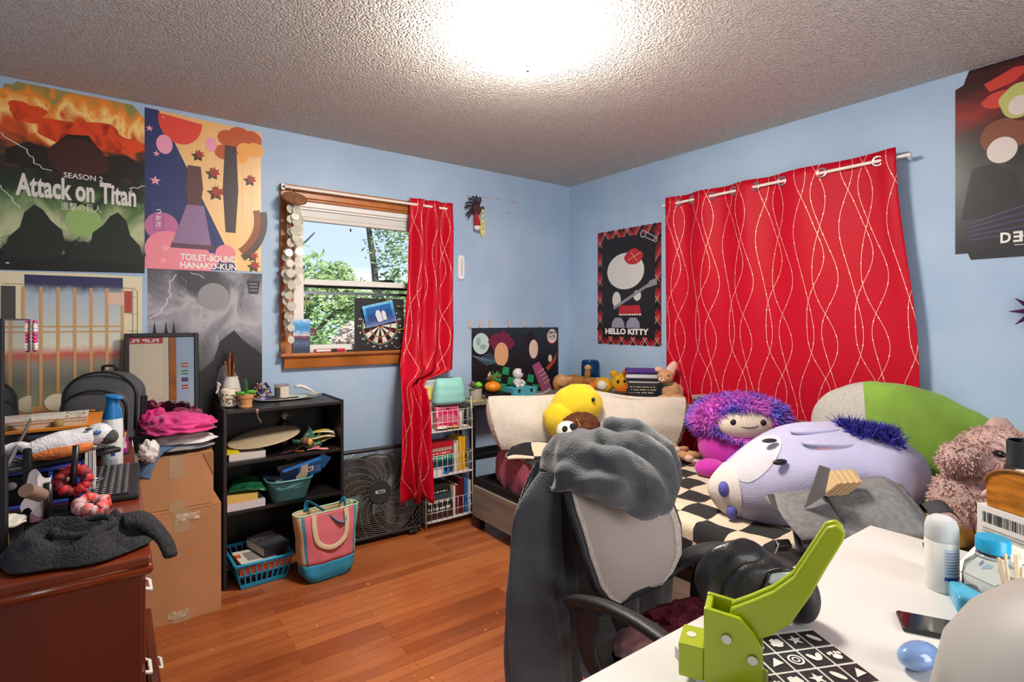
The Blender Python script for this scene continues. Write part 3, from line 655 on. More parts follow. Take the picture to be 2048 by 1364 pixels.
q = MB(); q.X = frame_A(0, 0, WA - .0006); q.mat(M('bare_plaster', '#b08a6a'))
for x, z, l in ((2.06, 2.235, .03), (2.20, 2.245, .06), (2.31, 2.25, .05), (2.46, 2.245, .07), (2.41, 2.155, .05)): q.line([(x, z), (x + l, z - .008)], .006, 1)
q.build('paint_chips', None, bpy.data.objects['wall_back'])
t = T('star_ornament', 'spiky dark purple star ornament on the wall at the right edge', 'ornament', (WB - .03, .515, 1.37))
q = MB()
for i in range(9):
    a = 2 * pi * i / 9; q.cyl((0, .012 * cos(a), .012 * sin(a)), (-.015, .085 * cos(a), .085 * sin(a)), .016, .001, 6)
q.build('spikes', M('purple_foil', '#4a1f4a', .3, .6), t); MB().ell((-.01, 0, 0), .022).build('hub', M('plum', '#2c1230', .4), t, smooth=True)

# ------------------------------------------------ curtains
m, b, N, LK = node_mat('red_curtain', .55)
tcn = N('ShaderNodeTexCoord'); sp = N('ShaderNodeSeparateXYZ'); LK(tcn.outputs['UV'], sp.inputs[0])
b.inputs['Specular IOR Level'].default_value = .2
acc = None
def mth(op, a, b_=None, c=None):
    n = N('ShaderNodeMath', operation=op)
    for i, x in enumerate((a, b_, c)):
        if x is None: continue
        if isinstance(x, (int, float)): n.inputs[i].default_value = x
        else: LK(x, n.inputs[i])
    return n.outputs[0]
for fr, am, ph, f2, a2, of in ((8.5, .13, 0, 17.3, .02, 0), (8.5, .13, 3.0, 15.0, .02, .13), (7.7, .16, 1.3, 19, .02, .3), (8.1, .10, 4.4, 13, .03, .52)):
    U_ = sp.outputs['X']; V_ = sp.outputs['Y']       # metres across, metres down
    s1 = mth('SINE', mth('MULTIPLY_ADD', V_, fr, ph)); s2 = mth('SINE', mth('MULTIPLY_ADD', V_, f2, ph))
    x = mth('ADD', mth('MULTIPLY_ADD', U_, 4.3, of), mth('MULTIPLY_ADD', s1, am * 1.6, mth('MULTIPLY', s2, a2 * 1.6)))
    d_ = mth('ABSOLUTE', mth('SUBTRACT', mth('FRACT', x), .5))
    k = mth('LESS_THAN', d_, mth('MULTIPLY_ADD', mth('LESS_THAN', mth('FRACT', mth('MULTIPLY_ADD', V_, 11, of * 9)), .10), .0065, .0050))
    acc = k if acc is None else mth('MAXIMUM', acc, k)
mix = N('ShaderNodeMixRGB'); mix.inputs[1].default_value = lin('#b80424'); mix.inputs[2].default_value = lin('#efc9b8')
LK(acc, mix.inputs[0]); LK(mix.outputs[0], b.inputs['Base Color']); LK(mth('MULTIPLY', acc, .35), b.inputs['Metallic'])
redc = m
rodw = M('white_rod', '#e9e4dc', .35); chrome = M('chrome', '#c9c9cc', .15, 1)
# -- over the big window
rz = 2.107; rx = WB - .062
t = T('window_curtain', 'wide red blackout curtain with silver wavy lines over the right-hand window', 'curtain', (rx, 1.66, rz))
GY = [2.235, 2.125, 1.985, 1.835, 1.70, 1.545, 1.335, 1.075]
def foldB(y):
    g = [2.36] + GY + [.95]
    for i in range(len(g) - 1):
        if g[i] >= y >= g[i + 1]:
            f = (g[i] - y) / (g[i] - g[i + 1]); s_ = sin(pi * f)
            return (s_ if i % 2 else -s_)
    return 0
def curB(u, v):
    yt = lerp(2.325, .995, u); z = lerp(2.152, .33, v); k = sm(0, .6, v)
    y = lerp(yt, lerp(2.325, .905, u), k)
    a = foldB(yt) * lerp(.018, .005, k) + .005 * k * nv((u * 6, v * 2, 0), 1)
    return (rx - .010 * 0 + a - rx + 0, y - 1.66, z - rz)
q = MB(); q.grid(curB, 130, 40, uvs=lambda u, v: (u * 1.42, v * 1.82)); q.build('panel', redc, t, smooth=True, solid=.002)
for y in GY:
    ring_ = MB().tube([(.0, .0225 * cos(a), .0225 * sin(a)) for a in [2 * pi * i / 20 for i in range(20)]], .0062, 8, closed=True)
    ring_.build('grommet', chrome, t, smooth=True, loc=(-.002, y - 1.66, 0), rot=(0, 0, .0))
t = T('curtain_rod', 'white curtain rod threaded through the wide red curtain', 'rod', (rx, 1.66, rz))
MB().cyl((0, -.72, 0), (0, .70, 0), .0085, n=14).build('rod', rodw, t, smooth=True, angle=50)
for y in (-.705, .69):
    MB().tube([(0, y, 0), (.03, y, -.012), (.058, y, -.012)], .006, 8).build('bracket', rodw, t, smooth=True)
# -- at the garden window
rx2, ry2, rz2 = 0.80, WA - .055, 2.105
t = T('gathered_curtain', 'long red curtain with silver wavy lines gathered at the right of the garden window', 'curtain', (1.75, ry2, rz2))
XL = [(.2, 1.405), (.35, 1.385), (.5, 1.395), (.75, 1.415), (.96, 1.448), (1.06, 1.49), (1.3, 1.542), (1.6, 1.574), (2.15, 1.59)]; XR = [(.2, 1.60), (.5, 1.585), (.93, 1.592), (.985, 1.872), (1.3, 1.89), (2.15, 1.908)]
YC = [(.2, 3.0), (.45, 3.0), (.8, 3.04), (.96, 3.12), (1.06, 3.22), (1.3, 3.27), (2.15, 3.30)]
def curA(u, v):
    z = lerp(2.147, .235, v); xl, xr, yc = interp(XL, z), interp(XR, z), interp(YC, z)
    k = sm(.0, .12, v); w_ = sin(u * pi * 5.6 + .4 + .6 * nv((v * 1.5, 0, 0), 1)) * lerp(.012, .030, k) + .006 * nv((u * 5, v * 4, 1), 1)
    flare = sm(.86, .97, v)
    if z < 1.3: yc = lerp(yc, 3.262, sm(.35, .6, u) * sm(.90, .96, z))
    y = yc + w_ * (1 + flare * .4) - .05 * sm(.35, .0, abs(u - .46)) * 0
    if v > .8:
        f = (v - .8) / .2; x = lerp(xl, xr, u) + .03 * f * sin(u * pi * 2 - pi) * -1
        z -= -.07 * f * sm(.0, .45, .45 - abs(u - .80)) * 0 + .03 * f * cos(u * pi * 4)
        tip = sm(.86, 1, v); y += .02 * tip
    else: x = lerp(xl, xr, u)
    return (x - 1.75, y - ry2, z - rz2)
q = MB(); q.grid(curA, 90, 70, uvs=lambda u, v: (u * .44 + .2, v * 1.92)); q.build('panel', redc, t, smooth=True, solid=.002)
MB().tube([(.0, .0235 * cos(a), .0235 * sin(a)) for a in [2 * pi * i / 20 for i in range(20)]], .0062, 8, closed=True).build('grommet', chrome, t, smooth=True, loc=(1.665 - 1.75, -.002, 0), rot=(0, 0, radians(75)))
t = T('curtain_rod', 'white curtain rod across the top of the garden window', 'rod', (rx2, ry2, rz2))
MB().cyl((0, 0, 0), (1.10, 0, 0), .0085, n=14).build('rod', rodw, t, smooth=True, angle=50)
MB().box((-.005, .02, 0), (.018, .03, .03)).tube([(-.005, .015, 0), (.0, 0, 0)], .010, 8).build('bracket', M('bent_metal', '#8d8680', .35, .8), t)
MB().box((1.09, .03, 0), (.018, .05, .02)).build('bracket', rodw, t)

# ------------------------------------------------ on and around the window sill
sz = 1.140
t = T('dartboard', 'square black dartboard standing on the window sill with a postcard over it', 'dartboard', (1.395, WA - .018, sz))
q = MB(); q.X = Matrix(((1, 0, 0, 0), (0, 0, -1, 0), (0, 1, 0, 0), (0, 0, 0, 1)))
q.mat(M('board_black', '#1d1d20', .5)).box((0, .167, -.005), (.33, .334, .016)); cy = .158
for i in range(20):
    a0 = pi / 2 + (i - .5) * pi / 10; a1 = a0 + pi / 10; w_ = i % 2
    def seg_(r0, r1, ly): q.poly([(r0 * cos(a0), cy + r0 * sin(a0)), (r1 * cos(a0), cy + r1 * sin(a0)), (r1 * cos((a0 + a1) / 2), cy + r1 * sin((a0 + a1) / 2)), (r1 * cos(a1), cy + r1 * sin(a1)), (r0 * cos(a1), cy + r0 * sin(a1))], ly)
    q.mat(P('board_cream', '#d9d2c4') if w_ else black); seg_(.012, .118, 8)
    q.mat(P('board_green', '#2d7a50') if w_ else P('board_red', '#b0343a')); seg_(.068, .075, 10); seg_(.112, .119, 10)
q.mat(P('board_red', '')).disc(0, cy, .012, layer=11); q.mat(P('wire_green', '#7fae8c')).ring(0, cy, .119, .1215, 11, 40)
q.mat(white)
for i, n_ in enumerate((20, 1, 18, 4, 13, 6, 10, 15, 2, 17, 3, 19, 7, 16, 8, 11, 14, 9, 12, 5)):
    a = pi / 2 - i * pi / 10; s_ = str(n_); wd = .009 * len(s_); q.text(s_, .139 * cos(a) - wd / 2, cy + .139 * sin(a) - .006, wd, .012, 10, .03)
q.build('board', None, t)
def dart(x, z, dx, dz, m_):
    d_ = MB().tube([(x, -.015, z), (x + dx * .3, -.03, z + dz * .3)], .003, 6); o = d_.build('dart', m_, t)
    for a in (0, pi / 2, pi, 1.5 * pi):
        MB().tri([(x + dx * .3, -.03, z + dz * .3), (x + dx + .008 * cos(a), -.03 + .008 * sin(a), z + dz), (x + dx * .6 + .014 * cos(a), -.03 + .014 * sin(a), z + dz * .6)]).build('flight', m_, o, solid=.0008)
yel = M('dart_yellow', '#d8c22c', .4); rdp = M('dart_red', '#c22a30', .4)
for x, z, dx, dz, m_ in ((.035, .318, .02, .01, yel), (.11, .285, .05, .0, yel), (.12, .13, .045, .01, yel), (.055, .12, .012, .012, rdp), (-.045, .083, .012, -.006, rdp), (-.012, .078, .01, -.008, rdp)): dart(x, z, dx, dz, m_)
MB().tube(spline([(.145, -.016, .12), (.15, -.017, .05), (.12, -.017, .012), (.085, -.017, .03)], 6), .0014, 6).build('cord', M('string', '#a9a49a', .8), t)
q = MB(); q.mat(ramp_art('sea_print', [(0, '#6d86b6'), (.2, '#2b5c9c'), (.55, '#2a86c4'), (.8, '#4aa6d8'), (1, '#7cc2e6')], 7, 1, .6)); q.rect(-.105, -.07, .105, .07, 1)
q.mat(ramp_art('grotto_print', [(0, '#5a6a9a'), (.4, '#163a78'), (.8, '#1e62a8')], 9, 1, .8)).rect(-.085, -.053, .085, .053, 3); q.mat(P('postcard_pale', '#cfd3d8')).poly([(-.02, -.05), (-.03, .0), (-.02, .025), (0, .025), (.01, 0), (.012, -.05)], 5); q.poly([(.016, -.045), (.014, .005), (.022, .02), (.04, .005), (.042, -.045)], 5)
o = q.build('postcard'); o.matrix_world = Matrix.Translation((1.385, WA - .036, 1.375)) @ Matrix(((1, 0, 0, 0), (0, 0, -1, 0), (0, 1, 0, 0), (0, 0, 0, 1))) @ Matrix.Rotation(radians(13), 4, 'Z')
tag(o, 'blue sea postcard tucked crooked across the black dartboard', 'postcard')
for z, st_, lb in ((.0, [(0, '#2b3450'), (.35, '#2f3a55'), (.6, '#5f6f96'), (.8, '#232a40'), (1, '#8b5068')], 'small dark navy canvas standing on the sill, under the bright blue one'), (.101, [(0, '#e6c2c4'), (.25, '#5aa6d8'), (.5, '#2c7fc2'), (.75, '#4aa3dc'), (1, '#c8dff0')], 'small bright sky blue canvas stacked on the dark one by the window')):
    q = MB(); q.mat(M('canvas_edge', '#3a4866', .7)).bb(0, .098, 0, .014, 0, .0995); q.mat(ramp_art('canvas%d' % (z * 100), st_, 9, 1.5, .9, axis='Z')).add([(0, -.0005, 0), (.098, -.0005, 0), (.098, -.0005, .0995), (0, -.0005, .0995)], [(0, 1, 2, 3)])
    o = q.build('canvas'); o.location = (.852, WA - .03, sz + z); tag(o, lb, 'canvas')
t = T('box_cutter', 'red and white box cutter lying on the window sill', 'knife', (.975, WA - .04, sz))
MB().box((.09, 0, .011), (.19, .018, .02)).build('handle', M('cutter_red', '#b41e2c', .4), t, bevel=.006); MB().box((.05, -.0085, .011), (.085, .003, .013)).build('grip', M('cutter_white', '#dcd9d4', .4), t, bevel=.001); MB().box((.115, -.0092, .011), (.03, .002, .021)).build('slider', M('cutter_black', '#26262a', .4), t)
o = MB().cyl((1.165, WA - .045, sz + .006), (1.50, WA - .045, sz + .006), .0055, n=10).build('black_stick', M('stick_black', '#1a1a1c', .5)); tag(o, 'thin black stick lying on the sill in front of the dartboard', 'stick')
yg = WA + .0335 + .003
def cling(nm, lb, x, z, fn):
    q = MB(); q.X = Matrix(((1, 0, 0, x), (0, 0, -1, WA + .045), (0, 1, 0, z), (0, 0, 0, 1))); fn(q); o = q.build(nm); tag(o, lb, 'sticker')
def c1(q):
    q.mat(M('gel_green', '#8f9a6a', .3)).poly(blob(0, 0, .028, .032, 1, 3, amp=.15), 1); q.mat(black); q.disc(-.009, .004, .007, .009, 3); q.disc(.010, .006, .008, .010, 3); q.disc(0, -.012, .003, .003, 3)
def c2(q):
    q.mat(M('gel_plum', '#5a3440', .3)).disc(0, 0, .026, .023, 1); q.line([(0, .02), (-.008, .03)], .005, 1); q.mat(M('gel_hole', '#d8c8a0')); q.poly([(-.012, .004), (-.004, .004), (-.008, .011)], 3); q.poly([(.004, .004), (.012, .004), (.008, .011)], 3); q.line([(-.012, -.006), (0, -.012), (.012, -.006)], .004, 3)
def c3(q):
    q.mat(black); q.poly([(-.028, 0), (-.016, 0), (-.020, .016)], 1); q.poly([(.012, 0), (.026, 0), (.018, .014)], 1); q.mat(M('gel_grey', '#9a9c84', .3)).ring(0, -.006, .022, .024, 1, 20)
cling('window_cling', 'olive round gel sticker with dark holes on the window pane', .951, 1.458, c1); cling('window_cling', 'small plum pumpkin gel sticker on the lower window pane', .985, 1.262, c2); cling('window_cling', 'pair of black pointed ear gel stickers on the lower window pane', 1.072, 1.292, c3)
# wind chime of shell discs
t = T('wind_chime', 'wind chime of pale shell discs under a round wooden top, left of the window', 'wind chime', (.845, WA - .095, 2.03))
MB().lathe([(.0, 0), (.068, .0), (.070, .006), (.068, .012), (0, .012)][::-1], n=28).build('wooden_top', M('walnut', '#8a5c36', .5, nz=(30, .35), stretch=(3, .4, 1)), t, smooth=True, angle=40, rot=(radians(38), 0, 0))
shell = M('capiz_shell', '#dedccb', .25, trans=.25, alpha=1, nz=(40, .12), coat=.4)
rr = random.Random(11)
MB().tube([(0, 0, .01), (-.02, .03, .075)], .0012).build('hanger', M('string', ''), t)
for x, y, l, n_, st_ in ((-.028, -.02, .86, 13, .06), (.0, -.035, .26, 6, .03), (.022, .0, .22, 5, .05), (-.036, .01, .8, 12, .30), (.028, .02, .52, 6, .19)):
    q = MB(); q.tube([(x, y, 0), (x, y, -l)], .0008, 5)
    for k in range(n_):
        z = -st_ - (l - st_) * k / n_ + rr.uniform(-.01, .01); r_ = rr.uniform(.021, .027); a = rr.uniform(-.5, .5)
        q.X = Matrix.Translation((x + rr.uniform(-.008, .008), y, z)) @ Matrix.Rotation(a, 4, 'Z') @ Matrix.Rotation(pi / 2 + rr.uniform(-.2, .2), 4, 'X'); q.lathe([(0, -.0007), (r_, -.0007), (r_, .0007), (0, .0007)], n=18); q.X = Matrix()
    q.build('shell_strand', shell, t, smooth=True, angle=40)
# ------------------------------------------------ helpers for books and soft things
def book(lab, loc, d, cover, rz=0, rx=0, ry=0, group=None, pages='#ddd3c0', name='book', title=None, tcol='#e8e2d4', cat='book', spine='x', rough=.45, art=None):
    """d = (spine length, depth from spine to fore-edge, thickness), lying flat, spine on -y side"""
    a, w_, t_ = d
    o = T(name, lab, cat, loc, rot=(rx, ry, rz), group=group); c = .0022
    cm = M('cover_' + (cover if isinstance(cover, str) else 'x') + str(rough), cover, rough)
    q = MB().bb(-a / 2, a / 2, -w_ / 2, w_ / 2, 0, c).bb(-a / 2, a / 2, -w_ / 2, w_ / 2, t_ - c, t_).bb(-a / 2, a / 2, -w_ / 2, -w_ / 2 + c, c, t_ - c)
    q.build('cover', cm, o)
    MB().bb(-a / 2 + .003, a / 2 - .003, -w_ / 2 + c, w_ / 2 - .003, c, t_ - c).build('pages', M('pages_' + pages, pages, .9, nz=(300, .15), stretch=(.02, .02, 1)), o)
    if title:
        q = MB(); q.X = Matrix(((1, 0, 0, 0), (0, 0, -1, -w_ / 2 - .0003), (0, 1, 0, 0), (0, 0, 0, 1))); q.mat(M('ink_' + tcol, tcol, .5)); rr = random.Random(len(title) + int(a * 999)); x = -a * .42
        while x < a * .38:
            w2 = a * rr.uniform(.02, .05); q.rect(x, t_ * .30, x + w2, t_ * rr.uniform(.55, .72), 0); x += w2 + a * rr.choice((.012, .012, .05))
        q.build('lettering', None, o)
    if art:
        q = MB(); q.mat(art); q.X = Matrix.Translation((0, 0, t_)); q.rect(-a / 2 + .002, -w_ / 2 + .002, a / 2 - .002, w_ / 2 - .002, 1); q.build('cover_picture', None, o)
    return o
def cloth_blob(c, r, seed, amp=.25, f=2.2, n=60, m=36, ridge=.5, flat=None):
    """crumpled heap of fabric: an ellipsoid with sharp folds"""
    q = MB()
    def fn(p, d):
        e = Vector((d.x, d.y, d.z * 2.2)); k = 1 + amp * nv(d, f * .8, seed) + amp * ridge * .7 * (1 - 2.6 * abs(nv(e, f * 1.1, seed + 5))) + amp * .2 * nv(e, f * 3, seed + 9)
        p = Vector((p.x * k, p.y * k, p.z * k))
        if flat is not None and p.z < flat: p.z = flat
        return p
    q.ell(c, r, n, m, fn=fn); return q

# ------------------------------------------------ dresser along the left wall
cherry = M('cherry_wood', '#561f0e', .32, nz=(3, .42), stretch=(1, 1, .25), coat=.3)
cherry_t = M('cherry_top', '#702c12', .3, nz=(3, .4), stretch=(1, .3, 1), coat=.4)
DZ = .80; DXL, DXR, DYN, DYF = X0 + .012, .055, 1.50, 3.235
t = T('dresser', 'dark cherry wood dresser along the left wall, its top crowded with things', 'dresser', ((DXL + DXR) / 2, (DYN + DYF) / 2, 0))
cx, cy = (DXL + DXR) / 2, (DYN + DYF) / 2; hx, hy = (DXR - DXL) / 2, (DYF - DYN) / 2
q = MB(); q.bb(-hx, hx, -hy, -hy + .02, .06, DZ - .03); q.bb(-hx, hx, hy - .02, hy, .06, DZ - .03); q.bb(-hx, -hx + .01, -hy + .02, hy - .02, .06, DZ - .03); q.bb(-hx + .01, hx - .03, -hy + .02, hy - .02, .06, .075)
q.bb(hx - .022, hx, -hy + .02, hy - .02, DZ - .06, DZ - .03); q.bb(hx - .022, hx, -.012, .012, .09, DZ - .06)
q.build('case', cherry, t, bevel=.003)
q = MB(); q.bb(-hx, hx + .018, -hy - .02, hy + .012, DZ - .022, DZ); q.build('top', cherry_t, t, bevel=.006, seg=3)
MB().tube([(-hx, -hy - .008, DZ - .034), (hx + .008, -hy - .008, DZ - .034), (hx + .008, hy, DZ - .034)], .0135, 10).build('edge_moulding', cherry_t, t, smooth=True)
MB().bb(-hx, hx + .012, -hy - .012, hy, .0, .075).build('plinth', cherry, t, bevel=.006)
for j in range(2):
    for i in range(3):
        y0 = -hy + .03 + j * (hy - .02); y1 = y0 + hy - .05; z0 = .095 + i * .217; ex = .05 if (i == 0 and j == 0) else 0.0
        dd = MB().bb(hx - .02 + ex, hx + .008 + ex, y0, y1, z0, z0 + .205).build('drawer', cherry, t, bevel=.006)
        if ex: MB().bb(hx - .3, hx - .02 + ex, y0 + .02, y1 - .02, z0 + .02, z0 + .16).build('drawer_box', M('pale_ply', '#b98d5c', .6), dd)
        for yy in (lerp(y0, y1, .25), lerp(y0, y1, .75)):
            MB().tube([(hx + .008 + ex, yy - .035, z0 + .11), (hx + .026 + ex, yy - .03, z0 + .10), (hx + .026 + ex, yy + .03, z0 + .10), (hx + .008 + ex, yy + .035, z0 + .11)], .005, 8).build('handle', M('white_handle', '#dfdcd6', .4), dd, smooth=True)

# keyboard near the dresser edge, long way round
kbm = M('keyboard_black', '#1c1d20', .45); keym = M('key_black', '#26272b', .4)
def keyboard(lab, loc, rz, rx=0, ry=0, L_=.44, W2=.145):
    t = T('keyboard', lab, 'keyboard', loc, rot=(rx, ry, rz))
    MB().bb(-L_ / 2, L_ / 2, -W2 / 2, W2 / 2, 0, .016).build('body', kbm, t, bevel=.005)
    rows = 6; n_ = 18; kw = (L_ - .03) / n_; kh = (W2 - .035) / rows
    for j in range(rows):
        q = MB(); x = -L_ / 2 + .015; i = 0
        while x < L_ / 2 - .02:
            k = 5.2 if (j == 0 and i == 3) else 1; q.bb(x + .0012, x + kw * k - .0012, -W2 / 2 + .011 + j * kh, -W2 / 2 + .011 + (j + 1) * kh - .0022, .016, .0215); x += kw * k; i += 1
        q.build('key_row', keym, t, bevel=.0012, seg=1)
    q = MB(); q.mat(M('legend_white', '#c8c8cc', .5)); q.X = Matrix.Translation((0, 0, .0216))
    for j in range(rows):
        for i in range(n_):
            if not (j == 0 and 3 <= i < 8): x = -L_ / 2 + .015 + i * kw; q.rect(x + kw * .3, -W2 / 2 + .011 + j * kh + kh * .38, x + kw * .55, -W2 / 2 + .011 + j * kh + kh * .66, 0)
    q.build('key_legends', None, t); return t
keyboard('black keyboard lying lengthwise along the right edge of the dresser', (.0, 2.185, DZ + .0005), radians(-92))
MB_ = MB().tube([(.03 * cos(a), .013 * sin(a), 0) for a in [2 * pi * i / 20 for i in range(20)]], .0035, 8, closed=True)
o = MB_.build('hair_clip', M('silver_clip', '#b8b8bc', .25, 1), smooth=True); o.location = (-.045, 2.16, DZ + .0265); o.rotation_euler = (0, 0, radians(60)); tag(o, 'oval silver hair clip lying on the black keyboard', 'hair clip')

# air freshener can
t = T('spray_can', 'air freshener spray can with a blue shaped cap', 'spray can', (.0, 2.455, DZ))
t.scale = (1, 1, .88)
wm = M('can_white', '#d9dde0', .35); bl = M('cap_blue', '#1b6fb0', .3)
MB().lathe([(.0, 0), (.030, 0), (.0325, .006), (.0325, .175), (.031, .20)], n=28).build('can', wm, t, smooth=True, angle=40)
MB().lathe([(.031, .185), (.031, .205), (.026, .235), (.020, .255), (.0185, .272), (.022, .283), (0, .284)], n=28).build('cap', bl, t, smooth=True, angle=50)
MB().ell((.004, 0, .288), (.034, .022, .011), rz=radians(-35), ry=radians(12)).build('nozzle_top', bl, t, smooth=True)
q = MB(); cm_ = [M('plaid_teal', '#8fb4bc', .4), M('plaid_blue', '#20427e', .4), M('plaid_pale', '#b9cfd0', .4)]
for j in range(9):
    for i in range(4):
        a0 = radians(195 + i * 14); a1 = a0 + radians(13); z0 = .01 + j * .019; q.mat(cm_[(i + j) % 2 * 2] if j != 6 else cm_[1])
        q.lathe([(.0328, z0), (.0328, z0 + (.018 if j != 6 else .008))], n=3, a0=a0, a1=a1)
q.mat(cm_[1]); q.lathe([(.0329, .05), (.0329, .085)], n=3, a0=radians(262), a1=radians(285)); q.mat(M('can_text', '#7c8590', .5))
for j in range(7): q.lathe([(.0329, .012 + j * .004), (.0329, .0135 + j * .004)], n=5, a0=radians(258), a1=radians(300))
for j in range(5): q.lathe([(.0329, .105 + j * .012), (.0329, .108 + j * .012)], n=5, a0=radians(260), a1=radians(300 - 6 * (j % 3)))
q.build('label_print', None, t)

# books and notebooks stacked behind the can
zc_ = DZ
for i, (c, th_, w_, l_, lb, rz) in enumerate((
    ('#7a3a22', .024, .20, .26, 'rust brown notebook at the bottom of the stack behind the spray can', 0), ('#2b2a30', .012, .2, .26, 'thin black notebook low in the stack behind the spray can', 3), ('#a0148c', .014, .21, .27, 'magenta notebook in the stack behind the spray can', -2), ('#cfc9bd', .016, .19, .26, 'cream notebook above the magenta one', 2), ('#d8924a', .008, .20, .27, 'thin amber folder above the cream notebook', -3), ('#b9c4d8', .018, .19, .26, 'pale blue notebook in the upper half of the dresser stack', 1), ('#27407c', .012, .2, .26, 'navy notebook above the pale blue one', -1), ('#b2394a', .010, .19, .25, 'thin red notebook near the top of the dresser stack', 4), ('#232327', .014, .2, .27, 'black notebook under the orange tray', 0))):
    book(lb, (-.045 - .002 * i, 2.625 - .002 * i, zc_), (w_ - .01, l_ - .04, th_), c, rz=radians(rz), group='notebooks stacked on the dresser', name='notebook', cat='notebook'); zc_ += th_ + .0006
t = T('orange_tray', 'shallow orange tray lying on top of the notebook stack', 'tray', (-.225, 2.76, zc_ + .0005))
q = MB().bb(-.205, .215, -.20, .22, 0, .004)
for a in ((-.205, .215, -.20, -.193), (-.205, .215, .213, .22), (-.205, -.198, -.193, .213), (.208, .215, -.193, .213)): q.bb(*a, .004, .012)
q.build('tray', M('tray_orange', '#e08a2c', .45), t, bevel=.002)
zt = zc_ + .0055
t = T('floral_notebook', 'pale notebook with a floral and gingham cover in the orange tray', 'notebook', (-.20, 2.72, zt))
MB().bb(-.165, .12, -.12, .12, 0, .022).build('pages', M('pad_edge', '#c9b49a', .8), t)
q = MB(); q.mat(M('pad_cover', '#ded6cc', .5)).bb(-.168, .123, -.123, .123, .022, .025); q.X = Matrix.Translation((0, 0, .0252))
rr = random.Random(4); gn = M('sprig_green', '#6f9a5a', .5); pk = M('sprig_coral', '#d07a5a', .5); gg = M('gingham', '#c8763e', .5)
for i in range(40): x, y = rr.uniform(-.15, .11), rr.uniform(-.05, .11); q.mat(rr.choice((gn, gn, pk))).disc(x, y, .012, .004, 1, 8, rot=rr.uniform(0, 3))
for i in range(28):
    for j in range(5):
        if (i + j) % 2: q.mat(gg).rect(-.168 + i * .0104, -.123 + j * .0104, -.168 + i * .0104 + .0104, -.123 + j * .0104 + .0104, 1)
q.build('cover', None, t)

# dark screen with a bead bracelet on its corner
t = T('monitor', 'thin black monitor with a glossy dark screen standing at the left edge', 'monitor', (-.235, 2.28, DZ), rot=(0, 0, radians(2)))
MB().bb(-.012, .012, -.56, .30, .18, .537).build('housing', M('bezel_black', '#0e0e10', .4), t, bevel=.004)
MB().bb(.0121, .0129, -.552, .292, .192, .532).build('screen', M('dark_screen', '#50525a', .03, spec=2.0, metal=.75), t)
MB().bb(-.016, .014, -.56, .30, .166, .18).build('chin', M('chin_silver', '#8f9298', .3, .7), t, bevel=.003)
MB().bb(-.016, .010, .12, .18, .01, .2).bb(-.08, .06, .08, .22, 0, .012).build('stand', M('bezel_black', ''), t, bevel=.004)
t = T('bead_bracelet', 'pink and white bead bracelet hung over the corner of the monitor', 'bracelet', (-.228, 2.572, 1.287))
rr = random.Random(2)
for c, nm in (('#d8408a', 'pink_beads'), ('#e9dfe0', 'white_beads')):
    q = MB()
    for i in range(26):
        if (i // 3) % 2 == (0 if nm == 'pink_beads' else 1):
            a = 2 * pi * i / 26; q.ell((.006, .026 * sin(a) * .95, .052 * cos(a) - .01), .0068, 8, 6)
    q.build(nm, M(nm, c, .3), t, smooth=True)

# husky-like plush lying across the things
t = T('plush_wolf', 'white and grey plush wolf with blue eyes and orange belly lying on the black keyboard', 'plush toy', (-.09, 2.085, .95), rot=(0, radians(0), radians(28)))
t.scale = (.74, .74, .74)
wf = M('wolf_white', '#d6d6de', .9, nz=(18, .2), bump=(120, .5)); wo = M('wolf_orange', '#c8713a', .9, nz=(20, .3), bump=(120, .5)); wg = M('wolf_grey', '#4b4a4a', .95, nz=(60, .4), bump=(140, .8))
MB().tube(spline([(-.16, .01, .02), (-.08, .0, .03), (.0, 0, .035), (.06, 0, .04)], 6), [.02, .026, .03, .034, .038, .04, .042, .044, .046, .046, .045, .044, .043, .042, .042, .042, .04, .03, .02], 14).build('body', wf, t, smooth=True)
MB().tube(spline([(-.15, -.012, -.0), (-.05, -.022, .005), (.05, -.02, .004)], 6), [.01, .014, .02, .026, .03, .03, .03, .03, .028, .026, .024, .02, .012], 12).build('belly', wo, t, smooth=True)
MB().ell((.085, .0, .045), (.05, .042, .042)).build('head', wf, t, smooth=True)
MB().ell((.115, -.018, .025), (.035, .032, .03), amp=.15, freq=7).build('ruff', wg, t, smooth=True)
MB().ell((.062, -.038, .055), (.014, .006, .010)).build('eye', M('eye_blue', '#3b5f9a', .15), t, smooth=True)
MB().ell((.03, -.038, .075), (.012, .006, .006)).build('ear_mark', wg, t, smooth=True)
MB().tube(spline([(-.14, .0, .02), (-.165, .02, .04), (-.19, .03, .045)], 5), [.02, .02, .02, .02, .019, .018, .017, .016, .014, .012, .008], 10).build('tail', wf, t, smooth=True)
# second dark keyboard and the blue drawer box beneath
t = T('drawer_box', 'low blue plastic box with black drawer fronts on the dresser', 'organiser', (-.185, 2.13, DZ))
bp_ = M('box_blue', '#2c3f94', .4)
q = MB(); q.bb(-.13, .11, -.085, .16, 0, .012); q.bb(-.13, .11, -.085, .16, .098, .11); q.bb(-.13, -.118, -.085, .16, .012, .098); q.bb(.098, .11, -.085, .16, .012, .098); q.bb(.035, .047, -.085, .16, .012, .098); q.bb(-.118, .098, .15, .16, .012, .098)
q.build('case', bp_, t, bevel=.003)
for x0, x1 in ((-.116, .033), (.049, .096)):
    dd = MB().bb(x0, x1, -.08, .14, .014, .094).build('drawer', M('smoke_black', '#131316', .2), t, bevel=.003)
    MB().ell(((x0 + x1) / 2, -.083, .07), (.012, .006, .012)).build('knob', M('knob_grey', '#8d8a84', .3), dd, smooth=True)
keyboard('second black keyboard lying on the blue drawer box under the plush wolf', (-.165, 2.12, DZ + .1105), radians(28), L_=.36, W2=.13)
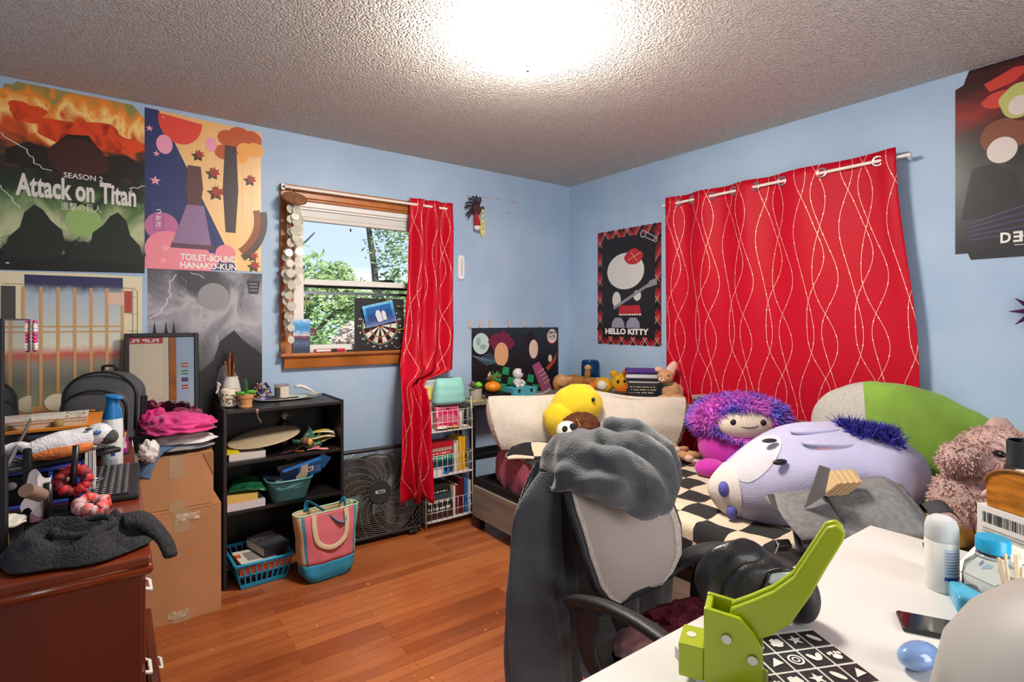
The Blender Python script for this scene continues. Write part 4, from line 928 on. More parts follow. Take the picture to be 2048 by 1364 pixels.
for i, (c, lb) in enumerate((('#d8d4cc', 'white booklet standing beside the blue drawer box'), ('#b9b4c0', 'lilac grey booklet standing beside the blue drawer box'), ('#e0d8d0', 'cream booklet standing nearest the keyboard'))):
    book(lb, (-.066 + i * .009, 2.13, DZ + .055), (.16, .108, .007), c, rz=radians(90), rx=radians(90), group='booklets beside the blue box', name='booklet', cat='booklet').rotation_euler = (radians(0), radians(90), radians(0))

# black accessory stand with scrunchies
blk = M('stand_black', '#121214', .35)
t = T('accessory_stand', 'black metal accessory stand with tall posts at the near left of the dresser', 'stand', (-.165, 1.69, DZ))
MB().bb(-.16, -.012, -.06, .30, 0, .014).bb(-.012, .095, .12, .30, 0, .014).build('base', blk, t, bevel=.004)
MB().bb(-.040, -.022, -.05, -.038, .014, .235).build('post', blk, t, bevel=.005)
MB().bb(-.022, -.004, .19, .202, .014, .20).build('post', blk, t, bevel=.005)
MB().tube([(.075, .22, .014), (.085, .21, .19)], .0075, 10).build('post', blk, t, smooth=True)
MB().tube([(.032, .14, .014), (.032, .14, .115)], .010, 8).build('post', blk, t, smooth=True)
def scrunchie(lab, loc, r, k, col, seed, rot=(0, 0, 0)):
    q = MB(); P_ = []; 
    for i in range(48):
        a = 2 * pi * i / 48; rr_ = k * (1 + .35 * sin(i * 1.9) + .2 * nv((cos(a) * 2, sin(a) * 2, seed))); P_.append(rr_)
    q.tube([(r * cos(2 * pi * i / 48), r * sin(2 * pi * i / 48), .2 * k * sin(i * 1.3)) for i in range(48)], P_, 10, closed=True)
    o = q.build('scrunchie', col, smooth=True); o.location = loc; o.rotation_euler = rot; return tag(o, lab, 'scrunchie')
scm = M('floral_red', '#d4262c', .6, nz=(55, .5), col2='#22222a'); scm2 = M('floral_red_pale', '#d8463e', .6, nz=(45, .5), col2='#c9b4b8')
scrunchie('red and black floral scrunchie around the thin post of the black stand', (-.086, 1.908, DZ + .095), .030, .013, scm, 1, (radians(70), 0, 0))
scrunchie('red floral scrunchie lying at the foot of the thin post', (-.045, 1.845, DZ + .038), .028, .014, scm2, 2, (radians(20), 0, .4))
q = MB(); q.lathe([(.0135, 0), (.0155, 0), (.0155, .062), (.0135, .062)], n=22)
o = q.build('cardboard_roll', M('roll_brown', '#85695a', .8), smooth=True, angle=40); o.location = (-.138, 1.73, DZ + .11); o.rotation_euler = (radians(62), 0, radians(-25)); tag(o, 'short brown cardboard roll stuck on the stand', 'roll')
q = MB(); q.grid(lambda u, v: (lerp(-.025, .02, u) * (1 - .5 * v * 0) + .01 * nv((u * 4, v * 3, 2)), .02 * abs(u - .5), lerp(0, .095, v) + .012 * sin(u * 6)), 8, 8)
o = q.build('paper_scrap', M('pink_paper', '#dcd0d2', .8), solid=.0006); o.location = (-.16, 1.83, DZ + .045); o.rotation_euler = (radians(-8), radians(8), 0); tag(o, 'creased pale pink paper scrap standing behind the cardboard roll', 'paper')
o = MB().box((0, 0, .013), (.03, .02, .026)).build('eraser', M('eraser_pink', '#d8a6b4', .8), bevel=.005); o.location = (-.155, 1.85, DZ + .0145); tag(o, 'small pink eraser on the base of the black stand', 'eraser')
q = MB(); q.lathe([(.026, 0), (.042, 0), (.042, .022), (.026, .022), (.026, 0)], n=30)
o = q.build('tape_roll', M('tape_amber', '#b98f48', .3), smooth=True, angle=40); o.location = (-.235, 1.705, DZ + .0145); tag(o, 'amber roll of packing tape on the near left of the dresser', 'tape')
o = cloth_blob((0, 0, .018), (.05, .03, .02), 4, .3, flat=0).build('crumpled_bag', M('clear_bag', '#c9c4b8', .4), smooth=True); o.location = (-.215, 1.80, DZ + .0145); o.rotation_euler = (0, 0, .5); tag(o, 'crumpled beige bag behind the roll of packing tape', 'bag')
# clear cup of odds and ends next to the tray
o = MB().lathe([(0, 0), (.014, 0), (.017, .014), (.016, .026), (.008, .03), (0, .03)], n=20).build('glass_bottle', M('gold_glass', '#c9b26a', .1, trans=.5, ior=1.3), smooth=True); o.location = (-.16, 2.585, zc_ + .005); o.rotation_euler = (0, 0, 0); tag(o, 'tiny gold glass bottle in front of the floral notebook', 'bottle')

# black knitted top thrown over the front corner
knit = M('black_knit', '#2a2b2f', .85, nz=(150, .5), bump=(260, 1.0), stretch=(1, .25, 1))
q = MB()
def kn(u, v):
    a = 2 * pi * u; c, s_ = cos(a), sin(a); r_ = 1 + .16 * nv((c * 1.4, s_ * 1.4, 3)) + .05 * sin(a * 7)
    x, y = c * .150 * r_ * v, s_ * .112 * r_ * v; z = (.030 + .034 * (1 - 2.6 * abs(nv((x * 9, y * 12, 2)))) + .016 * nv((x * 25, y * 25, 7))) * (1 - v ** 5) + .016 * max(0, nv((x * 6, y * 6, 9))) * (1 - v * v)
    return (x, y, max(z, .002) + .002)
q.grid(kn, 90, 46, cu=True); k_o = q.build('knit_top', knit, smooth=True, solid=.004); k_o.location = (-.055, 1.605, DZ + .003); k_o.rotation_euler = (0, 0, radians(6)); tag(k_o, 'black knitted top thrown across the front corner of the dresser', 'clothing')
q = MB(); q.tube(spline([(.02, 1.60, DZ + .05), (.06, 1.60, DZ + .045), (.10, 1.575, DZ + .0), (.115, 1.55, DZ - .04)], 6), [.03, .034, .036, .038, .04, .04, .04, .038, .036, .034, .032, .03, .03, .028, .028, .027, .026, .026, .022], 14, flat=.45)
q.build('sleeve', knit, smooth=True); s_o = bpy.data.objects['sleeve']; s_o.parent = k_o; s_o.matrix_parent_inverse = (Matrix.Translation(k_o.location) @ Matrix.Rotation(radians(6), 4, 'Z')).inverted()
q = MB(); q.tube(spline([(-.05, -.03, .052), (.0, -.062, .05), (.05, -.035, .054), (.045, .02, .056), (.0, .045, .052), (-.045, .02, .052), (-.05, -.025, .052)], 6), .009, 8); q.build('neckband', knit, k_o, smooth=True)

# ------------------------------------------------ cardboard boxes, clothes, backpack, mirror
card = M('cardboard', '#b5835a', .8, nz=(4, .12), bump=(300, .1)); card2 = M('cardboard_edge', '#9c6e48', .85); tape_c = M('clear_tape', '#c9ad8a', .15, alpha=.55)
def carton(lab, loc, d, rz, flaps=True):
    t = T('cardboard_box', lab, 'box', loc, rz); x, y, z = d
    MB().bb(-x / 2, x / 2, -y / 2, y / 2, 0, z - .004).build('body', card, t, bevel=.003)
    MB().bb(-x / 2, x / 2, -y / 2 - .001, -.002, z - .004, z).build('flap', card, t); MB().bb(-x / 2, x / 2, .002, y / 2 + .001, z - .004, z).build('flap', card, t)
    MB().bb(-.03, .03, -y / 2 - .0012, -y / 2 - .0002, z - .10, z).build('tape', tape_c, t); MB().bb(-.03, .03, -y / 2 - .0012, -y / 2 - .0002, 0, .035).build('tape', tape_c, t); MB().bb(-.03, .03, -y / 2, y / 2, z, z + .0006).build('tape', tape_c, t)
    return t, (x, y, z)
BZ = .495
t, d = carton('large cardboard box on the floor between dresser and bookcase, under another box', (.246, 3.005, 0), (.315, .40, BZ), 0)
q = MB(); q.grid(lambda u, v: (lerp(-.02, .07, u), -.203 - .008 * nv((u * 5, v * 5, 1)), BZ - .02 - .03 * v + .012 * nv((u * 6, v * 2, 3))), 10, 5); q.build('loose_tape', M('tape_shine', '#d9c6ac', .1, alpha=.6), t, smooth=True)
q = MB(); q.grid(lambda u, v: (lerp(-.05, .03, u), -.202 - .006 * nv((u * 5, v * 5, 7)), .05 - .03 * v + .012 * nv((u * 6, v * 2, 9))), 10, 5); q.build('loose_tape', M('tape_shine', ''), t, smooth=True)
t, d = carton('smaller cardboard box stacked on the large one, clothes piled on it', (.238, 3.015, BZ + .001), (.285, .38, .235), radians(-2))
q = MB(); q.tri([(.10, -.192, .235), (.143, -.192, .235), (.143, -.192, .13)]); q.build('torn_corner', card2, t, solid=.003)
CZ = BZ + .236
pinkm = M('magenta_fabric', '#cf2f7e', .6, nz=(6, .12), sheen=.3); jean = M('denim', '#4e6a8c', .8, nz=(60, .3), bump=(400, .4)); whc = M('white_fabric', '#dcdad8', .8); grc = M('grey_fabric', '#8d8c92', .8); mrn = M('maroon_fabric', '#7a2448', .6)
o = cloth_blob((.0, .0, .055), (.125, .09, .075), 3, .22, 2.0, 80, 48, 1.2, flat=.0).build('pink_garment', pinkm, smooth=True); o.location = (.245, 2.90, CZ + .045); tag(o, 'crumpled bright pink garment on top of the clothes pile', 'clothing')
o = cloth_blob((.0, .0, .03), (.06, .055, .055), 12, .25, 2.4, 50, 30, 1.1, flat=-.02).build('pink_blouse', M('magenta_dark', '#c42c74', .6), smooth=True); o.location = (.165, 2.985, CZ + .10); tag(o, 'second pink garment rising at the back of the clothes pile', 'clothing')
o = cloth_blob((.0, .0, .03), (.075, .05, .05), 21, .25, 2.4, 50, 30, .9, flat=-.02).build('maroon_garment', mrn, smooth=True); o.location = (.275, 3.0, CZ + .10); tag(o, 'dark maroon garment behind the bright pink one', 'clothing')
o = cloth_blob((.0, .0, .03), (.13, .085, .035), 9, .18, 2.5, 60, 30, .8, flat=0).build('white_garment', whc, smooth=True); o.location = (.262, 2.93, CZ + .014); tag(o, 'white garment under the pink clothes at the box edge', 'clothing')
o = cloth_blob((.0, .0, .018), (.14, .07, .022), 29, .18, 2.5, 60, 30, .8, flat=0).build('grey_garment', grc, smooth=True); o.location = (.235, 2.905, CZ + .0); tag(o, 'grey patterned garment at the very bottom of the clothes pile', 'clothing')
q = MB(); q.tube(spline([(.21, 2.88, CZ + .03), (.165, 2.83, CZ + .032), (.125, 2.79, CZ + .0), (.10, 2.765, CZ - .065)], 6), [.03] * 8 + [.034] * 5 + [.036] * 6, 14, flat=.5)
o = q.build('jeans', jean, smooth=True); tag(o, 'blue denim jeans leg hanging off the corner of the cardboard box', 'clothing')
o = cloth_blob((0, 0, 0), (.032, .03, .04), 33, .3, 2.6, 40, 24, 1.2).build('white_sock', whc, smooth=True); o.location = (.125, 2.77, CZ + .045); tag(o, 'crumpled white sock on the hanging jeans leg', 'clothing')

t = T('backpack', 'dark grey backpack with black zips standing at the back of the dresser', 'backpack', (-.03, 3.07, DZ + .006), rot=(radians(-5), 0, radians(-24)))
t.scale = (.9, .9, .7)
gb = M('backpack_grey', '#4d4f53', .8, nz=(120, .25), bump=(350, .3)); zb = M('zip_black', '#17181a', .5)
def bp(u, v, sx, sy, sz, ex=3.2):
    a = 2 * pi * u; c, s_ = cos(a), sin(a); x = sx * (abs(c) ** (2 / ex)) * (1 if c > 0 else -1); y = sy * (abs(s_) ** (2 / ex)) * (1 if s_ > 0 else -1)
    z = sz * v; top = sm(.55, 1, v); k = sqrt(max(0, 1 - (max(0, (v - .62) / .38)) ** 2.6)); return (x * lerp(1, k, 1), y * (1 - .35 * top) * max(k, .05), z)
q = MB(); q.grid(lambda u, v: bp(u, v, .17, .085, .43), 48, 28, cu=True); q.build('main_body', gb, t, smooth=True)
q = MB(); q.grid(lambda u, v: (lambda p: (p[0], p[1] - .07, p[2]))(bp(u, v, .145, .055, .31)), 48, 24, cu=True); q.build('front_pocket', gb, t, smooth=True)
q = MB(); q.grid(lambda u, v: (lambda p: (p[0], p[1] - .115, p[2] + .01))(bp(u, v, .125, .03, .17)), 40, 20, cu=True); q.build('lower_pocket', gb, t, smooth=True)
for sx, sz, yo in ((.160, .415, -.055), (.140, .300, -.105), (.12, .172, -.135)):
    P_ = [(sx * cos(a), yo, sz * .62 + sz * .385 * sin(a)) for a in [pi * i / 24 for i in range(25)]]
    q = MB(); q.tube([(sx * 1.0, yo, .05)] + P_ + [(-sx * 1.0, yo, .05)], .0065, 8); q.build('zip', zb, t, smooth=True)
MB().tube(spline([(-.03, .03, .42), (-.025, .02, .455), (.025, .02, .455), (.03, .03, .42)], 5), .008, 8).build('haul_loop', zb, t, smooth=True)
MB().bb(.168, .182, -.03, .02, .10, .26).build('side_strap', zb, t, bevel=.004)

t = T('mirror', 'black-framed rectangular mirror leaning on the wall behind the clothes pile', 'mirror', (.207, 3.275, CZ + .012), rot=(radians(-3.2), 0, 0))
mw, mh = .322, .525
q = MB(); q.bb(-mw / 2, -mw / 2 + .022, -.012, .008, 0, mh); q.bb(mw / 2 - .022, mw / 2, -.012, .008, 0, mh); q.bb(-mw / 2 + .022, mw / 2 - .022, -.012, .008, mh - .022, mh); q.bb(-mw / 2 + .022, mw / 2 - .022, -.012, .008, 0, .022)
q.build('frame', M('frame_black', '#151517', .4), t, bevel=.004)
MB().bb(-mw / 2 + .02, mw / 2 - .02, -.004, .002, .02, mh - .02).build('glass', M('mirror_silver', '#e6e8ea', .01, 1), t)
# things behind the viewer that the mirror shows
q = MB(); q.X = Matrix(((-1, 0, 0, .47), (0, 0, 1, Y0 + .018), (0, 1, 0, .9), (0, 0, 0, 1))); q.mat(P('sign_cream', '#e0d8bc')).rect(0, 0, .52, .70, 1); q.mat(P('sign_red', '#b8424a')).rect(0, .63, .52, .70, 2); q.mat(white).text('FLIP FLOPS', .04, .645, .44, .04, 4, .03)
o = q.build('door_poster'); tag(o, 'cream poster with a red heading on the door, seen in the mirror', 'poster')
q = MB(); q.X = Matrix(((-1, 0, 0, .72), (0, 0, 1, Y0 + .002), (0, 1, 0, 1.25), (0, 0, 0, 1)))
for i, (a, b_) in enumerate((('#b03040', '#e0dcd8'), ('#2f7a4a', '#e0dcd8'), ('#30407a', '#b03040'), ('#a83038', '#ddd'+'8d0'))): q.mat(P('flag' + a, a)).rect(0, .0 - i * .085, .07, .045 - i * .085, 1); q.mat(P('flag2' + b_, b_)).rect(0, .016 - i * .085, .07, .028 - i * .085, 2)
o = q.build('flag_stickers'); tag(o, 'column of small flag stickers beside the door, seen in the mirror', 'sticker')
# ------------------------------------------------ bookcase and what it carries
KX0, KX1, KY0, KY1, KZ = .440, 1.038, 2.993, 3.340, .892
esp = M('espresso_board', '#1d1719', .38, nz=(3, .2), stretch=(1, 1, .2)); espe = M('espresso_edge', '#33292a', .4)
t = T('bookcase', 'black-brown bookcase with two shelves standing under the window', 'bookcase', (KX0, KY0, 0))
W_, D_ = KX1 - KX0, KY1 - KY0
MB().bb(0, .016, 0, D_, 0, KZ).build('side_panel', esp, t, bevel=.0015); MB().bb(W_ - .016, W_, 0, D_, 0, KZ).build('side_panel', esp, t, bevel=.0015)
MB().bb(.016, W_ - .016, 0, D_ - .004, KZ - .024, KZ - .006).build('top_panel', esp, t, bevel=.0015)
MB().bb(.016, W_ - .016, D_ - .006, D_ - .002, .02, KZ - .024).build('back_panel', M('back_board', '#17120f', .5), t)
S1, S2 = .625, .383
for z in (S1, S2): MB().bb(.0165, W_ - .0165, .004, D_ - .007, z - .018, z).build('shelf', esp, t, bevel=.0015)
for x in (.30, .475): MB().bb(x, x + .03, .02, .07, S1 - .03, S1 - .018).build('shelf_bracket', M('bracket_brown', '#3a3230', .5), t)
TZ = KZ - .006 + .0002
# on top
def lathe_thing(nm, lab, cat, loc, prof, m_, n=24, ang=40, group=None):
    o = MB().lathe(prof, n=n).build(nm, m_, smooth=True, angle=ang); o.location = loc; return tag(o, lab, cat, group)
t = T('vase', 'off-white vase holding cinnamon-brown sticks on top of the bookcase', 'vase', (.515, 3.255, TZ))
MB().lathe([(0, 0), (.046, 0), (.050, .02), (.048, .07), (.040, .115), (.034, .135), (.035, .146), (.031, .146), (.030, .12), (.0, .10)], n=28).build('vase_body', M('glazed_white', '#d6d0c8', .35), t, smooth=True, angle=60)
rr = random.Random(8)
for i in range(13):
    a = rr.uniform(0, 6.28); r_ = rr.uniform(.004, .024); s_ = rr.uniform(.5, 1.35)
    MB().cyl((r_ * cos(a) * .6, r_ * sin(a) * .6, .105), (r_ * cos(a) * 1.5 * s_, r_ * sin(a) * 1.2, rr.uniform(.21, .275)), .0052, .0048, 7).build('stick', M(('stick_brown', 'stick_dark')[i % 3 == 0], ('#8a5230', '#4a2a1c')[i % 3 == 0], .7, nz=(60, .3)), t, smooth=True, angle=50)
t = T('flower_candle_holder', 'round holder with brown carved leaf pattern beside the terracotta pot', 'candle holder', (.487, 3.125, TZ))
MB().lathe([(.0, .001), (.052, .001), (.054, .007), (0, .007)], n=28).build('base', M('holder_black', '#1a1a1c', .3), t, smooth=True, angle=40)
MB().lathe([(0, .0075), (.040, .0075), (.042, .02), (.041, .085), (.037, .092), (.034, .085), (.034, .03), (0, .03)], n=32).build('holder', M('carved_cream', '#d9cdb8', .5), t, smooth=True, angle=60)
q = MB()
for i in range(40):
    a = rr.uniform(pi, 2 * pi); z = rr.uniform(.018, .078); tl = rr.uniform(-1.2, 1.2)
    P_ = []
    for k in range(8):
        b_ = 2 * pi * k / 8; u, v = .0085 * cos(b_), .0028 * sin(b_); u, v = u * cos(tl) - v * sin(tl), u * sin(tl) + v * cos(tl); aa = a + u / .042; P_.append((.0428 * cos(aa), .0428 * sin(aa), z + v))
    q.tri(P_)
q.build('leaf_pattern', M('carved_brown', '#5a3c26', .6), t)
q = MB()
for i in range(3): q.ell((-.055 + i * .004, .0, .085 + i * .018), (.006, .003, .014), 8, 6, ry=.5 - i * .6)
q.tube([(-.04, 0, .05), (-.055, 0, .085), (-.05, 0, .125)], .0012, 5); q.build('twig', M('pale_twig', '#c9b9bb', .6), t)
t = T('potted_succulent', 'small green succulent in a terracotta pot on top of the bookcase', 'plant', (.552, 3.06, TZ))
terr = M('terracotta', '#c98f5e', .7, nz=(20, .1))
MB().lathe([(0, 0), (.030, 0), (.032, .008), (.0295, .012), (.034, .045), (.0375, .048), (.039, .068), (.035, .068), (.033, .06), (0, .058)], n=28).build('pot', terr, t, smooth=True, angle=35)
def rosette(q, c, n_, l, w_, tilt, seed, up=0):
    r2 = random.Random(seed)
    for i in range(n_):
        a = i * 2.4 + r2.uniform(-.2, .2); k = i / n_; tt = lerp(tilt, 1.3, k); ll = l * lerp(1, .55, k)
        d = Vector((cos(a) * cos(tt), sin(a) * cos(tt), sin(tt))); p = Vector(c) + d * ll * .5 + Vector((0, 0, up * k))
        q.ell(p, (ll * .55, w_ * .6, w_ * .28), 8, 6, rz=a, ry=-tt)
sg = M('succulent_green', '#5aa53a', .45, nz=(30, .3)); sg2 = M('succulent_dark', '#2f6a34', .5)
q = MB(); rosette(q, (-.022, 0, .065), 12, .03, .02, .2, 1); rosette(q, (.024, -.005, .068), 14, .032, .024, .35, 2); rosette(q, (.0, -.02, .062), 10, .022, .016, .3, 3); q.build('leaves', sg, t, smooth=True)
q = MB()
for i in range(9): rosette(q, (0, .01, .06 + i * .0095), 5, .02 - i * .0014, .013, .35, 20 + i)
q.build('spike_plant', sg2, t, smooth=True)
t = T('tray', 'long pale leaf-shaped tray lying across the bookcase top', 'tray', (.795, 3.225, TZ + .0005))
def leaf_tray(u, v):
    a = 2 * pi * u; k = v; r_ = .5 - .5 * 0
    return (.175 * cos(a) * k, .062 * sin(a) * k * (1 - .25 * cos(a)), .004 + .014 * max(0, k - .7) / .3 * (1 - .7 * max(0, -sin(a))))
q = MB(); q.grid(leaf_tray, 48, 10, cu=True); q.build('dish', M('tray_green_white', '#b9c4b8', .3, nz=(20, .15)), t, smooth=True, solid=.003)
MB().tube([(-.12 + .02 * i, -.02 + .002 * i, .009) for i in range(10)], .0045, 8).build('dark_stick', M('tray_dark', '#2a2c2c', .3), t, smooth=True)
t = T('jar_candle', 'candle in a clear glass jar with a pale label on the leaf tray', 'candle', (.765, 3.215, TZ + .0085))
MB().lathe([(0, 0), (.038, 0), (.039, .004), (.039, .082), (.037, .082), (.037, .008), (0, .008)], n=28).build('jar', M('jar_glass', '#e8dfdc', .05, trans=.85, ior=1.2), t, smooth=True, angle=40)
MB().lathe([(0, .0085), (.0365, .0085), (.0365, .066), (0, .066)], n=28).build('wax', M('wax_tan', '#cfae90', .5), t, smooth=True, angle=40)
MB().lathe([(.0394, .01), (.0394, .07)], n=10, a0=radians(245), a1=radians(330)).build('label_paper', M('label_cream', '#d9cfc0', .6), t)
t = T('bead_tangle', 'tangle of beads and a copper scrunched flower on the left of the leaf tray', 'beads', (.672, 3.262, TZ + .012))
rr = random.Random(12)
for c, nm, n_ in (('#a9663f', 'copper_beads', 26), ('#b8ada4', 'pearl_beads', 24), ('#3d3550', 'dark_beads', 22), ('#5a6fc0', 'blue_beads', 12)):
    q = MB()
    for i in range(n_):
        a = rr.uniform(0, 6.28); z = rr.uniform(.006, .085); r_ = .048 * sqrt(max(.05, 1 - (z / .095) ** 2)) * (rr.uniform(.6, 1) if nm == 'copper_beads' else 1)
        q.ell((r_ * cos(a), r_ * .5 * sin(a), z), .0058, 8, 5)
    q.build(nm, M(nm, c, .25, .3), t, smooth=True)
q = MB(); q.tube([(.075 * cos(a) - .01, .03 * sin(a) - .02, .004) for a in [2 * pi * i / 30 for i in range(30)]], .0035, 6, closed=True); q.build('bracelet', M('violet_metal', '#6a5ca8', .2, .8), t, smooth=True)
t = T('shell_wing', 'white feather-like wing ornament resting on the right end of the leaf tray', 'ornament', (.895, 3.245, TZ + .02), rz=radians(-8))
q = MB(); q.tube(spline([(-.055, .0, .045), (-.02, .0, .048), (.02, .0, .03), (.06, .0, .004)], 6), [.012, .016, .02, .022, .023, .024, .024, .024, .024, .023, .022, .021, .02, .018, .015, .013, .010, .008, .005], 12, flat=.45); q.build('wing', M('feather_white', '#dcd8d6', .6, nz=(50, .12), bump=(120, .4)), t, smooth=True)
q = MB(); q.ell((.065, -.01, .004), (.03, .018, .006)).ell((.045, -.02, .002), (.03, .015, .006)); q.build('shell_edge', M('shell_grey', '#b6b2ac', .4), t, smooth=True)
t = T('ribbon_hook', 'small hook with a white ribbon tail under the bookcase top edge', 'hook', (.592, KY0 - .003, KZ - .03))
MB().lathe([(0, 0), (.007, 0), (.006, .014), (.008, .02), (0, .02)], n=10).build('hook', M('hook_tan', '#b89a84', .4), t, smooth=True); MB().tube(spline([(0, -.003, 0), (.004, -.005, -.02), (.014, -.004, -.04), (.018, -.004, -.052)], 5), [.002] * 5 + [.0035] * 11, 8, flat=.4).build('ribbon', M('ribbon_white', '#d9cfc8', .6), t, smooth=True)
# upper shelf
t = T('figurine', 'small figurine in a straw hat and dark jacket at the back of the upper shelf', 'figurine', (.795, 3.285, S1 + .0005))
MB().lathe([(.014, 0), (.016, .03), (.015, .055)], n=12).build('trousers', M('fig_cream', '#b5a894', .7), t, smooth=True); MB().lathe([(.016, .055), (.021, .08), (.023, .115), (.016, .135), (.008, .14)], n=14).build('jacket', M('fig_black', '#151a1a', .5), t, smooth=True)
MB().ell((0, 0, .153), (.013, .013, .015)).build('head', M('fig_face', '#c2ac94', .6), t, smooth=True); MB().lathe([(.034, .162), (.015, .166), (.013, .176), (0, .178)], n=20).build('hat', M('fig_hat', '#b09a74', .8), t, smooth=True)
MB().tube([(.018, -.008, .125), (.024, -.014, .10), (.012, -.018, .088)], .0055, 8).tube([(-.018, -.008, .125), (-.024, -.014, .10), (-.010, -.018, .085)], .0055, 8).build('arms', M('fig_black', ''), t, smooth=True)
t = MB().ell((0, 0, 0), (.185, .115, .007), 48, 10).build('oval_board', M('linen_tan', '#b8a688', .6, nz=(60, .08)), smooth=True); t.location = (.657, 3.13, S1 + .084); t.rotation_euler = (radians(13), radians(-7), radians(4)); tag(t, 'flat oval tan board lying slanted on the upper bookcase shelf', 'board')
book('white book lying flat under the oval board on the upper shelf', (.555, 3.10, S1 + .0004), (.17, .15, .034), '#cfc8c2')
o = MB().bb(-.028, .028, -.06, .06, 0, .012).build('yellow_pad', M('sticky_yellow', '#d8c81e', .6)); o.location = (.488, 3.085, S1 + .0348); tag(o, 'small yellow note pad on the white book under the oval board', 'note pad')
t = T('felt_flower', 'dark green felt flower with an amber centre lying beside the oval board', 'felt flower', (.865, 3.05, S1 + .012))
fg = M('felt_green', '#2f5f48', .9, bump=(150, .3))
for i, (a, l, dz) in enumerate(((.5, .085, .055), (1.4, .06, .085), (2.6, .09, .02), (-.3, .07, .0), (-1.4, .06, -.0), (3.6, .05, .03))):
    q = MB(); q.grid(lambda u, v: (l * v * cos(a) + .03 * (u - .5) * -sin(a) * sin(pi * min(v + .1, 1)) * 2, (l * v * sin(a) + .03 * (u - .5) * cos(a) * sin(pi * min(v + .1, 1)) * 2) * .6, .02 + dz * v + .012 * sin(u * 5 + i)), 6, 8); q.build('petal', fg, t, smooth=True, solid=.003)
MB().ell((.0, -.02, .035), (.015, .012, .02)).build('amber_bud', M('amber_bead', '#d9a24a', .4), t, smooth=True); MB().ell((-.025, -.015, .045), (.02, .014, .02), amp=.4, freq=4).build('brown_bud', M('bud_brown', '#6a4a38', .7), t, smooth=True)
t = T('pencil', 'orange pencil sticking out over the upper shelf edge', 'pencil', (.80, 2.99, S1 + .014), rot=(radians(100), 0, radians(12)))
MB().cyl((0, 0, -.05), (0, 0, .04), .0042, n=6).build('shaft', M('pencil_orange', '#e0922a', .4), t); MB().cyl((0, 0, .04), (0, 0, .054), .0042, .0008, 6).build('tip', M('pencil_tip', '#d0b088', .6), t); t.rotation_euler = (radians(78), radians(0), radians(10))
o = MB().tube(spline([(-.05, .0, .0), (.0, -.01, .012), (.03, .02, .006), (.06, .02, .02)], 5), [.008, .01, .01, .009, .008, .008, .008, .008, .008, .008, .008, .008, .008, .008, .007, .005], 8, flat=.4).build('maroon_ribbon', M('maroon_cloth', '#4a1a24', .7), smooth=True); o.location = (.765, 3.03, S1 + .004); tag(o, 'dark maroon ribbon lying under the felt flower', 'ribbon')
for i, (c, lb, s_) in enumerate((('#c9b06a', 'yellowed envelope in the paper heap on the upper shelf', 1.0), ('#d9d0b8', 'cream envelope in the paper heap on the upper shelf', .95), ('#cdbd8c', 'tan folded letter in the paper heap on the upper shelf', .9), ('#dcd6c6', 'white folded sheet on top of the paper heap on the upper shelf', 1.0), ('#d8b84a', 'bright yellow slip in the paper heap on the upper shelf', .6))):
    q = MB(); q.grid(lambda u, v: ((u - .5) * .15 * s_, (v - .5) * .10 * s_, .010 * (1 - (2 * u - 1) ** 2) * (i % 2) + .008 * u * i / 4), 6, 5); o = q.build('envelope', M('env' + c, c, .75), smooth=True, solid=.004); o.location = (.935 + .006 * (i % 2), 3.10 - .01 * (i % 3), S1 + .036 + i * .0125); o.rotation_euler = (radians(-4), radians(-8 + 3 * i), radians((25, -10, 15, -18, 30)[i])); tag(o, lb, 'envelope', 'paper heap on the upper shelf')
for i, (x, y, lb) in enumerate(((.905, 3.025, 'pink paper slip lying at the front of the upper shelf'), (.87, 3.06, 'second pink slip half under the paper heap'))):
    q = MB(); q.grid(lambda u, v: ((u - .5) * .11, (v - .5) * .045, .004 * sin(u * 5) + .005), 8, 2); o = q.build('paper_slip', M('slip_pink', '#dc8a90', .7), smooth=True, solid=.002); o.location = (x, y, S1 + .002 + .012 * i); o.rotation_euler = (0, 0, radians(-12 - 20 * i)); tag(o, lb, 'paper')
# middle shelf
book('thick white book lying at the bottom left of the middle shelf', (.545, 3.10, S2 + .0004), (.175, .21, .036), '#c9c6cc', tcol='#9aa')
book('yellow book lying on the thick white book', (.528, 3.085, S2 + .037), (.14, .17, .036), '#cfae62', pages='#d8c49a')
q = MB(); q.grid(lambda u, v: ((u - .5) * .17, (v - .5) * .2, .010 * sin(u * 3) + .012 * nv((u * 4, v * 4, 1))), 16, 14); o = q.build('green_folder', M('folder_green', '#1d5a3a', .2, nz=(30, .4)), smooth=True, solid=.006); o.location = (.575, 3.10, S2 + .096); o.rotation_euler = (radians(6), radians(4), radians(-14)); tag(o, 'shiny dark green folder on top of the yellow book', 'folder')
def basket(nm, lab, loc, m_, bx, by, h, tx, ty, slots, rz=0, thick=.003):
    t = T(nm, lab, 'bin', loc, rz)
    def sh(u, v, k=1):
        a = 2 * pi * u; c, s_ = cos(a), sin(a); e = 5; x = abs(c) ** (2 / e) * (1 if c > 0 else -1); y = abs(s_) ** (2 / e) * (1 if s_ > 0 else -1)
        return (x * lerp(bx, tx, v), y * lerp(by, ty, v), h * v)
    return t, sh
t, sh = basket('clear_bin', 'clear teal plastic bin stuffed with papers on the middle shelf', (.755, 3.085, S2 + .002), None, .085, .10, .115, .115, .135, False)
teal = M('teal_clear', '#7cc6cc', .12, trans=.75, ior=1.15)
q = MB(); q.grid(lambda u, v: sh(u, v), 56, 10, cu=True); q.tri([sh(i / 56, 0) for i in range(56)][::-1]); q.build('bin_wall', teal, t, smooth=True, angle=50, solid=.003)
q = MB(); q.tube([sh(i / 56, 1) for i in range(56)], .005, 8, closed=True); q.build('bin_rim', M('teal_rim', '#5fb0b8', .2, trans=.3), t, smooth=True)
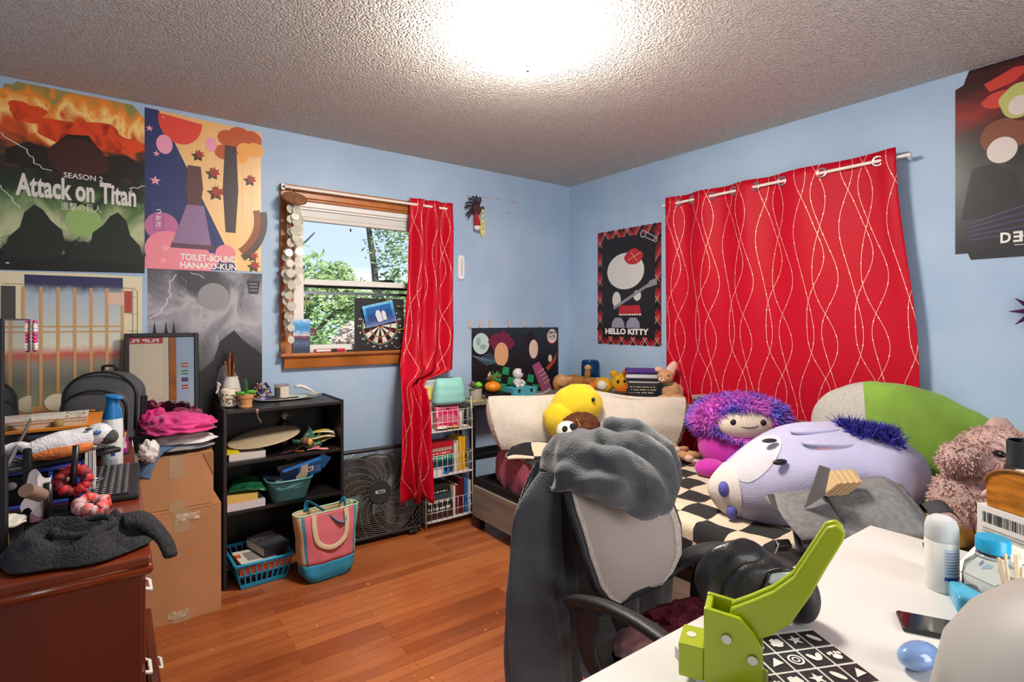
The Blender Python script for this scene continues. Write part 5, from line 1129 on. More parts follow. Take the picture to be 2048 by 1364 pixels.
o = cloth_blob((0, 0, .05), (.075, .085, .05), 44, .3, 3, 40, 26, 1.1, flat=.004).build('plastic_wrap', M('wrap_grey', '#aab4b0', .3, nz=(20, .4)), smooth=True); o.location = (.755, 3.085, S2 + .006); tag(o, 'crumpled grey wrapping inside the clear teal bin', 'wrapping')
t = T('torn_carton', 'torn blue cardboard carton lying on top of the teal bin', 'box', (.815, 3.015, S2 + .108), rot=(radians(22), radians(-10), radians(8)))
cbl = M('carton_blue', '#1d5a9a', .45)
q = MB(); q.bb(-.10, .11, -.012, .012, 0, .085); q.build('box_body', cbl, t, bevel=.002)
q = MB(); q.X = Matrix(((1, 0, 0, 0), (0, 0, -1, -.0125), (0, 1, 0, 0), (0, 0, 0, 1))); q.mat(M('carton_navy', '#14284a', .5)).rect(-.10, 0, -.02, .085, 1); q.mat(M('torn_tan', '#c9b498', .8)).poly([(-.03, 0), (.02, .0), (.03, .02), (.022, .05), (.035, .085), (-.005, .085), (-.01, .05), (-.035, .03)], 2); q.mat(P('label_w', '#d9d4cc')).rect(.02, .03, .062, .062, 3); q.mat(black).text('80', .03, .036, .022, .02, 4, .04)
q.mat(P('carton_text', '#8fb8e0'))
for i in range(3): q.rect(.072, .02 + i * .014, .10, .024 + i * .014, 3)
q.build('print', None, t)
MB().box((.125, .005, .05), (.07, .004, .07), ry=radians(38)).build('flap', cbl, t)
o = book('dark navy notebook poking up out of the teal bin', (.70, 3.13, S2 + .115), (.13, .14, .012), '#1c2438', rx=radians(12), ry=radians(14), name='notebook', cat='notebook')
o = book('white pamphlet leaning out of the back of the teal bin', (.80, 3.13, S2 + .125), (.14, .10, .01), '#cfccc2', rx=radians(18), ry=radians(-6), name='booklet', cat='booklet')
# bottom: blue basket with magazines
bz = .004
t = T('blue_basket', 'bright blue slotted plastic basket of books at the bottom of the bookcase', 'basket', (.614, 3.085, bz), rz=radians(2))
cy_b = M('basket_blue', '#1f9cc8', .35)
def bk(x0, y0, z0, x1, y1, z1): pass
bw, bd, bh = .105, .125, .125; tw, td = .135, .155
def bside(u, v, s):
    a = [(-1, -1), (1, -1), (1, 1), (-1, 1), (-1, -1)]; p, r_ = a[s], a[s + 1]; x = lerp(p[0], r_[0], u); y = lerp(p[1], r_[1], u); return (x * lerp(bw, tw, v), y * lerp(bd, td, v), bh * v)
q = MB(); q.bb(-bw, bw, -bd, bd, 0, .004)
for s_ in range(4):
    for v0, v1 in ((0, .16), (.50, .56), (.92, 1.0)): q.grid(lambda u, v: bside(u, lerp(v0, v1, v), s_), 1, 1)
    n_ = 9
    for i in range(n_ + 1):
        u0 = max(0, i / n_ - .014); u1 = min(1, i / n_ + .014); q.grid(lambda u, v: bside(lerp(u0, u1, u), lerp(.16, .92, v), s_), 1, 1)
q.build('basket_wall', cy_b, t, solid=.004)
MB().tube([bside(u, 1, s_) for s_ in range(4) for u in (.04, .5, .96)], .0075, 8, closed=True).build('rim', cy_b, t, smooth=True)
org = M('wrap_orange', '#c4532c', .5)
q = MB()
for s_ in (0, 1, 3): q.grid(lambda u, v: tuple(Vector(bside(lerp(.03, .97, u), lerp(.55, .90, v) - .04 * nv((u * 5, v, s_), 1), s_)) * .985), 10, 1)
q.build('orange_lining', org, t, solid=.001)
book('thick paperback with a dark cover on top in the blue basket', (.665, 3.10, .124), (.14, .18, .046), '#2d2a30', rz=radians(18), rx=radians(5), pages='#d4cec2', art=ramp_art('pb_cover', [(0, '#23242c'), (.4, '#4a4c55'), (.6, '#1c1d24'), (.8, '#8d8880')], 12, 1, .9))
zz = .010
for i, (c, lb, r_, tt) in enumerate((('#3a2430', 'plum magazine at the bottom of the blue basket', 3, None), ('#26262a', 'black magazine in the blue basket', -4, None), ('#d9d6d0', 'white magazine with a dark spine in the blue basket', 6, None), ('#b8b4ae', 'grey magazine at the left of the blue basket', 14, None))):
    book(lb, (.585 + i * .004, 3.07 + i * .002, zz), (.15, .19, .022), c, rz=radians(r_), rx=radians(2), name='magazine', cat='magazine', group='magazines in the blue basket'); zz += .0245
t = T('zine', 'white booklet with bold black lettering on its spine in the blue basket', 'booklet', (.605, 3.055, .1135), rot=(radians(4), radians(5), radians(8)))
MB().bb(-.10, .08, -.10, .08, -.001, .004).build('pages', M('zine_white', '#d8d4cc', .7), t); q = MB(); q.X = Matrix.Translation((0, 0, .0042)); q.mat(black).rect(-.10, -.10, -.03, -.076, 1); q.mat(white).text('UNIDA', -.095, -.097, .06, .017, 2, .04); q.mat(P('zine_orange', '#d2581e')).rect(-.10, .0, -.075, .04, 1); q.mat(P('zine_grey', '#8c8888')).rect(-.06, -.05, .02, .05, 1); q.build('cover_print', None, t)
for i, (c, lb, x) in enumerate((('#5a1c20', 'dark red book standing behind the tote bag at the bottom of the bookcase', .905), ('#241c22', 'black book standing next to the dark red one at the bottom of the bookcase', .935), ('#6e2a1c', 'rust book standing at the far right of the bookcase bottom', .968))):
    book(lb, (x, 3.16, .1155 + .004), (.21, .15, .026), c, group='books standing at the bottom of the bookcase').rotation_euler = (radians(0), radians(-90), radians(0))
# tote bag
t = T('tote_bag', 'canvas tote bag in pink, cream, mint and blue panels on the floor', 'bag', (.905, 2.875, .002), rz=radians(6))
def tote(u, v, x0=-1, x1=1):
    a = 2 * pi * u; c, s_ = cos(a), sin(a); e = 4.5; x = abs(c) ** (2 / e) * (1 if c > 0 else -1); y = abs(s_) ** (2 / e) * (1 if s_ > 0 else -1)
    w_ = lerp(.130, .165, v); d_ = lerp(.075, .05, v) + .012 * nv((u * 6, v * 3, 2)) * v; k = lerp(.85, 1, sm(0, .12, v))
    return (x * w_ * k + .006 * nv((u * 5, v * 4, 7)), y * d_ * k + .010 * nv((x * 2.2, v * 3, 3)), .345 * v)
tp, tc_, tmn, tb = M('tote_pink', '#d3707c', .85, bump=(500, .3)), M('tote_cream', '#d6bd92', .85, bump=(500, .3)), M('tote_mint', '#a5d3a8', .85, bump=(500, .3)), M('tote_blue', '#2f8fb4', .85, bump=(500, .3))
def tpanel(nm, u0, u1, v0, v1, m_): q = MB(); q.grid(lambda u, v: tote(lerp(u0, u1, u), lerp(v0, v1, v)), 20, 14); q.build(nm, m_, t, smooth=True, solid=.004)
q = MB(); q.grid(lambda u, v: tote(u, v * .27), 72, 8, cu=True); q.tri([tote(i / 72, 0) for i in range(72)][::-1]); q.build('base_panel', tb, t, smooth=True, solid=.004)
tpanel('front_panel', .635, .865, .27, 1.0, tp); tpanel('cream_panel', .40, .60, .27, 1.0, tc_); tpanel('mint_panel', .90, 1.10, .27, 1.0, tmn); tpanel('blue_stripe', .60, .635, .27, 1.0, tb); tpanel('blue_stripe', .865, .90, .27, 1.0, tb); tpanel('rear_panel', .10, .40, .27, 1.0, tc_)
MB().tube([tote(i / 60, 1) for i in range(60)], .004, 6, closed=True).build('binding', M('tote_trim', '#b7d9b0', .8), t, smooth=True)
for y, pts in ((-1, [(-.085, -.05, .34), (-.088, -.062, .28), (-.07, -.07, .20), (0, -.078, .165), (.07, -.072, .20), (.086, -.062, .28), (.085, -.05, .34)]), (1, [(-.09, .045, .34), (-.085, .03, .39), (-.03, -.02, .35), (.03, -.06, .285), (.075, -.06, .28), (.10, .0, .37), (.095, .04, .345)])):
    MB().tube(spline(pts, 6), .0135, 10, flat=.22, up=(0, 1, 0)).build('strap', (M('strap_cream', '#cdbb98', .8) if y < 0 else tb), t, smooth=True)
o = cloth_blob((0, 0, .14), (.115, .035, .16), 51, .12, 2.5, 40, 24, .8, flat=.006).build('plastic_bag', M('bag_silver', '#8f9490', .25, nz=(30, .4)), smooth=True); o.location = (.905, 2.875, .012); o.rotation_euler = (0, 0, radians(6)); tag(o, 'crumpled silver-grey plastic inside the tote bag', 'bag')
# box fan
t = T('box_fan', 'black square box fan leaning against the wall under the window', 'fan', (1.312, 3.15, .018), rot=(radians(-11), 0, radians(-2)))
fb = M('fan_black', '#1b1b1d', .45); fw_ = .265
q = MB()
for a in ((-fw_, fw_, -.05, .05, 0, .022), (-fw_, fw_, -.05, .05, .508, .53), (-fw_, -fw_ + .02, -.05, .05, .022, .508), (fw_ - .02, fw_, -.05, .05, .022, .508)): q.bb(*a)
q.build('housing', fb, t, bevel=.008)
fc = (0, .265)
q = MB()
gm = M('fan_wire', '#8a8782', .35, .5)
for i in range(17): 
    r_ = .070 + i * .0118; q.tube([(r_ * cos(a), -.055 + .012 * (r_ / .26) ** 2, fc[1] + r_ * sin(a)) for a in [2 * pi * k / 48 for k in range(48)]], .0015, 5, closed=True)
for i in range(5):
    for sx in (-1, 1):
        for sz in (-1, 1):
            r_ = .27 + i * .018; a0 = max(0, math.acos(min(1, .248 / r_))); a1 = pi / 2 - a0
            if a1 > a0: q.tube([(sx * r_ * cos(lerp(a0, a1, k / 8)), -.043, fc[1] + sz * r_ * sin(lerp(a0, a1, k / 8))) for k in range(9)], .0015, 5)
for k in range(20):
    a = 2 * pi * k / 20; P_ = []
    for j in range(8):
        r_ = .06 + j * .028; b_ = a + .9 * (j / 7) ** 1.2; x, z = r_ * cos(b_), r_ * sin(b_)
        if max(abs(x), abs(z)) < .248: P_.append((x, -.056 + .012 * (r_ / .26) ** 2, fc[1] + z))
    if len(P_) > 1: q.tube(P_, .0017, 5)
q.build('front_grille', gm, t)
MB().tube([(0, -.068, fc[1]), (0, -.050, fc[1])], .068, 32).build('hub_cap', M('hub_black', '#252527', .5), t, smooth=True, angle=40)
q = MB(); q.X = Matrix(((1, 0, 0, -.03), (0, 0, -1, -.0685), (0, 1, 0, fc[1] - .008), (0, 0, 0, 1))); q.mat(P('badge_silver', '#b9b9bc')).rect(0, 0, .06, .018, 1); q.mat(black).text('COMFORT', .012, .005, .044, .008, 2, .03) if False else q.mat(black).rect(.012, .005, .055, .012, 2); q.build('badge', None, t)
for k in range(5):
    a = 2 * pi * k / 5 + .3
    q = MB(); q.grid(lambda u, v: (lerp(.06, .225, v) * cos(a + (u - .5) * .75), -.01 + .035 * (u - .5), fc[1] + lerp(.06, .225, v) * sin(a + (u - .5) * .75)), 8, 6); q.build('blade', M('blade_grey', '#3a3a3c', .4), t, smooth=True, solid=.003)
q = MB()
for i in range(17): 
    r_ = .05 + i * .0125; q.tube([(r_ * cos(a), .045, fc[1] + r_ * sin(a)) for a in [2 * pi * k / 36 for k in range(36)]], .0014, 4, closed=True)
q.build('rear_grille', fb, t)
MB().cyl((.19, -.055, .475), (.19, -.085, .475), .022, n=20).bb(.186, .194, -.095, -.083, .458, .492).build('speed_knob', fb, t, smooth=True, angle=40)
for x in (-.2, .2): MB().bb(x - .03, x + .03, -.06, .06, -.014, .002).build('foot', fb, t, bevel=.004)

# ------------------------------------------------ white wire rack and its books
RX0, RX1, RY0, RY1 = 1.602, 1.952, 3.095, 3.29
wm_ = M('rack_white', '#d3d1cc', .35, .2)
t = T('wire_rack', 'white three-tier wire rack of books between curtain and bed', 'rack', (RX0, RY0, 0))
rw, rd = RX1 - RX0, RY1 - RY0
for x in (0, rw):
    MB().tube([(x, 0, 0), (x, .006, .18), (x, .015, .7), (x, .03, .82)], .0042, 8).build('leg', wm_, t, smooth=True); MB().tube([(x, rd, 0), (x, rd, .82)], .0042, 8).build('leg', wm_, t, smooth=True)
for z in (.040, .325, .612):
    h = .135
    MB().bb(.006, rw - .006, .006, rd - .006, z, z + .006).build('shelf_plate', M('plate_white', '#d9d6d2', .5), t)
    q = MB()
    for zz_ in (z, z + h * .45, z + h): q.tube([(0, 0, zz_), (rw, 0, zz_), (rw, rd, zz_), (0, rd, zz_)], .0024, 6, closed=True)
    for i in range(1, 9): q.tube([(rw * i / 9, 0, z), (rw * i / 9, 0, z + h)], .0016, 5)
    for i in range(1, 5):
        for x in (0, rw): q.tube([(x, rd * i / 5, z), (x, rd * i / 5, z + h)], .0016, 5)
    q.build('basket_wires', wm_, t, smooth=True)
ROT_ST = lambda o: setattr(o, 'rotation_euler', (0, radians(-90), radians(0)))
# tier 1 (top)
z1 = .6185
t = T('gift_box', 'white picture box with red and yellow art at the back of the top tier', 'box', (1.712, 3.228, z1 + .0005))
MB().bb(-.095, .095, -.014, .014, 0, .318).build('box_body', M('box_white', '#dcdad6', .5), t, bevel=.002)
q = MB(); q.X = Matrix(((1, 0, 0, 0), (0, 0, -1, -.0145), (0, 1, 0, 0), (0, 0, 0, 1))); q.mat(P('panel_grey', '#b9bcc0')).rect(-.09, .285, .09, .312, 1); q.mat(P('panel_yellow', '#e0cf70')).rect(-.05, .18, .09, .275, 1); q.mat(P('egg', '#e9e6e0')).disc(-.06, .225, .03, .028, 2); q.disc(-.055, .155, .036, .03, 2); q.mat(red).disc(-.055, .256, .016, .011, 3); q.disc(-.03, .182, .016, .012, 3); q.mat(P('aqua', '#a8d4d0')).rect(-.09, .12, .09, .132, 1); q.mat(black).text('HELLO', -.085, .088, .06, .016, 2, .04); q.text('KITTY', -.085, .066, .06, .016, 2, .04); q.mat(P('panel_yellow', '')).rect(-.075, .0, -.03, .055, 2); q.build('box_art', None, t)
t = T('pouch', 'aqua zip pouch propped on top of the wire rack', 'pouch', (1.80, 3.155, z1 + .158), rz=radians(-4))
aq = M('aqua_vinyl', '#8fcdc4', .45, bump=(60, .1))
def pch(u, v): 
    a = 2 * pi * u; c, s_ = cos(a), sin(a); x = abs(c) ** .62 * (1 if c > 0 else -1); y = abs(s_) ** .7 * (1 if s_ > 0 else -1); k = sqrt(max(0, 1 - max(0, (v - .35) / .65) ** 2.4)); kk = sm(-.02, .10, v)
    return (x * lerp(.075, .115, kk) * lerp(1, .80, v * v), y * .048 * max(k, .04) * lerp(.5, 1, kk) + .006 * nv((u * 5, v * 4, 3)), .175 * v + .0 * x)
q = MB(); q.grid(pch, 48, 20, cu=True); q.tri([pch(i / 48, 0) for i in range(48)][::-1]); q.build('pouch_body', aq, t, smooth=True)
MB().tube([(-.105, .0, .03), (-.10, -.005, .10), (-.075, -.0, .155), (-.03, .0, .173), (.03, .0, .176)], .004, 8).build('zip', M('zip_brown', '#6a5a50', .4), t, smooth=True); MB().box((-.108, -.008, .055), (.006, .005, .03)).build('zip_pull', M('zip_metal', '#4a4440', .3, .8), t)
t = T('pouch', 'pink and white dotted pouch in the top tier of the wire rack', 'pouch', (1.785, 3.155, z1 + .003), rz=radians(-3))
m, b, N, LK = node_mat('pink_dots', .2, .6)
tcn = N('ShaderNodeTexCoord'); vo = N('ShaderNodeTexVoronoi', Scale=95.0); vo.inputs['Randomness'].default_value = 0; mpd = N('ShaderNodeMapping'); mpd.inputs['Rotation'].default_value = (0, .78, 0); gt = N('ShaderNodeMath', operation='LESS_THAN'); gt.inputs[1].default_value = .30; mi = N('ShaderNodeMixRGB'); mi.inputs[1].default_value = lin('#c81e5a'); mi.inputs[2].default_value = lin('#ecd6dc')
LK(tcn.outputs['Object'], mpd.inputs[0]); LK(mpd.outputs[0], vo.inputs[0]); LK(vo.outputs['Distance'], gt.inputs[0]); LK(gt.outputs[0], mi.inputs[0]); LK(mi.outputs[0], b.inputs['Base Color'])
q = MB(); q.grid(lambda u, v: (lambda a: (abs(cos(a)) ** .4 * (1 if cos(a) > 0 else -1) * .088, abs(sin(a)) ** .7 * (1 if sin(a) > 0 else -1) * lerp(.028, .010, v) + .003 * nv((u * 6, v * 5, 1)), .145 * v))(2 * pi * u), 44, 12, cu=True); q.tri([(x * .088, 0, 0) for x in (-1, 0, 1)]) if False else None; q.build('pouch_body', MATS['pink_dots'], t, smooth=True, solid=.002)
MB().tube([(-.088, 0, .146), (.088, 0, .146)], .004, 8).build('zip', M('zip_dark_red', '#6a1a34', .4), t); MB().box((.0, -.014, .128), (.026, .003, .008)).build('badge', M('badge_dark', '#2a1a1c', .4), t)
lathe_thing('pill_bottle', 'white bottle with amber cap at the right of the top tier', 'bottle', (1.905, 3.195, z1), [(0, 0), (.022, 0), (.022, .10), (.014, .112), (.014, .118), (0, .118)], M('bottle_white', '#cfc8c0', .4))
lathe_thing('amber_bottle', 'slim amber dropper bottle behind the white bottle on the top tier', 'bottle', (1.875, 3.235, z1), [(0, 0), (.016, 0), (.016, .10), (.008, .115), (.007, .16), (0, .16)], M('amber_glass', '#a8702c', .15, trans=.4, ior=1.3))
lathe_thing('dark_jar', 'small dark jar at the right end of the top tier', 'jar', (1.942, 3.21, z1), [(0, 0), (.016, 0), (.016, .075), (.013, .08), (0, .08)], M('jar_dark', '#23232a', .3))
o = cloth_blob((0, 0, .012), (.045, .016, .016), 61, .4, 3, 30, 18, 1, flat=0).build('shell_piece', M('shell_cream', '#d8c8b4', .5), smooth=True); o.location = (1.73, 3.112, z1); tag(o, 'cream seashell at the front of the top tier', 'shell')
o = cloth_blob((0, 0, .01), (.035, .014, .012), 62, .3, 3, 30, 18, 1, flat=0).build('tan_ribbon', M('ribbon_tan', '#c99a5c', .5), smooth=True); o.location = (1.82, 3.112, z1); tag(o, 'tan coiled ribbon beside the seashell on the top tier', 'ribbon')
lathe_thing('small_dish', 'tiny white dish at the front right of the top tier', 'dish', (1.905, 3.125, z1), [(0, 0), (.018, 0), (.030, .010), (.028, .012), (.016, .004), (0, .004)], M('dish_white', '#dcd8d2', .3))
# tier 2
def lying(items, x0, y0, z, wid):
    for (c, th_, l_, lb, ttl, r_) in items:
        book(lb, (x0 + l_ / 2, y0 + wid / 2, z), (l_, wid, th_), c, rz=radians(r_), title=ttl); z += th_ + .0006
z2 = .3316
lying([('#c07ac0', .028, .10, 'pink-lilac book at the bottom left of the middle tier', None, 1), ('#16363e', .062, .205, 'thick dark teal hardback lying in the middle tier', None, -1), ('#1f8f78', .036, .195, 'green-teal book lying on the thick dark hardback', 'THE SEA', 0), ('#b01c28', .024, .20, 'red book lying on the green-teal one', 'CRIMSON', 1), ('#a88a84', .022, .19, 'silvery pink book lying between two red ones', None, -2), ('#a81824', .030, .20, 'red book topmost in the lying stack of the middle tier', None, 2)], 1.612, 3.115, z2, .13)
def standing(items, y0, z):
    for (c, x, th_, h_, w_, lb, ttl) in items:
        o = book(lb, (x + th_, y0 + w_ / 2, z + h_ / 2), (h_, w_, th_), c, title=ttl); o.rotation_euler = (0, radians(-90), 0)
standing([('#d8d4cc', 1.826, .016, .185, .13, 'thin white book standing next to the lying stack in the middle tier', None), ('#c9c2b4', 1.844, .012, .20, .13, 'slim cream book standing left of the yellow ones', None), ('#d8a51e', 1.862, .024, .225, .13, 'yellow book standing on the left in the middle tier', None), ('#d2a01c', 1.888, .024, .222, .13, 'yellow book standing on the right in the middle tier', None)], 3.13, z2)
q = MB(); q.bb(-.04, .04, -.004, .004, 0, .05); q.mat(P('card_bw', '#d9d9dc')); o = q.build('photo_card'); o.location = (1.69, 3.106, z2); tag(o, 'small black and white card at the front of the middle tier', 'card')
o = MB().tube([(.02 * cos(a), 0, .03 + .02 * sin(a)) for a in [2 * pi * k / 20 for k in range(20)]], .008, 8, closed=True, flat=1).build('blue_ring', M('ring_blue', '#1f66b8', .4), smooth=True); o.location = (1.755, 3.112, z2 - .002); tag(o, 'blue ring at the front of the middle tier', 'ring')
# tier 3
z3 = .0466
lying([('#3a2422', .044, .20, 'dark brown paperback lying lowest in the bottom tier', None, 0), ('#23262c', .050, .20, 'thick black paperback with pale lettering in the bottom tier', 'SHADOW', 0), ('#2c3038', .034, .185, 'dark grey book third up in the bottom tier stack', 'NIGHT', 1), ('#37424c', .032, .185, 'slate blue book fourth up in the bottom tier stack', None, -1), ('#1c1e20', .030, .175, 'black book fifth up in the bottom tier stack', 'MANOR', 2), ('#26221e', .028, .17, 'dark book on top of the bottom tier stack', None, -2)], 1.612, 3.115, z3, .13)
standing([('#d6cfc4', 1.815, .014, .19, .13, 'slim white book standing right of the lying stack in the bottom tier', None), ('#6a1a22', 1.832, .026, .195, .13, 'short maroon book standing in the bottom tier', None), ('#5c141e', 1.862, .034, .235, .14, 'tall maroon book standing in the bottom tier', None), ('#2c6cb4', 1.900, .024, .225, .14, 'blue book standing in the bottom tier', None), ('#c4ccd6', 1.928, .022, .21, .14, 'pale blue and white book at the right end of the bottom tier', None)], 3.12, z3)
# ------------------------------------------------ ledge unit around the bed
BXL, BXR, BYN, BYF = 1.875, 2.84, .50, 2.96     # bed sides
ash = M('grey_wood', '#8c8279', .5, nz=(4, .25), stretch=(.4, 6, 1)); ash2 = M('grey_wood_x', '#8c8279', .5, nz=(4, .25), stretch=(6, .4, 1)); bm = M('black_frame', '#1d1d20', .4, .2)
LZ_ = .80
t = T('ledge_shelf', 'grey wood ledge on a black metal frame behind the head of the bed', 'shelf', (1.957, 3.12, 0))
LA = .775; lw, ld = WB - .015 - 1.957, WA - .018 - 3.12
MB().bb(0, lw, 0, ld, LA - .022, LA).build('top_board', ash2, t, bevel=.002)
MB().bb(0, lw, .004, .03, LA - .048, LA - .0225).build('front_rail', bm, t); MB().bb(.004, .03, .03, ld, LA - .048, LA - .0225).build('side_rail', bm, t)
for x, y in ((.004, .004), (.004, ld - .034)): MB().bb(x, x + .03, y, y + .03, 0, LA - .0485).build('leg', bm, t)
MB().bb(.008, .03, .035, ld - .035, .38, .41).build('side_rail', bm, t); MB().bb(.035, lw, .008, .03, .38, .41).build('front_rail', bm, t); MB().bb(.035, lw, ld - .03, ld - .01, .38, .41).build('rear_rail', bm, t)
t = T('ledge_shelf', 'grey wood ledge on a black frame along the wall under the wide curtain', 'shelf', (2.855, 1.22, 0))
sw, sl = WB - .10 - 2.855, 3.115 - 1.22
MB().bb(0, sw, 0, sl, LZ_ - .022, LZ_).bb(sw, sw + .08, 1.15, sl, LZ_ - .022, LZ_).build('top_board', ash, t)
MB().bb(.002, .026, 0, sl, LZ_ - .05, LZ_ - .0225).build('front_rail', bm, t)
for y in (.0, .64, 1.25): MB().bb(.002, .03, y, y + .03, 0, LZ_ - .0505).build('leg', bm, t)
MB().bb(.006, .026, .03, .64, .36, .385).build('front_rail', bm, t)
# ------------------------------------------------ bed
t = T('bed', 'bed with grey wood drawer front and black frame, heaped with plush toys', 'bed', (BXL, BYN, 0))
bl_, bw_ = BYF - BYN, BXR - BXL
MB().bb(-.012, .006, 0, bl_, .082, .276).build('drawer_front', M('drawer_wood', '#857a70', .45, nz=(5, .3), stretch=(1, .3, 4)), t, bevel=.002)
MB().bb(0.004, .03, 0, bl_, .276, .325).build('side_rail', bm, t, bevel=.003); MB().bb(bw_ - .03, bw_, 0, bl_, .1, .325).build('side_rail', bm, t); MB().bb(.03, bw_ - .03, bl_ - .03, bl_, .1, .325).build('end_rail', bm, t); MB().bb(.03, bw_ - .03, 0, .03, .1, .325).build('end_rail', bm, t)
MB().bb(.03, bw_ - .03, .03, bl_ - .03, .285, .30).build('slat_base', bm, t)
for x in (.01, bw_ - .05):
    for y in (.01, bl_ / 2, bl_ - .05): MB().bb(x, x + .04, y, y + .04, 0, .10).build('leg', bm, t)
psm = M('pink_sheet', '#c2636e', .85, nz=(28, .45), stretch=(1, 6, .6), col2='#8d4a5c')
t = T('mattress', 'mattress in a pink flecked sheet showing at the corner of the bed', 'mattress', (BXL + .05, BYN + .055, .301))
mw_, ml_, mh_ = bw_ - .10, bl_ - .11, .205
def mt(p, d): return p
q = MB()
def msh(u, v):
    a = 2 * pi * u; c, s_ = cos(a), sin(a); e = 9; x = abs(c) ** (2 / e) * (1 if c > 0 else -1); y = abs(s_) ** (2 / e) * (1 if s_ > 0 else -1)
    k = 1 - .03 * (abs(2 * v - 1) ** 4); w_ = .006 * sin(u * 160) * sm(.9, .3, v) + .012 * nv((u * 22, v * 2, 0))
    return (mw_ / 2 + x * (mw_ / 2 * k + w_), ml_ / 2 + y * (ml_ / 2 * k + w_), v * mh_)
q.grid(msh, 150, 10, cu=True); q.tri([msh(i / 150, 1) for i in range(150)]); q.tri([msh(i / 150, 0) for i in range(150)][::-1]); q.build('sheet', psm, t, smooth=True, angle=60)
# checkered blanket draped over the bed
m, b, N, LK = node_mat('checker_fleece', .9)
b.inputs['Sheen Weight'].default_value = .08
tcn = N('ShaderNodeTexCoord'); nz1 = N('ShaderNodeTexNoise', Scale=5.0, Detail=2.0); mxv = N('ShaderNodeVectorMath', operation='MULTIPLY_ADD'); mxv.inputs[1].default_value = (.05, .05, 0)
ck = N('ShaderNodeTexChecker', Scale=7.4); ck.inputs['Color1'].default_value = lin('#d2c3ab'); ck.inputs['Color2'].default_value = lin('#161617')
LK(tcn.outputs['UV'], nz1.inputs[0]); LK(nz1.outputs['Color'], mxv.inputs[0]); LK(tcn.outputs['UV'], mxv.inputs[2]); LK(mxv.outputs[0], ck.inputs[0]); LK(ck.outputs[0], b.inputs['Base Color'])
n2 = N('ShaderNodeTexNoise', Scale=160.0, Detail=2.0); bp = N('ShaderNodeBump', Strength=.5, Distance=.004); LK(tcn.outputs['Object'], n2.inputs[0]); LK(n2.outputs[0], bp.inputs['Height']); LK(bp.outputs[0], b.inputs['Normal'])
fleece = m
t = T('checkered_blanket', 'black and cream checkered fleece blanket spread over the bed', 'blanket', (BXL, BYN, .50))
top = .024
def blk_(u, v):
    # u across from the near edge (hanging) to the wall, v along the bed
    y = lerp(.02, bl_ - .10, v); s_ = u * 1.22          # metres of cloth across
    edge = lerp(.17, -.075, sm(.655, .87, v))            # how much hangs over the near side
    edge2 = edge + .012 * sin(v * 46) + .02 * nv((v * 9, 0, 3))
    lift = .016 * abs(nv((s_ * 5, y * 5, 1))) + .012 * sin(s_ * 24 + 3 * nv((s_ * 2, y * 2, 5))) * sm(.25, .5, s_) * sm(1.0, 1.8, y) * sm(2.4, 1.9, y)
    x = s_ - edge2
    if x < 0:
        o = -.022 - .010 * abs(sin(v * 34 + 1)); d_ = -x; a = min(1, d_ / .03)
        return (o * sm(0, 1, a) - .002, y, top + lift * (1 - a) - max(0, d_ - .012) - .004 * sin(d_ * 60))
    z = top + lift
    if edge2 < .03: z = lerp(z, lerp(.012, z, sm(0, .09, s_)), sm(.03, -.01, edge2))
    if v > .86: z += .035 * sm(.86, .93, v) * sm(.55, .3, u) * (.6 + .8 * abs(nv((u * 9, v * 12, 2)))) ; 
    y -= .10 * sm(.86, 1, v) * sm(.35, .0, u)
    return (min(x, bw_ + .0), y, z)
q = MB(); q.grid(blk_, 90, 150, uvs=lambda u, v: (u * 1.22 + .02, v * 2.36)); q.build('fleece', fleece, t, smooth=True, solid=.010)
q = MB(); q.grid(lambda u, v: (.04 + .44 * u - .085 * v, 2.16 - .34 * u - .11 * v + .02 * sin(u * 9), .034 + .075 * sin(pi * min(1, v * 1.1)) ** .7 * (.8 + .5 * nv((u * 4, v * 2, 2))) * sm(0, .1, u) * sm(1, .85, u)), 40, 16, uvs=lambda u, v: (u * .5 + .1, v * .28)); q.build('turned_fold', fleece, t, smooth=True, solid=.012)

# ------------------------------------------------ long sherpa bolster across the corner
sh_ = M('sherpa', '#ddd4c6', .95, nz=(26, .05), bump=(170, .9)); shs = M('bolster_side', '#cdbfae', .8, bump=(40, .3))
t = T('bolster', 'long cream sherpa bolster pillow leaning across the corner behind the bed', 'pillow', (2.318, 2.385, .548), rot=(radians(-9), 0, radians(-38)))
def bol(u, v, side=None):
    x = lerp(-.60, .60, u); w_ = lerp(.86, 1.0, v); xe = x * w_ * (1 + .015 * sin(v * 3))
    topz = .335 - .05 * (1 - (abs(2 * ((u + .25) % .5) * 2 - 1)) ** 1.5) * .0
    dip = .045 * sin(pi * min(1, u / .52)) ** 1.2 if u < .52 else .05 * sin(pi * (u - .52) / .48) ** 1.2
    z = v * (.345 - dip * .7 - .045 * abs(2 * u - 1) ** 3) 
    th_ = .085 * sin(pi * min(1, max(0, .06 + .88 * v))) ** .6 * (1 - .35 * abs(2 * u - 1) ** 4)
    return xe, th_, z
q = MB(); q.grid(lambda u, v: (lambda p: (p[0], -p[1] + .012 * nv((u * 5, v * 3, 2)), p[2]))(bol(u, v)), 60, 26); q.build('front', sh_, t, smooth=True)
q = MB(); q.grid(lambda u, v: (lambda p: (p[0], p[1], p[2]))(bol(1 - u, v)), 60, 26); q.build('back', shs, t, smooth=True)
for u in (0, 1):
    q = MB(); q.grid(lambda a, v: (lambda p: (p[0] + (1 if u else -1) * .035 * sin(pi * a) * sin(pi * v) ** .5, lerp(-p[1], p[1], a if u else 1 - a) , p[2] + .003 * sin(v * 60)))(bol(u, v)), 10, 40); q.build('end_panel', shs, t, smooth=True)
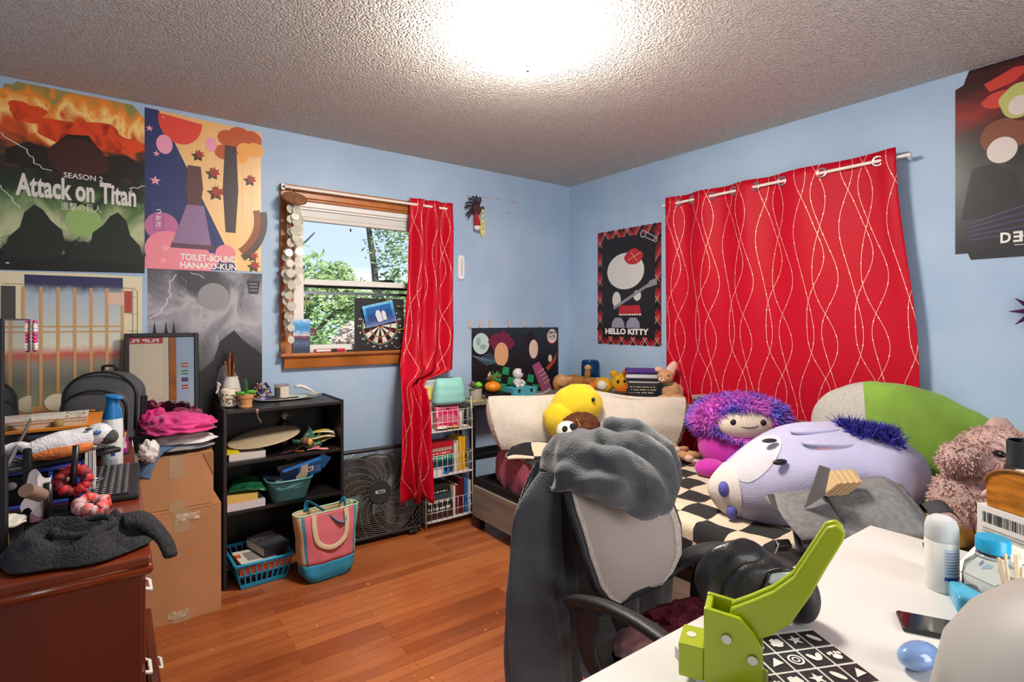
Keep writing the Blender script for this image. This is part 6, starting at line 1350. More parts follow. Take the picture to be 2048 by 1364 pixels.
q = MB(); q.grid(lambda u, a: (lambda p: (p[0], lerp(-p[1], p[1], a), p[2] + .018 * sin(pi * a)))(bol(u, 1)), 60, 6); q.build('top_edge', sh_, t, smooth=True)

# ------------------------------------------------ things on the ledge behind the bed
TL = LZ_ + .0003; TA = LA + .0003
t = T('planter', 'concrete pot with a green and bronze succulent at the left end of the ledge', 'plant', (2.04, 3.20, TA + .004))
MB().lathe([(0, 0), (.040, 0), (.042, .004), (.044, .078), (.038, .078), (.037, .07), (0, .07)], n=24).build('pot', M('concrete', '#b8aea0', .8, nz=(40, .12)), t, smooth=True, angle=40)
q = MB(); rosette(q, (.018, -.005, .085), 16, .038, .03, .45, 5, .02); q.build('leaves', M('lime_leaf', '#7cc83a', .45, nz=(30, .25)), t, smooth=True)
q = MB(); rosette(q, (-.02, .005, .082), 12, .04, .02, .5, 6, .03); rosette(q, (-.034, -.01, .07), 8, .03, .016, -.2, 7); q.build('bronze_leaves', M('bronze_leaf', '#6a7a52', .5, nz=(60, .5), col2='#5a4038'), t, smooth=True)
o = MB().bb(-.055, .055, -.04, .04, 0, .004).build('coaster', M('yellow_green', '#c8cc6a', .5)); o.location = (2.035, 3.20, TA - .0002); tag(o, 'thin yellow-green coaster under the concrete pot', 'coaster')
for i, (c, lb, th_) in enumerate((('#22262c', 'dark grey book lowest under the pumpkin planter', .020), ('#151517', 'black book directly under the pumpkin planter', .018))): book(lb, (2.20, 3.23 - .005 * i, TA + i * .0206), (.21, .16, th_), c, rz=radians(4 - 8 * i))
t = T('pumpkin_planter', 'orange pumpkin planter with a spiky plant on the ledge', 'plant', (2.20, 3.225, TA + .0395))
pk = M('pumpkin_orange', '#e38a1c', .35)
MB().ell((0, 0, .042), (.058, .058, .042), 60, 16, fn=lambda p, d: (p.x * (1 + .06 * abs(cos(5 * atan2(d.y, d.x))) - .03), p.y * (1 + .06 * abs(cos(5 * atan2(d.y, d.x))) - .03), p.z)).build('pumpkin', pk, t, smooth=True)
q = MB()
for i in range(16):
    a = i * 2.4; l = .06 + .02 * (i % 3) / 2; q.tube([(0.012 + .006 * cos(a), .006 * sin(a), .075), (.012 + .02 * cos(a), .02 * sin(a), .075 + l * .6), (.012 + .038 * cos(a), .038 * sin(a), .075 + l)], [.004, .003, .0006], 5)
q.build('grass_leaves', M('grass_green', '#6a9a3e', .5), t, smooth=True)
q = MB(); rosette(q, (-.032, 0, .085), 12, .03, .018, .5, 8, .02); rosette(q, (.045, -.01, .1), 8, .022, .02, .4, 9, .01); q.build('bronze_leaves', M('rust_leaf', '#7a5236', .6), t, smooth=True)
q = MB(); q.ell((-.025, .0, .135), (.008, .006, .016)).ell((-.036, .0, .125), (.006, .005, .012)); q.build('buds', M('bud_pale', '#cbb6ae', .5), t, smooth=True)
t = T('trinket_box', 'small turquoise wooden box with two clasps on the ledge', 'box', (2.425, 3.195, TA), rz=radians(-4))
tq = M('turquoise', '#55aebf', .5)
MB().bb(-.10, .10, -.065, .065, 0, .052).build('box_body', tq, t, bevel=.002); MB().bb(-.101, .101, -.066, .066, .0525, .068).build('lid', tq, t, bevel=.002)
for x in (-.05, .055): MB().bb(x - .009, x + .009, -.0685, -.0655, .035, .06).build('clasp', M('clasp_dark', '#4a5048', .4, .8), t)
t = T('white_figurine', 'round-headed white figurine sitting on the turquoise box', 'figurine', (2.405, 3.20, TA + .0685))
wc = M('ceramic_white', '#dcdadc', .25, coat=.4)
MB().ell((0, 0, .035), (.032, .027, .036)).build('body', wc, t, smooth=True); MB().ell((0, -.005, .098), (.042, .040, .040)).build('head', wc, t, smooth=True); MB().ell((.012, -.022, .108), (.028, .022, .020)).build('visor', M('visor_black', '#1c1a24', .15), t, smooth=True)
for sx in (-1, 1): MB().tube([(sx * .026, -.004, .05), (sx * .046, -.015, .032), (sx * .035, -.03, .022)], [.011, .010, .011], 10).build('arm', wc, t, smooth=True); MB().tube([(sx * .016, -.01, .012), (sx * .024, -.042, .010)], [.014, .013], 10).build('leg', wc, t, smooth=True)
MB().tube([(-.03, -.02, .03), (-.055, -.03, .012), (-.06, -.03, .045)], .004, 8).build('hose', M('hose_dark', '#33313a', .4), t, smooth=True)
o = MB().tube(spline([(2.55, 3.18, TA + .004), (2.62, 3.15, TA + .012), (2.68, 3.16, TA + .04), (2.72, 3.19, TA + .02), (2.70, 3.25, TA + .004)], 6), .0032, 8).build('cable', M('cable_white', '#d8d6d4', .4), smooth=True); tag(o, 'loop of white cable on the ledge beside the turquoise box', 'cable')
o = MB().tube(spline([(2.09, 3.14, TA + .003), (2.12, 3.14, TA + .004), (2.15, 3.135, TA + .008), (2.17, 3.14, TA + .004)], 6), .003, 8).build('lanyard', M('lanyard_white', '#cfccc8', .4), smooth=True); tag(o, 'thin white cord curled on the ledge in front of the dark books', 'cord')
t = T('humidifier', 'white humidifier with a clear dark blue tank in the corner of the ledge', 'humidifier', (2.985, 3.035, TL))
MB().lathe([(0, 0), (.070, 0), (.074, .01), (.074, .085), (.066, .095), (0, .095)], n=32).build('base', M('hum_white', '#d4d6dc', .35), t, smooth=True, angle=40)
MB().lathe([(0, .0955), (.068, .0955), (.070, .11), (.068, .205), (.062, .222), (.045, .228), (0, .228)], n=32).build('tank', M('tank_blue', '#1b4f86', .12, trans=.55, ior=1.2), t, smooth=True, angle=40)
MB().lathe([(0, .0958), (.045, .0958), (.043, .125), (.02, .13), (.018, .19), (0, .19)], n=20).build('inner_column', M('inner_blue', '#1f63b0', .3), t, smooth=True, angle=40)

# plush helper: rounded parts, each with its own name
def plush(name, lab, loc, parts, rz=0, rot=None, sc=1, cat='plush toy', group=None):
    t = T(name, lab, cat, loc, rz, rot=rot, group=group); t.scale = (sc, sc, sc)
    for p in parts:
        nm, c, r, m_ = p[:4]; k = p[4] if len(p) > 4 else {}
        MB().ell(c, r, k.pop('n', 20), k.pop('m', 12), **k).build(nm, m_, t, smooth=True)
    return t
br1 = M('brown_plush', '#a8713a', .95, nz=(30, .3), bump=(150, .8)); br2 = M('tan_plush', '#c9986a', .95, nz=(30, .2), bump=(150, .8)); eyeb = M('eye_black', '#101012', .1, coat=.5)
plush('plush_dog', 'brown plush dog lying on its back at the corner of the ledge above the bolster', (2.735, 2.965, TL + .075), [('body', (0, 0, 0), (.13, .075, .055), br1, dict(amp=.1, freq=4)), ('head', (-.10, -.03, .015), (.06, .055, .05), br2, dict(amp=.08)), ('leg', (.12, .0, .055), (.024, .024, .05), br1), ('paw', (.122, .0, .105), (.026, .026, .024), br2), ('leg', (.13, -.05, .01), (.05, .03, .03), br1), ('ear', (-.14, -.04, .0), (.03, .02, .05), br1), ('patch', (-.05, -.06, .03), (.03, .012, .02), br2)], rz=radians(-20))
yel_p = M('yellow_plush', '#e7c81f', .85, nz=(8, .12), bump=(200, .4), sheen=.3)
t = T('plush_duck', 'large yellow plush duck resting against the middle of the bolster', 'plush toy', (2.19, 2.385, .795), rot=(radians(4), 0, radians(-36)))
MB().ell((.03, .0, .035), (.155, .085, .125), 36, 22, amp=.06, freq=2.5, ry=radians(-14)).build('body', yel_p, t, smooth=True)
MB().ell((-.05, -.03, -.045), (.125, .075, .11), 32, 20, amp=.08, freq=2.2, ry=radians(25)).build('head', yel_p, t, smooth=True)
MB().ell((.118, -.074, .085), (.011, .008, .013)).build('eye', eyeb, t, smooth=True)
q = MB(); rr = random.Random(4)
curl = M('curly_brown', '#5e3318', .95, nz=(70, .45), bump=(110, 1.0))
t = T('plush_curl', 'curly dark brown plush ball lying below the yellow duck', 'plush toy', (2.12, 2.225, .745), rz=radians(-36))
MB().ell((0, 0, 0), (.105, .085, .072), 40, 26, amp=.14, freq=16).build('body', curl, t, smooth=True); MB().tube(spline([(-.03, -.082, -.04), (-.02, -.088, .01), (-.04, -.075, .05)], 5), .004, 6).build('seam', M('seam_tan', '#a0683a', .8), t, smooth=True)
t = T('plush_panda', 'small white plush with black patches half hidden behind the grey hoodie', 'plush toy', (2.005, 2.215, .725), rz=radians(-36))
MB().ell((0, 0, 0), (.062, .055, .058), 28, 18).build('head', M('plush_white', '#dedad4', .9, bump=(160, .5)), t, smooth=True); bkp = M('plush_black', '#1b1b1d', .9, bump=(160, .5))
MB().ell((-.018, -.045, .022), (.016, .012, .018)).build('eye_patch', bkp, t, smooth=True); MB().ell((.028, -.04, .032), (.022, .016, .022)).build('eye_patch', bkp, t, smooth=True); MB().ell((.045, .0, -.035), (.05, .05, .045)).build('body', bkp, t, smooth=True)
# ledge along the right wall
yo = M('amber_plush', '#e6ab1c', .95, nz=(30, .25), bump=(160, .9)); oo = M('orange_plush', '#dd6f24', .95, nz=(30, .2), bump=(160, .9)); wp = M('fluff_white', '#e2ded6', .95, bump=(160, .6))
plush('plush_chick', 'golden plush animal with a white belly lying between humidifier and books', (2.905, 2.74, TL + .055), [('body', (-.055, .02, .005), (.075, .06, .058), yo, dict(amp=.08)), ('belly', (-.065, -.03, .01), (.036, .022, .036), wp), ('head', (.07, -.03, .03), (.066, .06, .066), yo, dict(amp=.1)), ('ear', (.02, -.01, .09), (.03, .018, .028), yo), ('ear', (.10, .03, .09), (.03, .018, .028), yo), ('muzzle', (.085, -.07, -.01), (.06, .03, .03), oo), ('foot', (-.13, .0, .0), (.034, .03, .03), oo), ('eye', (.05, -.085, .045), (.009, .006, .014), eyeb), ('eye', (.095, -.085, .05), (.008, .006, .012), eyeb)], rz=radians(-48))
plush('plush_orange', 'small orange plush peeking out behind the golden one', (2.945, 2.60, TL + .085), [('body', (0, 0, -.03), (.04, .035, .05), oo), ('head', (0, 0, .055), (.045, .034, .034), oo, dict(amp=.15, freq=4)), ('hand', (-.03, -.02, .085), (.022, .018, .02), oo)], rz=radians(-48))
zz = TL; rr = random.Random(6)
for i, (c, th_, lb) in enumerate((('#1d1b20', .020, 'black book with glittering letters at the bottom of the ledge stack'), ('#23202a', .019, 'second black book from the bottom of the ledge stack'), ('#1a1b1f', .019, 'black book with pale spine letters third in the ledge stack'), ('#211e24', .018, 'black book fourth up in the ledge stack'), ('#26242c', .018, 'dark book fifth up in the ledge stack'), ('#2b2a30', .018, 'charcoal book sixth up, just under the pale slim one'), ('#c9c4bc', .007, 'pale slim booklet in the upper ledge stack'), ('#202026', .022, 'black book under the white box in the ledge stack'), ('#c9c9cc', .024, 'light grey book directly under the purple cloth'))):
    book(lb, (2.905 + rr.uniform(-.006, .006), 2.455 + rr.uniform(-.012, .012), zz), (.20, .145, th_), c, rz=radians(-48 + 90 - 90 + rr.uniform(-4, 4)), title=('MIDNIGHT TALES', None, 'GOTHIC', 'RAVEN', 'THE TOWER', None, None, None, None)[i], tcol='#d8c8a8', pages='#8f8c88'); zz += th_ + .0007
q = MB(); q.grid(lambda u, v: ((u - .5) * .23, (v - .5) * .16, .010 + .012 * sin(pi * v) + .006 * nv((u * 4, v * 4, 1))), 20, 12); o = q.build('purple_cloth', M('purple_knit', '#4f2f86', .85, bump=(300, .5)), smooth=True, solid=.02); o.location = (2.915, 2.46, zz + .004); o.rotation_euler = (0, 0, radians(-46)); tag(o, 'folded purple cloth on top of the ledge book stack', 'cloth')
bt = M('bunny_tan', '#c99a70', .95, nz=(30, .2), bump=(160, .9)); be = M('bunny_ear', '#d9b2a0', .9, bump=(160, .5))
plush('plush_bunny', 'tan plush bunny with pink-lined ears sitting beside the book stack', (2.895, 2.225, TL + .004), [('body', (.015, .0, .065), (.062, .055, .072), bt, dict(amp=.08)), ('head', (-.03, -.02, .165), (.052, .048, .046), bt, dict(amp=.05)), ('muzzle', (-.055, -.045, .152), (.024, .02, .018), M('bunny_cream', '#ddc3a4', .95)), ('ear', (-.055, .015, .205), (.045, .02, .022), be, dict(rz=.5, ry=.3)), ('ear', (.015, .0, .215), (.03, .018, .055), be, dict(ry=.5)), ('leg', (-.035, -.05, .028), (.06, .03, .028), bt), ('leg', (.04, -.055, .03), (.055, .032, .03), bt), ('arm', (.065, .0, .06), (.03, .03, .055), bt), ('eye', (-.058, -.052, .175), (.006, .005, .006), eyeb), ('eye', (-.02, -.066, .178), (.006, .005, .006), eyeb), ('nose', (-.064, -.063, .158), (.006, .004, .004), eyeb), ('collar', (-.012, -.012, .122), (.04, .036, .010), M('collar_olive', '#7a7a52', .8))], rz=radians(-38))
t = T('clock_radio', 'silver and black box-shaped device on the ledge behind the purple plush', 'radio', (2.915, 1.93, TL), rz=radians(-6))
MB().bb(-.045, .045, -.13, .10, 0, .045).build('lower_case', M('dev_black', '#1c1c1f', .3), t, bevel=.003); MB().bb(-.05, .048, -.135, .105, .0455, .075).build('upper_case', M('dev_silver', '#a9a8a8', .35, .4), t, bevel=.006); MB().bb(-.0515, -.049, -.10, .06, .052, .068).build('slot', M('dev_black', ''), t); MB().bb(-.058, .045, -.13, .10, -.0002, .006).build('foot_plate', M('dev_silver', ''), t)

# ------------------------------------------------ plush heap on the bed
def tufts(pts_normals, l, w_, m_a, name, parent, seed, droop=.3):
    rr = random.Random(seed); q = MB()
    for p, n_ in pts_normals:
        d = (Vector(n_) + Vector((rr.gauss(0, .45), rr.gauss(0, .45), rr.gauss(0, .45) - droop))).normalized(); s_ = d.orthogonal().normalized() * w_ * rr.uniform(.6, 1.2); ll = l * rr.uniform(.6, 1.25); p = Vector(p); e = d.cross(s_)
        mid = p + d * ll * .6; tip = p + d * ll + Vector((0, 0, -droop * ll * .3)); q.add([p - s_, p + s_, p + e * .8, mid - s_ * .6, mid + s_ * .6, mid + e * .5, tip], [(0, 1, 4, 3), (1, 2, 5, 4), (2, 0, 3, 5), (3, 4, 6), (4, 5, 6), (5, 3, 6)])
    return q.build(name, m_a, parent)
t = T('plush_yeti', 'magenta and violet shaggy plush with a smiling cream face sitting on the bed', 'plush toy', (2.665, 1.595, .535), rz=radians(-40))
t.scale = (.92, .92, .92)
mag = M('magenta_plush', '#d62fb6', .9, nz=(14, .12), bump=(220, .6), sheen=.3)
MB().ell((0, 0, .155), (.235, .155, .17), 36, 24, fn=lambda p, d: (p.x, p.y, max(p.z, -.148))).build('body', mag, t, smooth=True)
MB().ell((.03, -.095, .115), (.165, .085, .115), 30, 20, ry=radians(-12)).build('tummy', M('violet_plush', '#9a38b8', .85, nz=(5, .2), bump=(200, .4)), t, smooth=True)
MB().ell((-.20, -.115, .05), (.085, .07, .05), 22, 14).build('foot', mag, t, smooth=True); MB().ell((.02, -.17, .03), (.10, .05, .032), 22, 14).build('foot', mag, t, smooth=True)
shag = M('shag_purple', '#d667cc', .85, nz=(8, .6), col2='#5663cf')
MB().ell((.0, .01, .30), (.27, .15, .135), 36, 24, ry=radians(3)).build('hood', shag, t, smooth=True)
rr = random.Random(3); pn = []
while len(pn) < 3600:
    d = Vector((rr.gauss(0, 1), rr.gauss(0, 1), rr.gauss(0, 1))).normalized()
    if d.y > .5: continue
    p = Vector((d.x * .27, .01 + d.y * .15, .30 + d.z * .135))
    if d.y < -.3 and ((p.x + .02) / .158) ** 2 + ((p.z - .298) / .082) ** 2 < 1: continue
    pn.append((p, Vector((d.x / .27, d.y / .15, d.z / .135)).normalized()))
for i in range(1200):
    a = rr.uniform(0, 2 * pi); pn.append(((-.02 + .158 * cos(a), -.147 + .03 * abs(cos(a)), .298 + .084 * sin(a)), (cos(a) * .6, -.8, sin(a) * .4)))
o = tufts(pn, .042, .0055, shag, 'shaggy_fur', t, 5); o['kind'] = 'stuff'
MB().ell((-.02, -.118, .298), (.158, .055, .084), 32, 20).build('face', M('face_cream', '#ead9c6', .8), t, smooth=True)
for x in (-.092, .066):
    MB().ell((x, -.163, .312), (.0175, .008, .0175)).build('eye', M('eye_brown', '#2a2023', .3), t, smooth=True)
for x in (-.125, .105): MB().ell((x, -.148, .290), (.013, .005, .008)).build('cheek', M('cheek_pink', '#d98fa6', .8), t, smooth=True)
MB().tube(spline([(-.065, -.167, .296), (-.04, -.171, .287), (-.01, -.173, .285), (.02, -.171, .288), (.04, -.167, .297)], 5), .0026, 6).build('mouth', M('eye_brown', ''), t, smooth=True)

t = T('plush_donkey', 'huge lavender plush donkey lying on its side across the bed', 'plush toy', (2.345, 1.065, .69), rot=(0, radians(-3), radians(-36.3)))
lav = M('lavender_plush', '#b9b6d6', .85, nz=(4, .1), bump=(180, .35), sheen=.2); lavc = M('lavender_cream', '#d9d2cc', .85, bump=(180, .35)); ind = M('indigo_fluff', '#3c36a0', .9, nz=(30, .3))
def dk(p, d):
    x = p.x; k = lerp(.86, 1.0, sm(-.44, -.10, x)); return (x, p.y * k * (.72 if p.y > 0 else 1), max(p.z * k - .035 * sm(0, -.44, x) + .014 * nv(d, 2.2, 3), -.132))
bo = MB(); t.scale = (1, 1, 1.06); bo.ell((0, 0, 0), (.445, .235, .205), 60, 40, ry=0, fn=dk)
bo.build('body', lav, t, smooth=True)
def shell(rx, ry, rz_, s0, s1, fn, k=1.0):
    return lambda u, v: fn(Vector((-cos(pi * lerp(s0, s1, v)) * rx, sin(pi * lerp(s0, s1, v)) * cos(2 * pi * u) * ry, sin(pi * lerp(s0, s1, v)) * sin(2 * pi * u) * rz_)), Vector((-cos(pi * lerp(s0, s1, v)), sin(pi * lerp(s0, s1, v)) * cos(2 * pi * u), sin(pi * lerp(s0, s1, v)) * sin(2 * pi * u))))
q = MB(); q.grid(shell(.449, .2395, .2095, .0005, .20, dk), 60, 20, cu=True); q.build('muzzle', lavc, t, smooth=True)
def fp(u, v):
    a = 2 * pi * u; x, y = -.275 + .105 * v * cos(a), -.055 + .085 * v * sin(a); k = lerp(.86, 1.0, sm(-.44, -.10, x)); z = .2075 * sqrt(max(0, 1 - (x / .4475) ** 2 - (y / (.2375 * k)) ** 2))
    d = Vector((x / .4475, y / (.2375 * k), z / .2075)); return dk(Vector((x, y / k, z + .003 * (1 - v * v))), d)
q = MB(); q.grid(fp, 40, 12, cu=True); q.build('face_patch', M('lavender_pale', '#cbc7d0', .85, bump=(180, .35)), t, smooth=True)
for c, r_, rz_ in (((-.412, -.075, -.01), (.022, .022, .030), 0), ((-.392, -.090, -.095), (.022, .018, .026), 0)): MB().ell(c, r_, 16, 10).build('nostril', M('nostril_blue', '#5a5aa6', .8), t, smooth=True)
MB().ell((-.225, -.163, .105), (.030, .012, .011), rz=radians(8)).build('eye', M('eye_dark', '#24222c', .4), t, smooth=True); MB().ell((-.225, -.085, .166), (.030, .014, .008)).build('eye', M('eye_dark', ''), t, smooth=True)
MB().ell((.0, -.15, .135), (.085, .02, .016), 20, 10, ry=radians(6)).build('inner_ear', M('ear_pink', '#d9a4b0', .8), t, smooth=True); MB().ell((-.02, -.135, .155), (.105, .035, .014), 24, 10, ry=radians(4)).build('ear', lav, t, smooth=True); MB().ell((-.03, -.06, .19), (.10, .04, .018), 24, 10).build('ear', lav, t, smooth=True)
rr = random.Random(9); pn = []
for i in range(1300):
    u = rr.random(); x = lerp(.09, .30, u); y = -.06 + .035 * rr.gauss(0, 1) * .6 - .02 * sin(u * 3); z = .205 * sqrt(max(0, 1 - (x / .445) ** 2 - (y / .235) ** 2)); pn.append(((x, y, z), (rr.gauss(-.3, .4), y - .2, 1.0)))
tufts(pn, .05, .004, ind, 'mane', t, 6, .1)['kind'] = 'stuff'
MB().tube(spline([(.04, -.20, .10), (.01, -.222, .03), (-.04, -.215, -.08)], 6), .0012, 5).build('seam', M('seam_pale', '#dcdae6', .8), t, smooth=True)

t = T('plush_green', 'huge round plush in leaf green with grey speckled ends against the wall', 'plush toy', (2.825, .875, .77), rot=(0, 0, 0))
t.rotation_euler = (radians(0), radians(10), radians(-70))
gp = M('leaf_green_plush', '#7fa53a', .85, nz=(5, .2), bump=(160, .4), sheen=.2); sp_ = M('speckle_grey', '#bdbab2', .9, nz=(320, .35), bump=(160, .4)); pkk = M('coral_plush', '#d98a78', .85)
gfn = lambda p, d: (p.x - .25 * p.z, p.y * (.8 if p.y < 0 else 1), p.z * (1 + .03 * nv(d, 3, 2)) + .010 * nv((d.x * 5, d.z * 2, d.y), 1))
gfn0 = gfn
def gfn(p, d): q_ = gfn0(p, d); return (q_[0], q_[1], max(q_[2], -.205))
q = MB(); q.grid(shell(.40, .165, .27, .0005, .36, gfn), 60, 24, cu=True); q.build('grey_panel', sp_, t, smooth=True)
q = MB(); q.grid(shell(.40, .165, .27, .36, .9995, gfn), 60, 44, cu=True); q.build('green_panel', gp, t, smooth=True)
MB().ell((.385, -.02, -.10), (.075, .12, .085), 24, 16).build('speckled_cuff', sp_, t, smooth=True); MB().ell((.455, -.01, -.15), (.065, .085, .08), 24, 16).build('coral_foot', pkk, t, smooth=True)

t = T('plush_elephant', 'pale pink fluffy plush animal with a ribbon bow sitting at the bed foot', 'plush toy', (2.505, .58, .555), rz=radians(-42))
pp = M('pale_pink_fur', '#d3b0a8', .95, nz=(26, .14), bump=(150, 1.0)); rib = M('peach_ribbon', '#e6c4b6', .35)
MB().ell((.0, .0, .12), (.15, .12, .135), 32, 22, amp=.05, freq=6).build('body', pp, t, smooth=True)
MB().ell((.05, -.02, .305), (.125, .10, .095), 32, 22, amp=.04, freq=7).build('head', pp, t, smooth=True)
MB().ell((-.065, -.035, .285), (.085, .07, .062), 28, 18, amp=.04, freq=7).build('snout', pp, t, smooth=True)
MB().ell((.175, -.045, .30), (.045, .05, .085), 24, 16, amp=.06).build('ear', pp, t, smooth=True); MB().ell((.12, .07, .36), (.05, .04, .06), 20, 14, amp=.06).build('ear', pp, t, smooth=True)
MB().tube(spline([(.13, -.06, .19), (.10, -.14, .10), (.0, -.16, .05), (-.09, -.13, .05)], 6), [.05, .055, .058, .06, .06, .06, .06, .06, .06, .058, .056, .054, .053, .052, .05, .05, .048, .045, .04], 16).build('arm', pp, t, smooth=True)
MB().ell((-.11, -.03, .06), (.07, .07, .06), 22, 14, amp=.06).build('leg', pp, t, smooth=True)
rr = random.Random(13); pn = []
for c, r_, n_ in (((.0, .0, .12), (.15, .12, .15), 1300), ((.05, -.02, .305), (.125, .10, .095), 1200), ((-.065, -.035, .285), (.085, .07, .062), 600), ((.175, -.045, .30), (.045, .05, .085), 350)):
    for i in range(n_):
        d = Vector((rr.gauss(0, 1), rr.gauss(0, 1), rr.gauss(0, 1))).normalized()
        if d.y > .55: continue
        pn.append(((c[0] + d.x * r_[0] * .98, c[1] + d.y * r_[1] * .98, c[2] + d.z * r_[2] * .98), d))
tufts(pn, .017, .0045, pp, 'fluffy_fur', t, 7, .35)['kind'] = 'stuff'
MB().ell((-.012, -.112, .325), (.014, .024, .013), 14, 10).build('eye', eyeb, t, smooth=True)
for sx in (-1, 1): MB().ell((.02 + sx * .055, -.137, .205), (.055, .012, .022), 16, 8, ry=sx * .3).build('bow_loop', rib, t, smooth=True)
MB().ell((.02, -.147, .205), (.015, .012, .014)).build('bow_knot', rib, t, smooth=True); MB().box((.10, -.142, .165), (.12, .004, .03), ry=radians(12)).build('ribbon_tail', rib, t, bevel=.001)

plush('plush_pup', 'small tan plush lying face down with its tag showing on the checkered blanket', (2.545, 1.955, .562), [('body', (0, 0, .03), (.07, .05, .042), bt, dict(amp=.08)), ('arm', (.085, .03, .03), (.05, .022, .02), br2, dict(rz=.5)), ('leg', (.06, -.055, .02), (.026, .06, .022), br2, dict(rz=.35)), ('leg', (.12, -.04, .018), (.05, .024, .02), br2, dict(rz=-.3)), ('foot', (.075, -.11, .016), (.026, .022, .018), be), ('head', (-.085, .01, .03), (.05, .042, .036), wp), ('ear', (-.12, -.03, .015), (.05, .022, .016), br1), ('ear', (-.05, .05, .04), (.04, .024, .02), br1), ('tag', (.03, -.045, .05), (.018, .004, .014), wp)], rz=radians(-35))
# tan cushion, grey folder bag
o = MB().ell((0, 0, 0), (.20, .10, .06), 40, 24, amp=.08, freq=2.5, fn=lambda p, d: (p.x, p.y, max(p.z, -.038))).build('tan_cushion', M('tan_fleece', '#c9984c', .95, nz=(18, .12), bump=(200, .7)), smooth=True); o.location = (2.30, .70, .585); o.rotation_euler = (0, 0, radians(-40)); tag(o, 'tan fleece cushion lying at the bed foot behind the desk', 'cushion')
t = T('folder_bag', 'grey felt document bag stuffed with folded papers lying on the bed foot', 'bag', (2.02, .81, .67), rot=(radians(34), radians(-4), radians(-36)))
gf = M('grey_felt', '#7a7979', .85, nz=(60, .2), bump=(45, .7)); gf2 = M('dark_felt_edge', '#3c3c3e', .8)
q = MB(); q.grid(lambda u, v: (lerp(-.06, .26, u) , lerp(-.12, .12, v), .035 + .02 * sin(pi * u) * sin(pi * v) - .05 * sm(.7, 1, u)), 24, 16); q.build('flap', gf, t, smooth=True, solid=.004)
for i in range(4):
    q = MB(); q.grid(lambda u, v: (lerp(-.23, .02, u) + .02 * sin(v * 4 + i), lerp(-.11, .10, v), -.02 + i * .016 + .025 * sin(pi * v * .9 + .3 * i) * sm(1, .2, u)), 20, 16); q.build('fabric_layer', gf if i % 2 else gf2, t, smooth=True, solid=.003)
o2 = MB()
for i in range(9): o2.box((-.06 + i * .010, .075, .075 + .004 * (i % 2)), (.008, .055, .075), ry=radians(32))
o2.build('folded_papers', M('accordion_tan', '#c9ab80', .8), t)
q = MB(); q.prism([(-.06, 0), (.04, .0), (.055, .11), (.0, .15)], -.0015, .0015); c_ = q.build('stiff_card', M('card_grey', '#7d7a77', .7), t, loc=(-.11, .03, .05), rot=(radians(78), radians(0), radians(25)))
MB().tube([(.028 * cos(a), 0, .028 * sin(a)) for a in [2 * pi * k / 24 for k in range(24)]], .017, 10, closed=True, flat=.16, up=(0, 1, 0)).build('strap_loop', gf, t, smooth=True, loc=(-.29, -.10, -.04), rot=(0, 0, .9))
MB().box((-.26, -.08, -.02), (.05, .03, .03)).build('buckle', M('buckle_black', '#151517', .3), t, bevel=.006)
q = MB(); q.grid(lambda u, v: (.27 + .11 * u, lerp(-.02, .03, v), -.01 + .03 * sin(pi * u) - .03 * u), 12, 4); q.build('strap_tail', gf2, t, smooth=True, solid=.003)
t = T('wooden_bowl', 'grey pail with a tan rim half hidden beside the folder bag', 'bowl', (1.80, .83, .545))
MB().lathe([(0, 0), (.045, 0), (.060, .09), (.056, .09), (.042, .006), (0, .006)], n=24).build('pail', M('pail_grey', '#6a6c70', .5), t, smooth=True, angle=40); MB().tube([(.059 * cos(a), .059 * sin(a), .09) for a in [2 * pi * k / 24 for k in range(24)]], .004, 6, closed=True).build('rim', M('rim_tan', '#c9a070', .5), t, smooth=True)
t.location = (1.935, .90, .55)
# ------------------------------------------------ white desk
KZ2 = .74; DX_0, DX_1, DY_0, DY_1 = .50, 1.767, .02, .653
dw = M('desk_white', '#d6d5d2', .35, nz=(3, .03))
t = T('desk', 'white desk in the right foreground', 'desk', (DX_0, DY_0, 0)); a_, b2 = DX_1 - DX_0, DY_1 - DY_0
MB().bb(0, a_, 0, b2, KZ2 - .022, KZ2).build('desk_top', dw, t, bevel=.0025)
for x in (.04, a_ - .08):
    for y in (.04, b2 - .08): MB().bb(x, x + .04, y, y + .04, 0, KZ2 - .022).build('leg', dw, t, bevel=.003)
MB().bb(.08, a_ - .08, .05, .07, KZ2 - .12, KZ2 - .022).build('modesty_rail', dw, t)

# ------------------------------------------------ office chair with the hoodie over its back
cp = M('chair_plastic', '#232325', .5, bump=(220, .12)); CX_, CY_ = 1.165, .86
m, b, N, LK = node_mat('chair_mesh', .6)
tcn = N('ShaderNodeTexCoord'); vo = N('ShaderNodeTexVoronoi', Scale=1.0); vo.inputs['Randomness'].default_value = .0; mpn = N('ShaderNodeMapping'); mpn.inputs['Scale'].default_value = (250, 250, 1); mpn.inputs['Rotation'].default_value = (0, 0, .78); r = N('ShaderNodeValToRGB'); r.color_ramp.elements[0].position = .28; r.color_ramp.elements[1].position = .42; r.color_ramp.elements[0].color = lin('#776c66'); r.color_ramp.elements[1].color = lin('#b9ada5')
bp = N('ShaderNodeBump', Strength=.4, Distance=.002); LK(tcn.outputs['UV'], mpn.inputs[0]); LK(mpn.outputs[0], vo.inputs[0]); LK(vo.outputs['Distance'], r.inputs[0]); LK(r.outputs[0], b.inputs['Base Color']); LK(vo.outputs['Distance'], bp.inputs['Height']); LK(bp.outputs[0], b.inputs['Normal'])
mesh_m = m; hole = M('mesh_border', '#c4b8ae', .6, nz=(420, .55))
t = T('office_chair', 'swivel office chair with grey mesh back and black arms at the desk', 'chair', (CX_, CY_, 0), rz=radians(0))
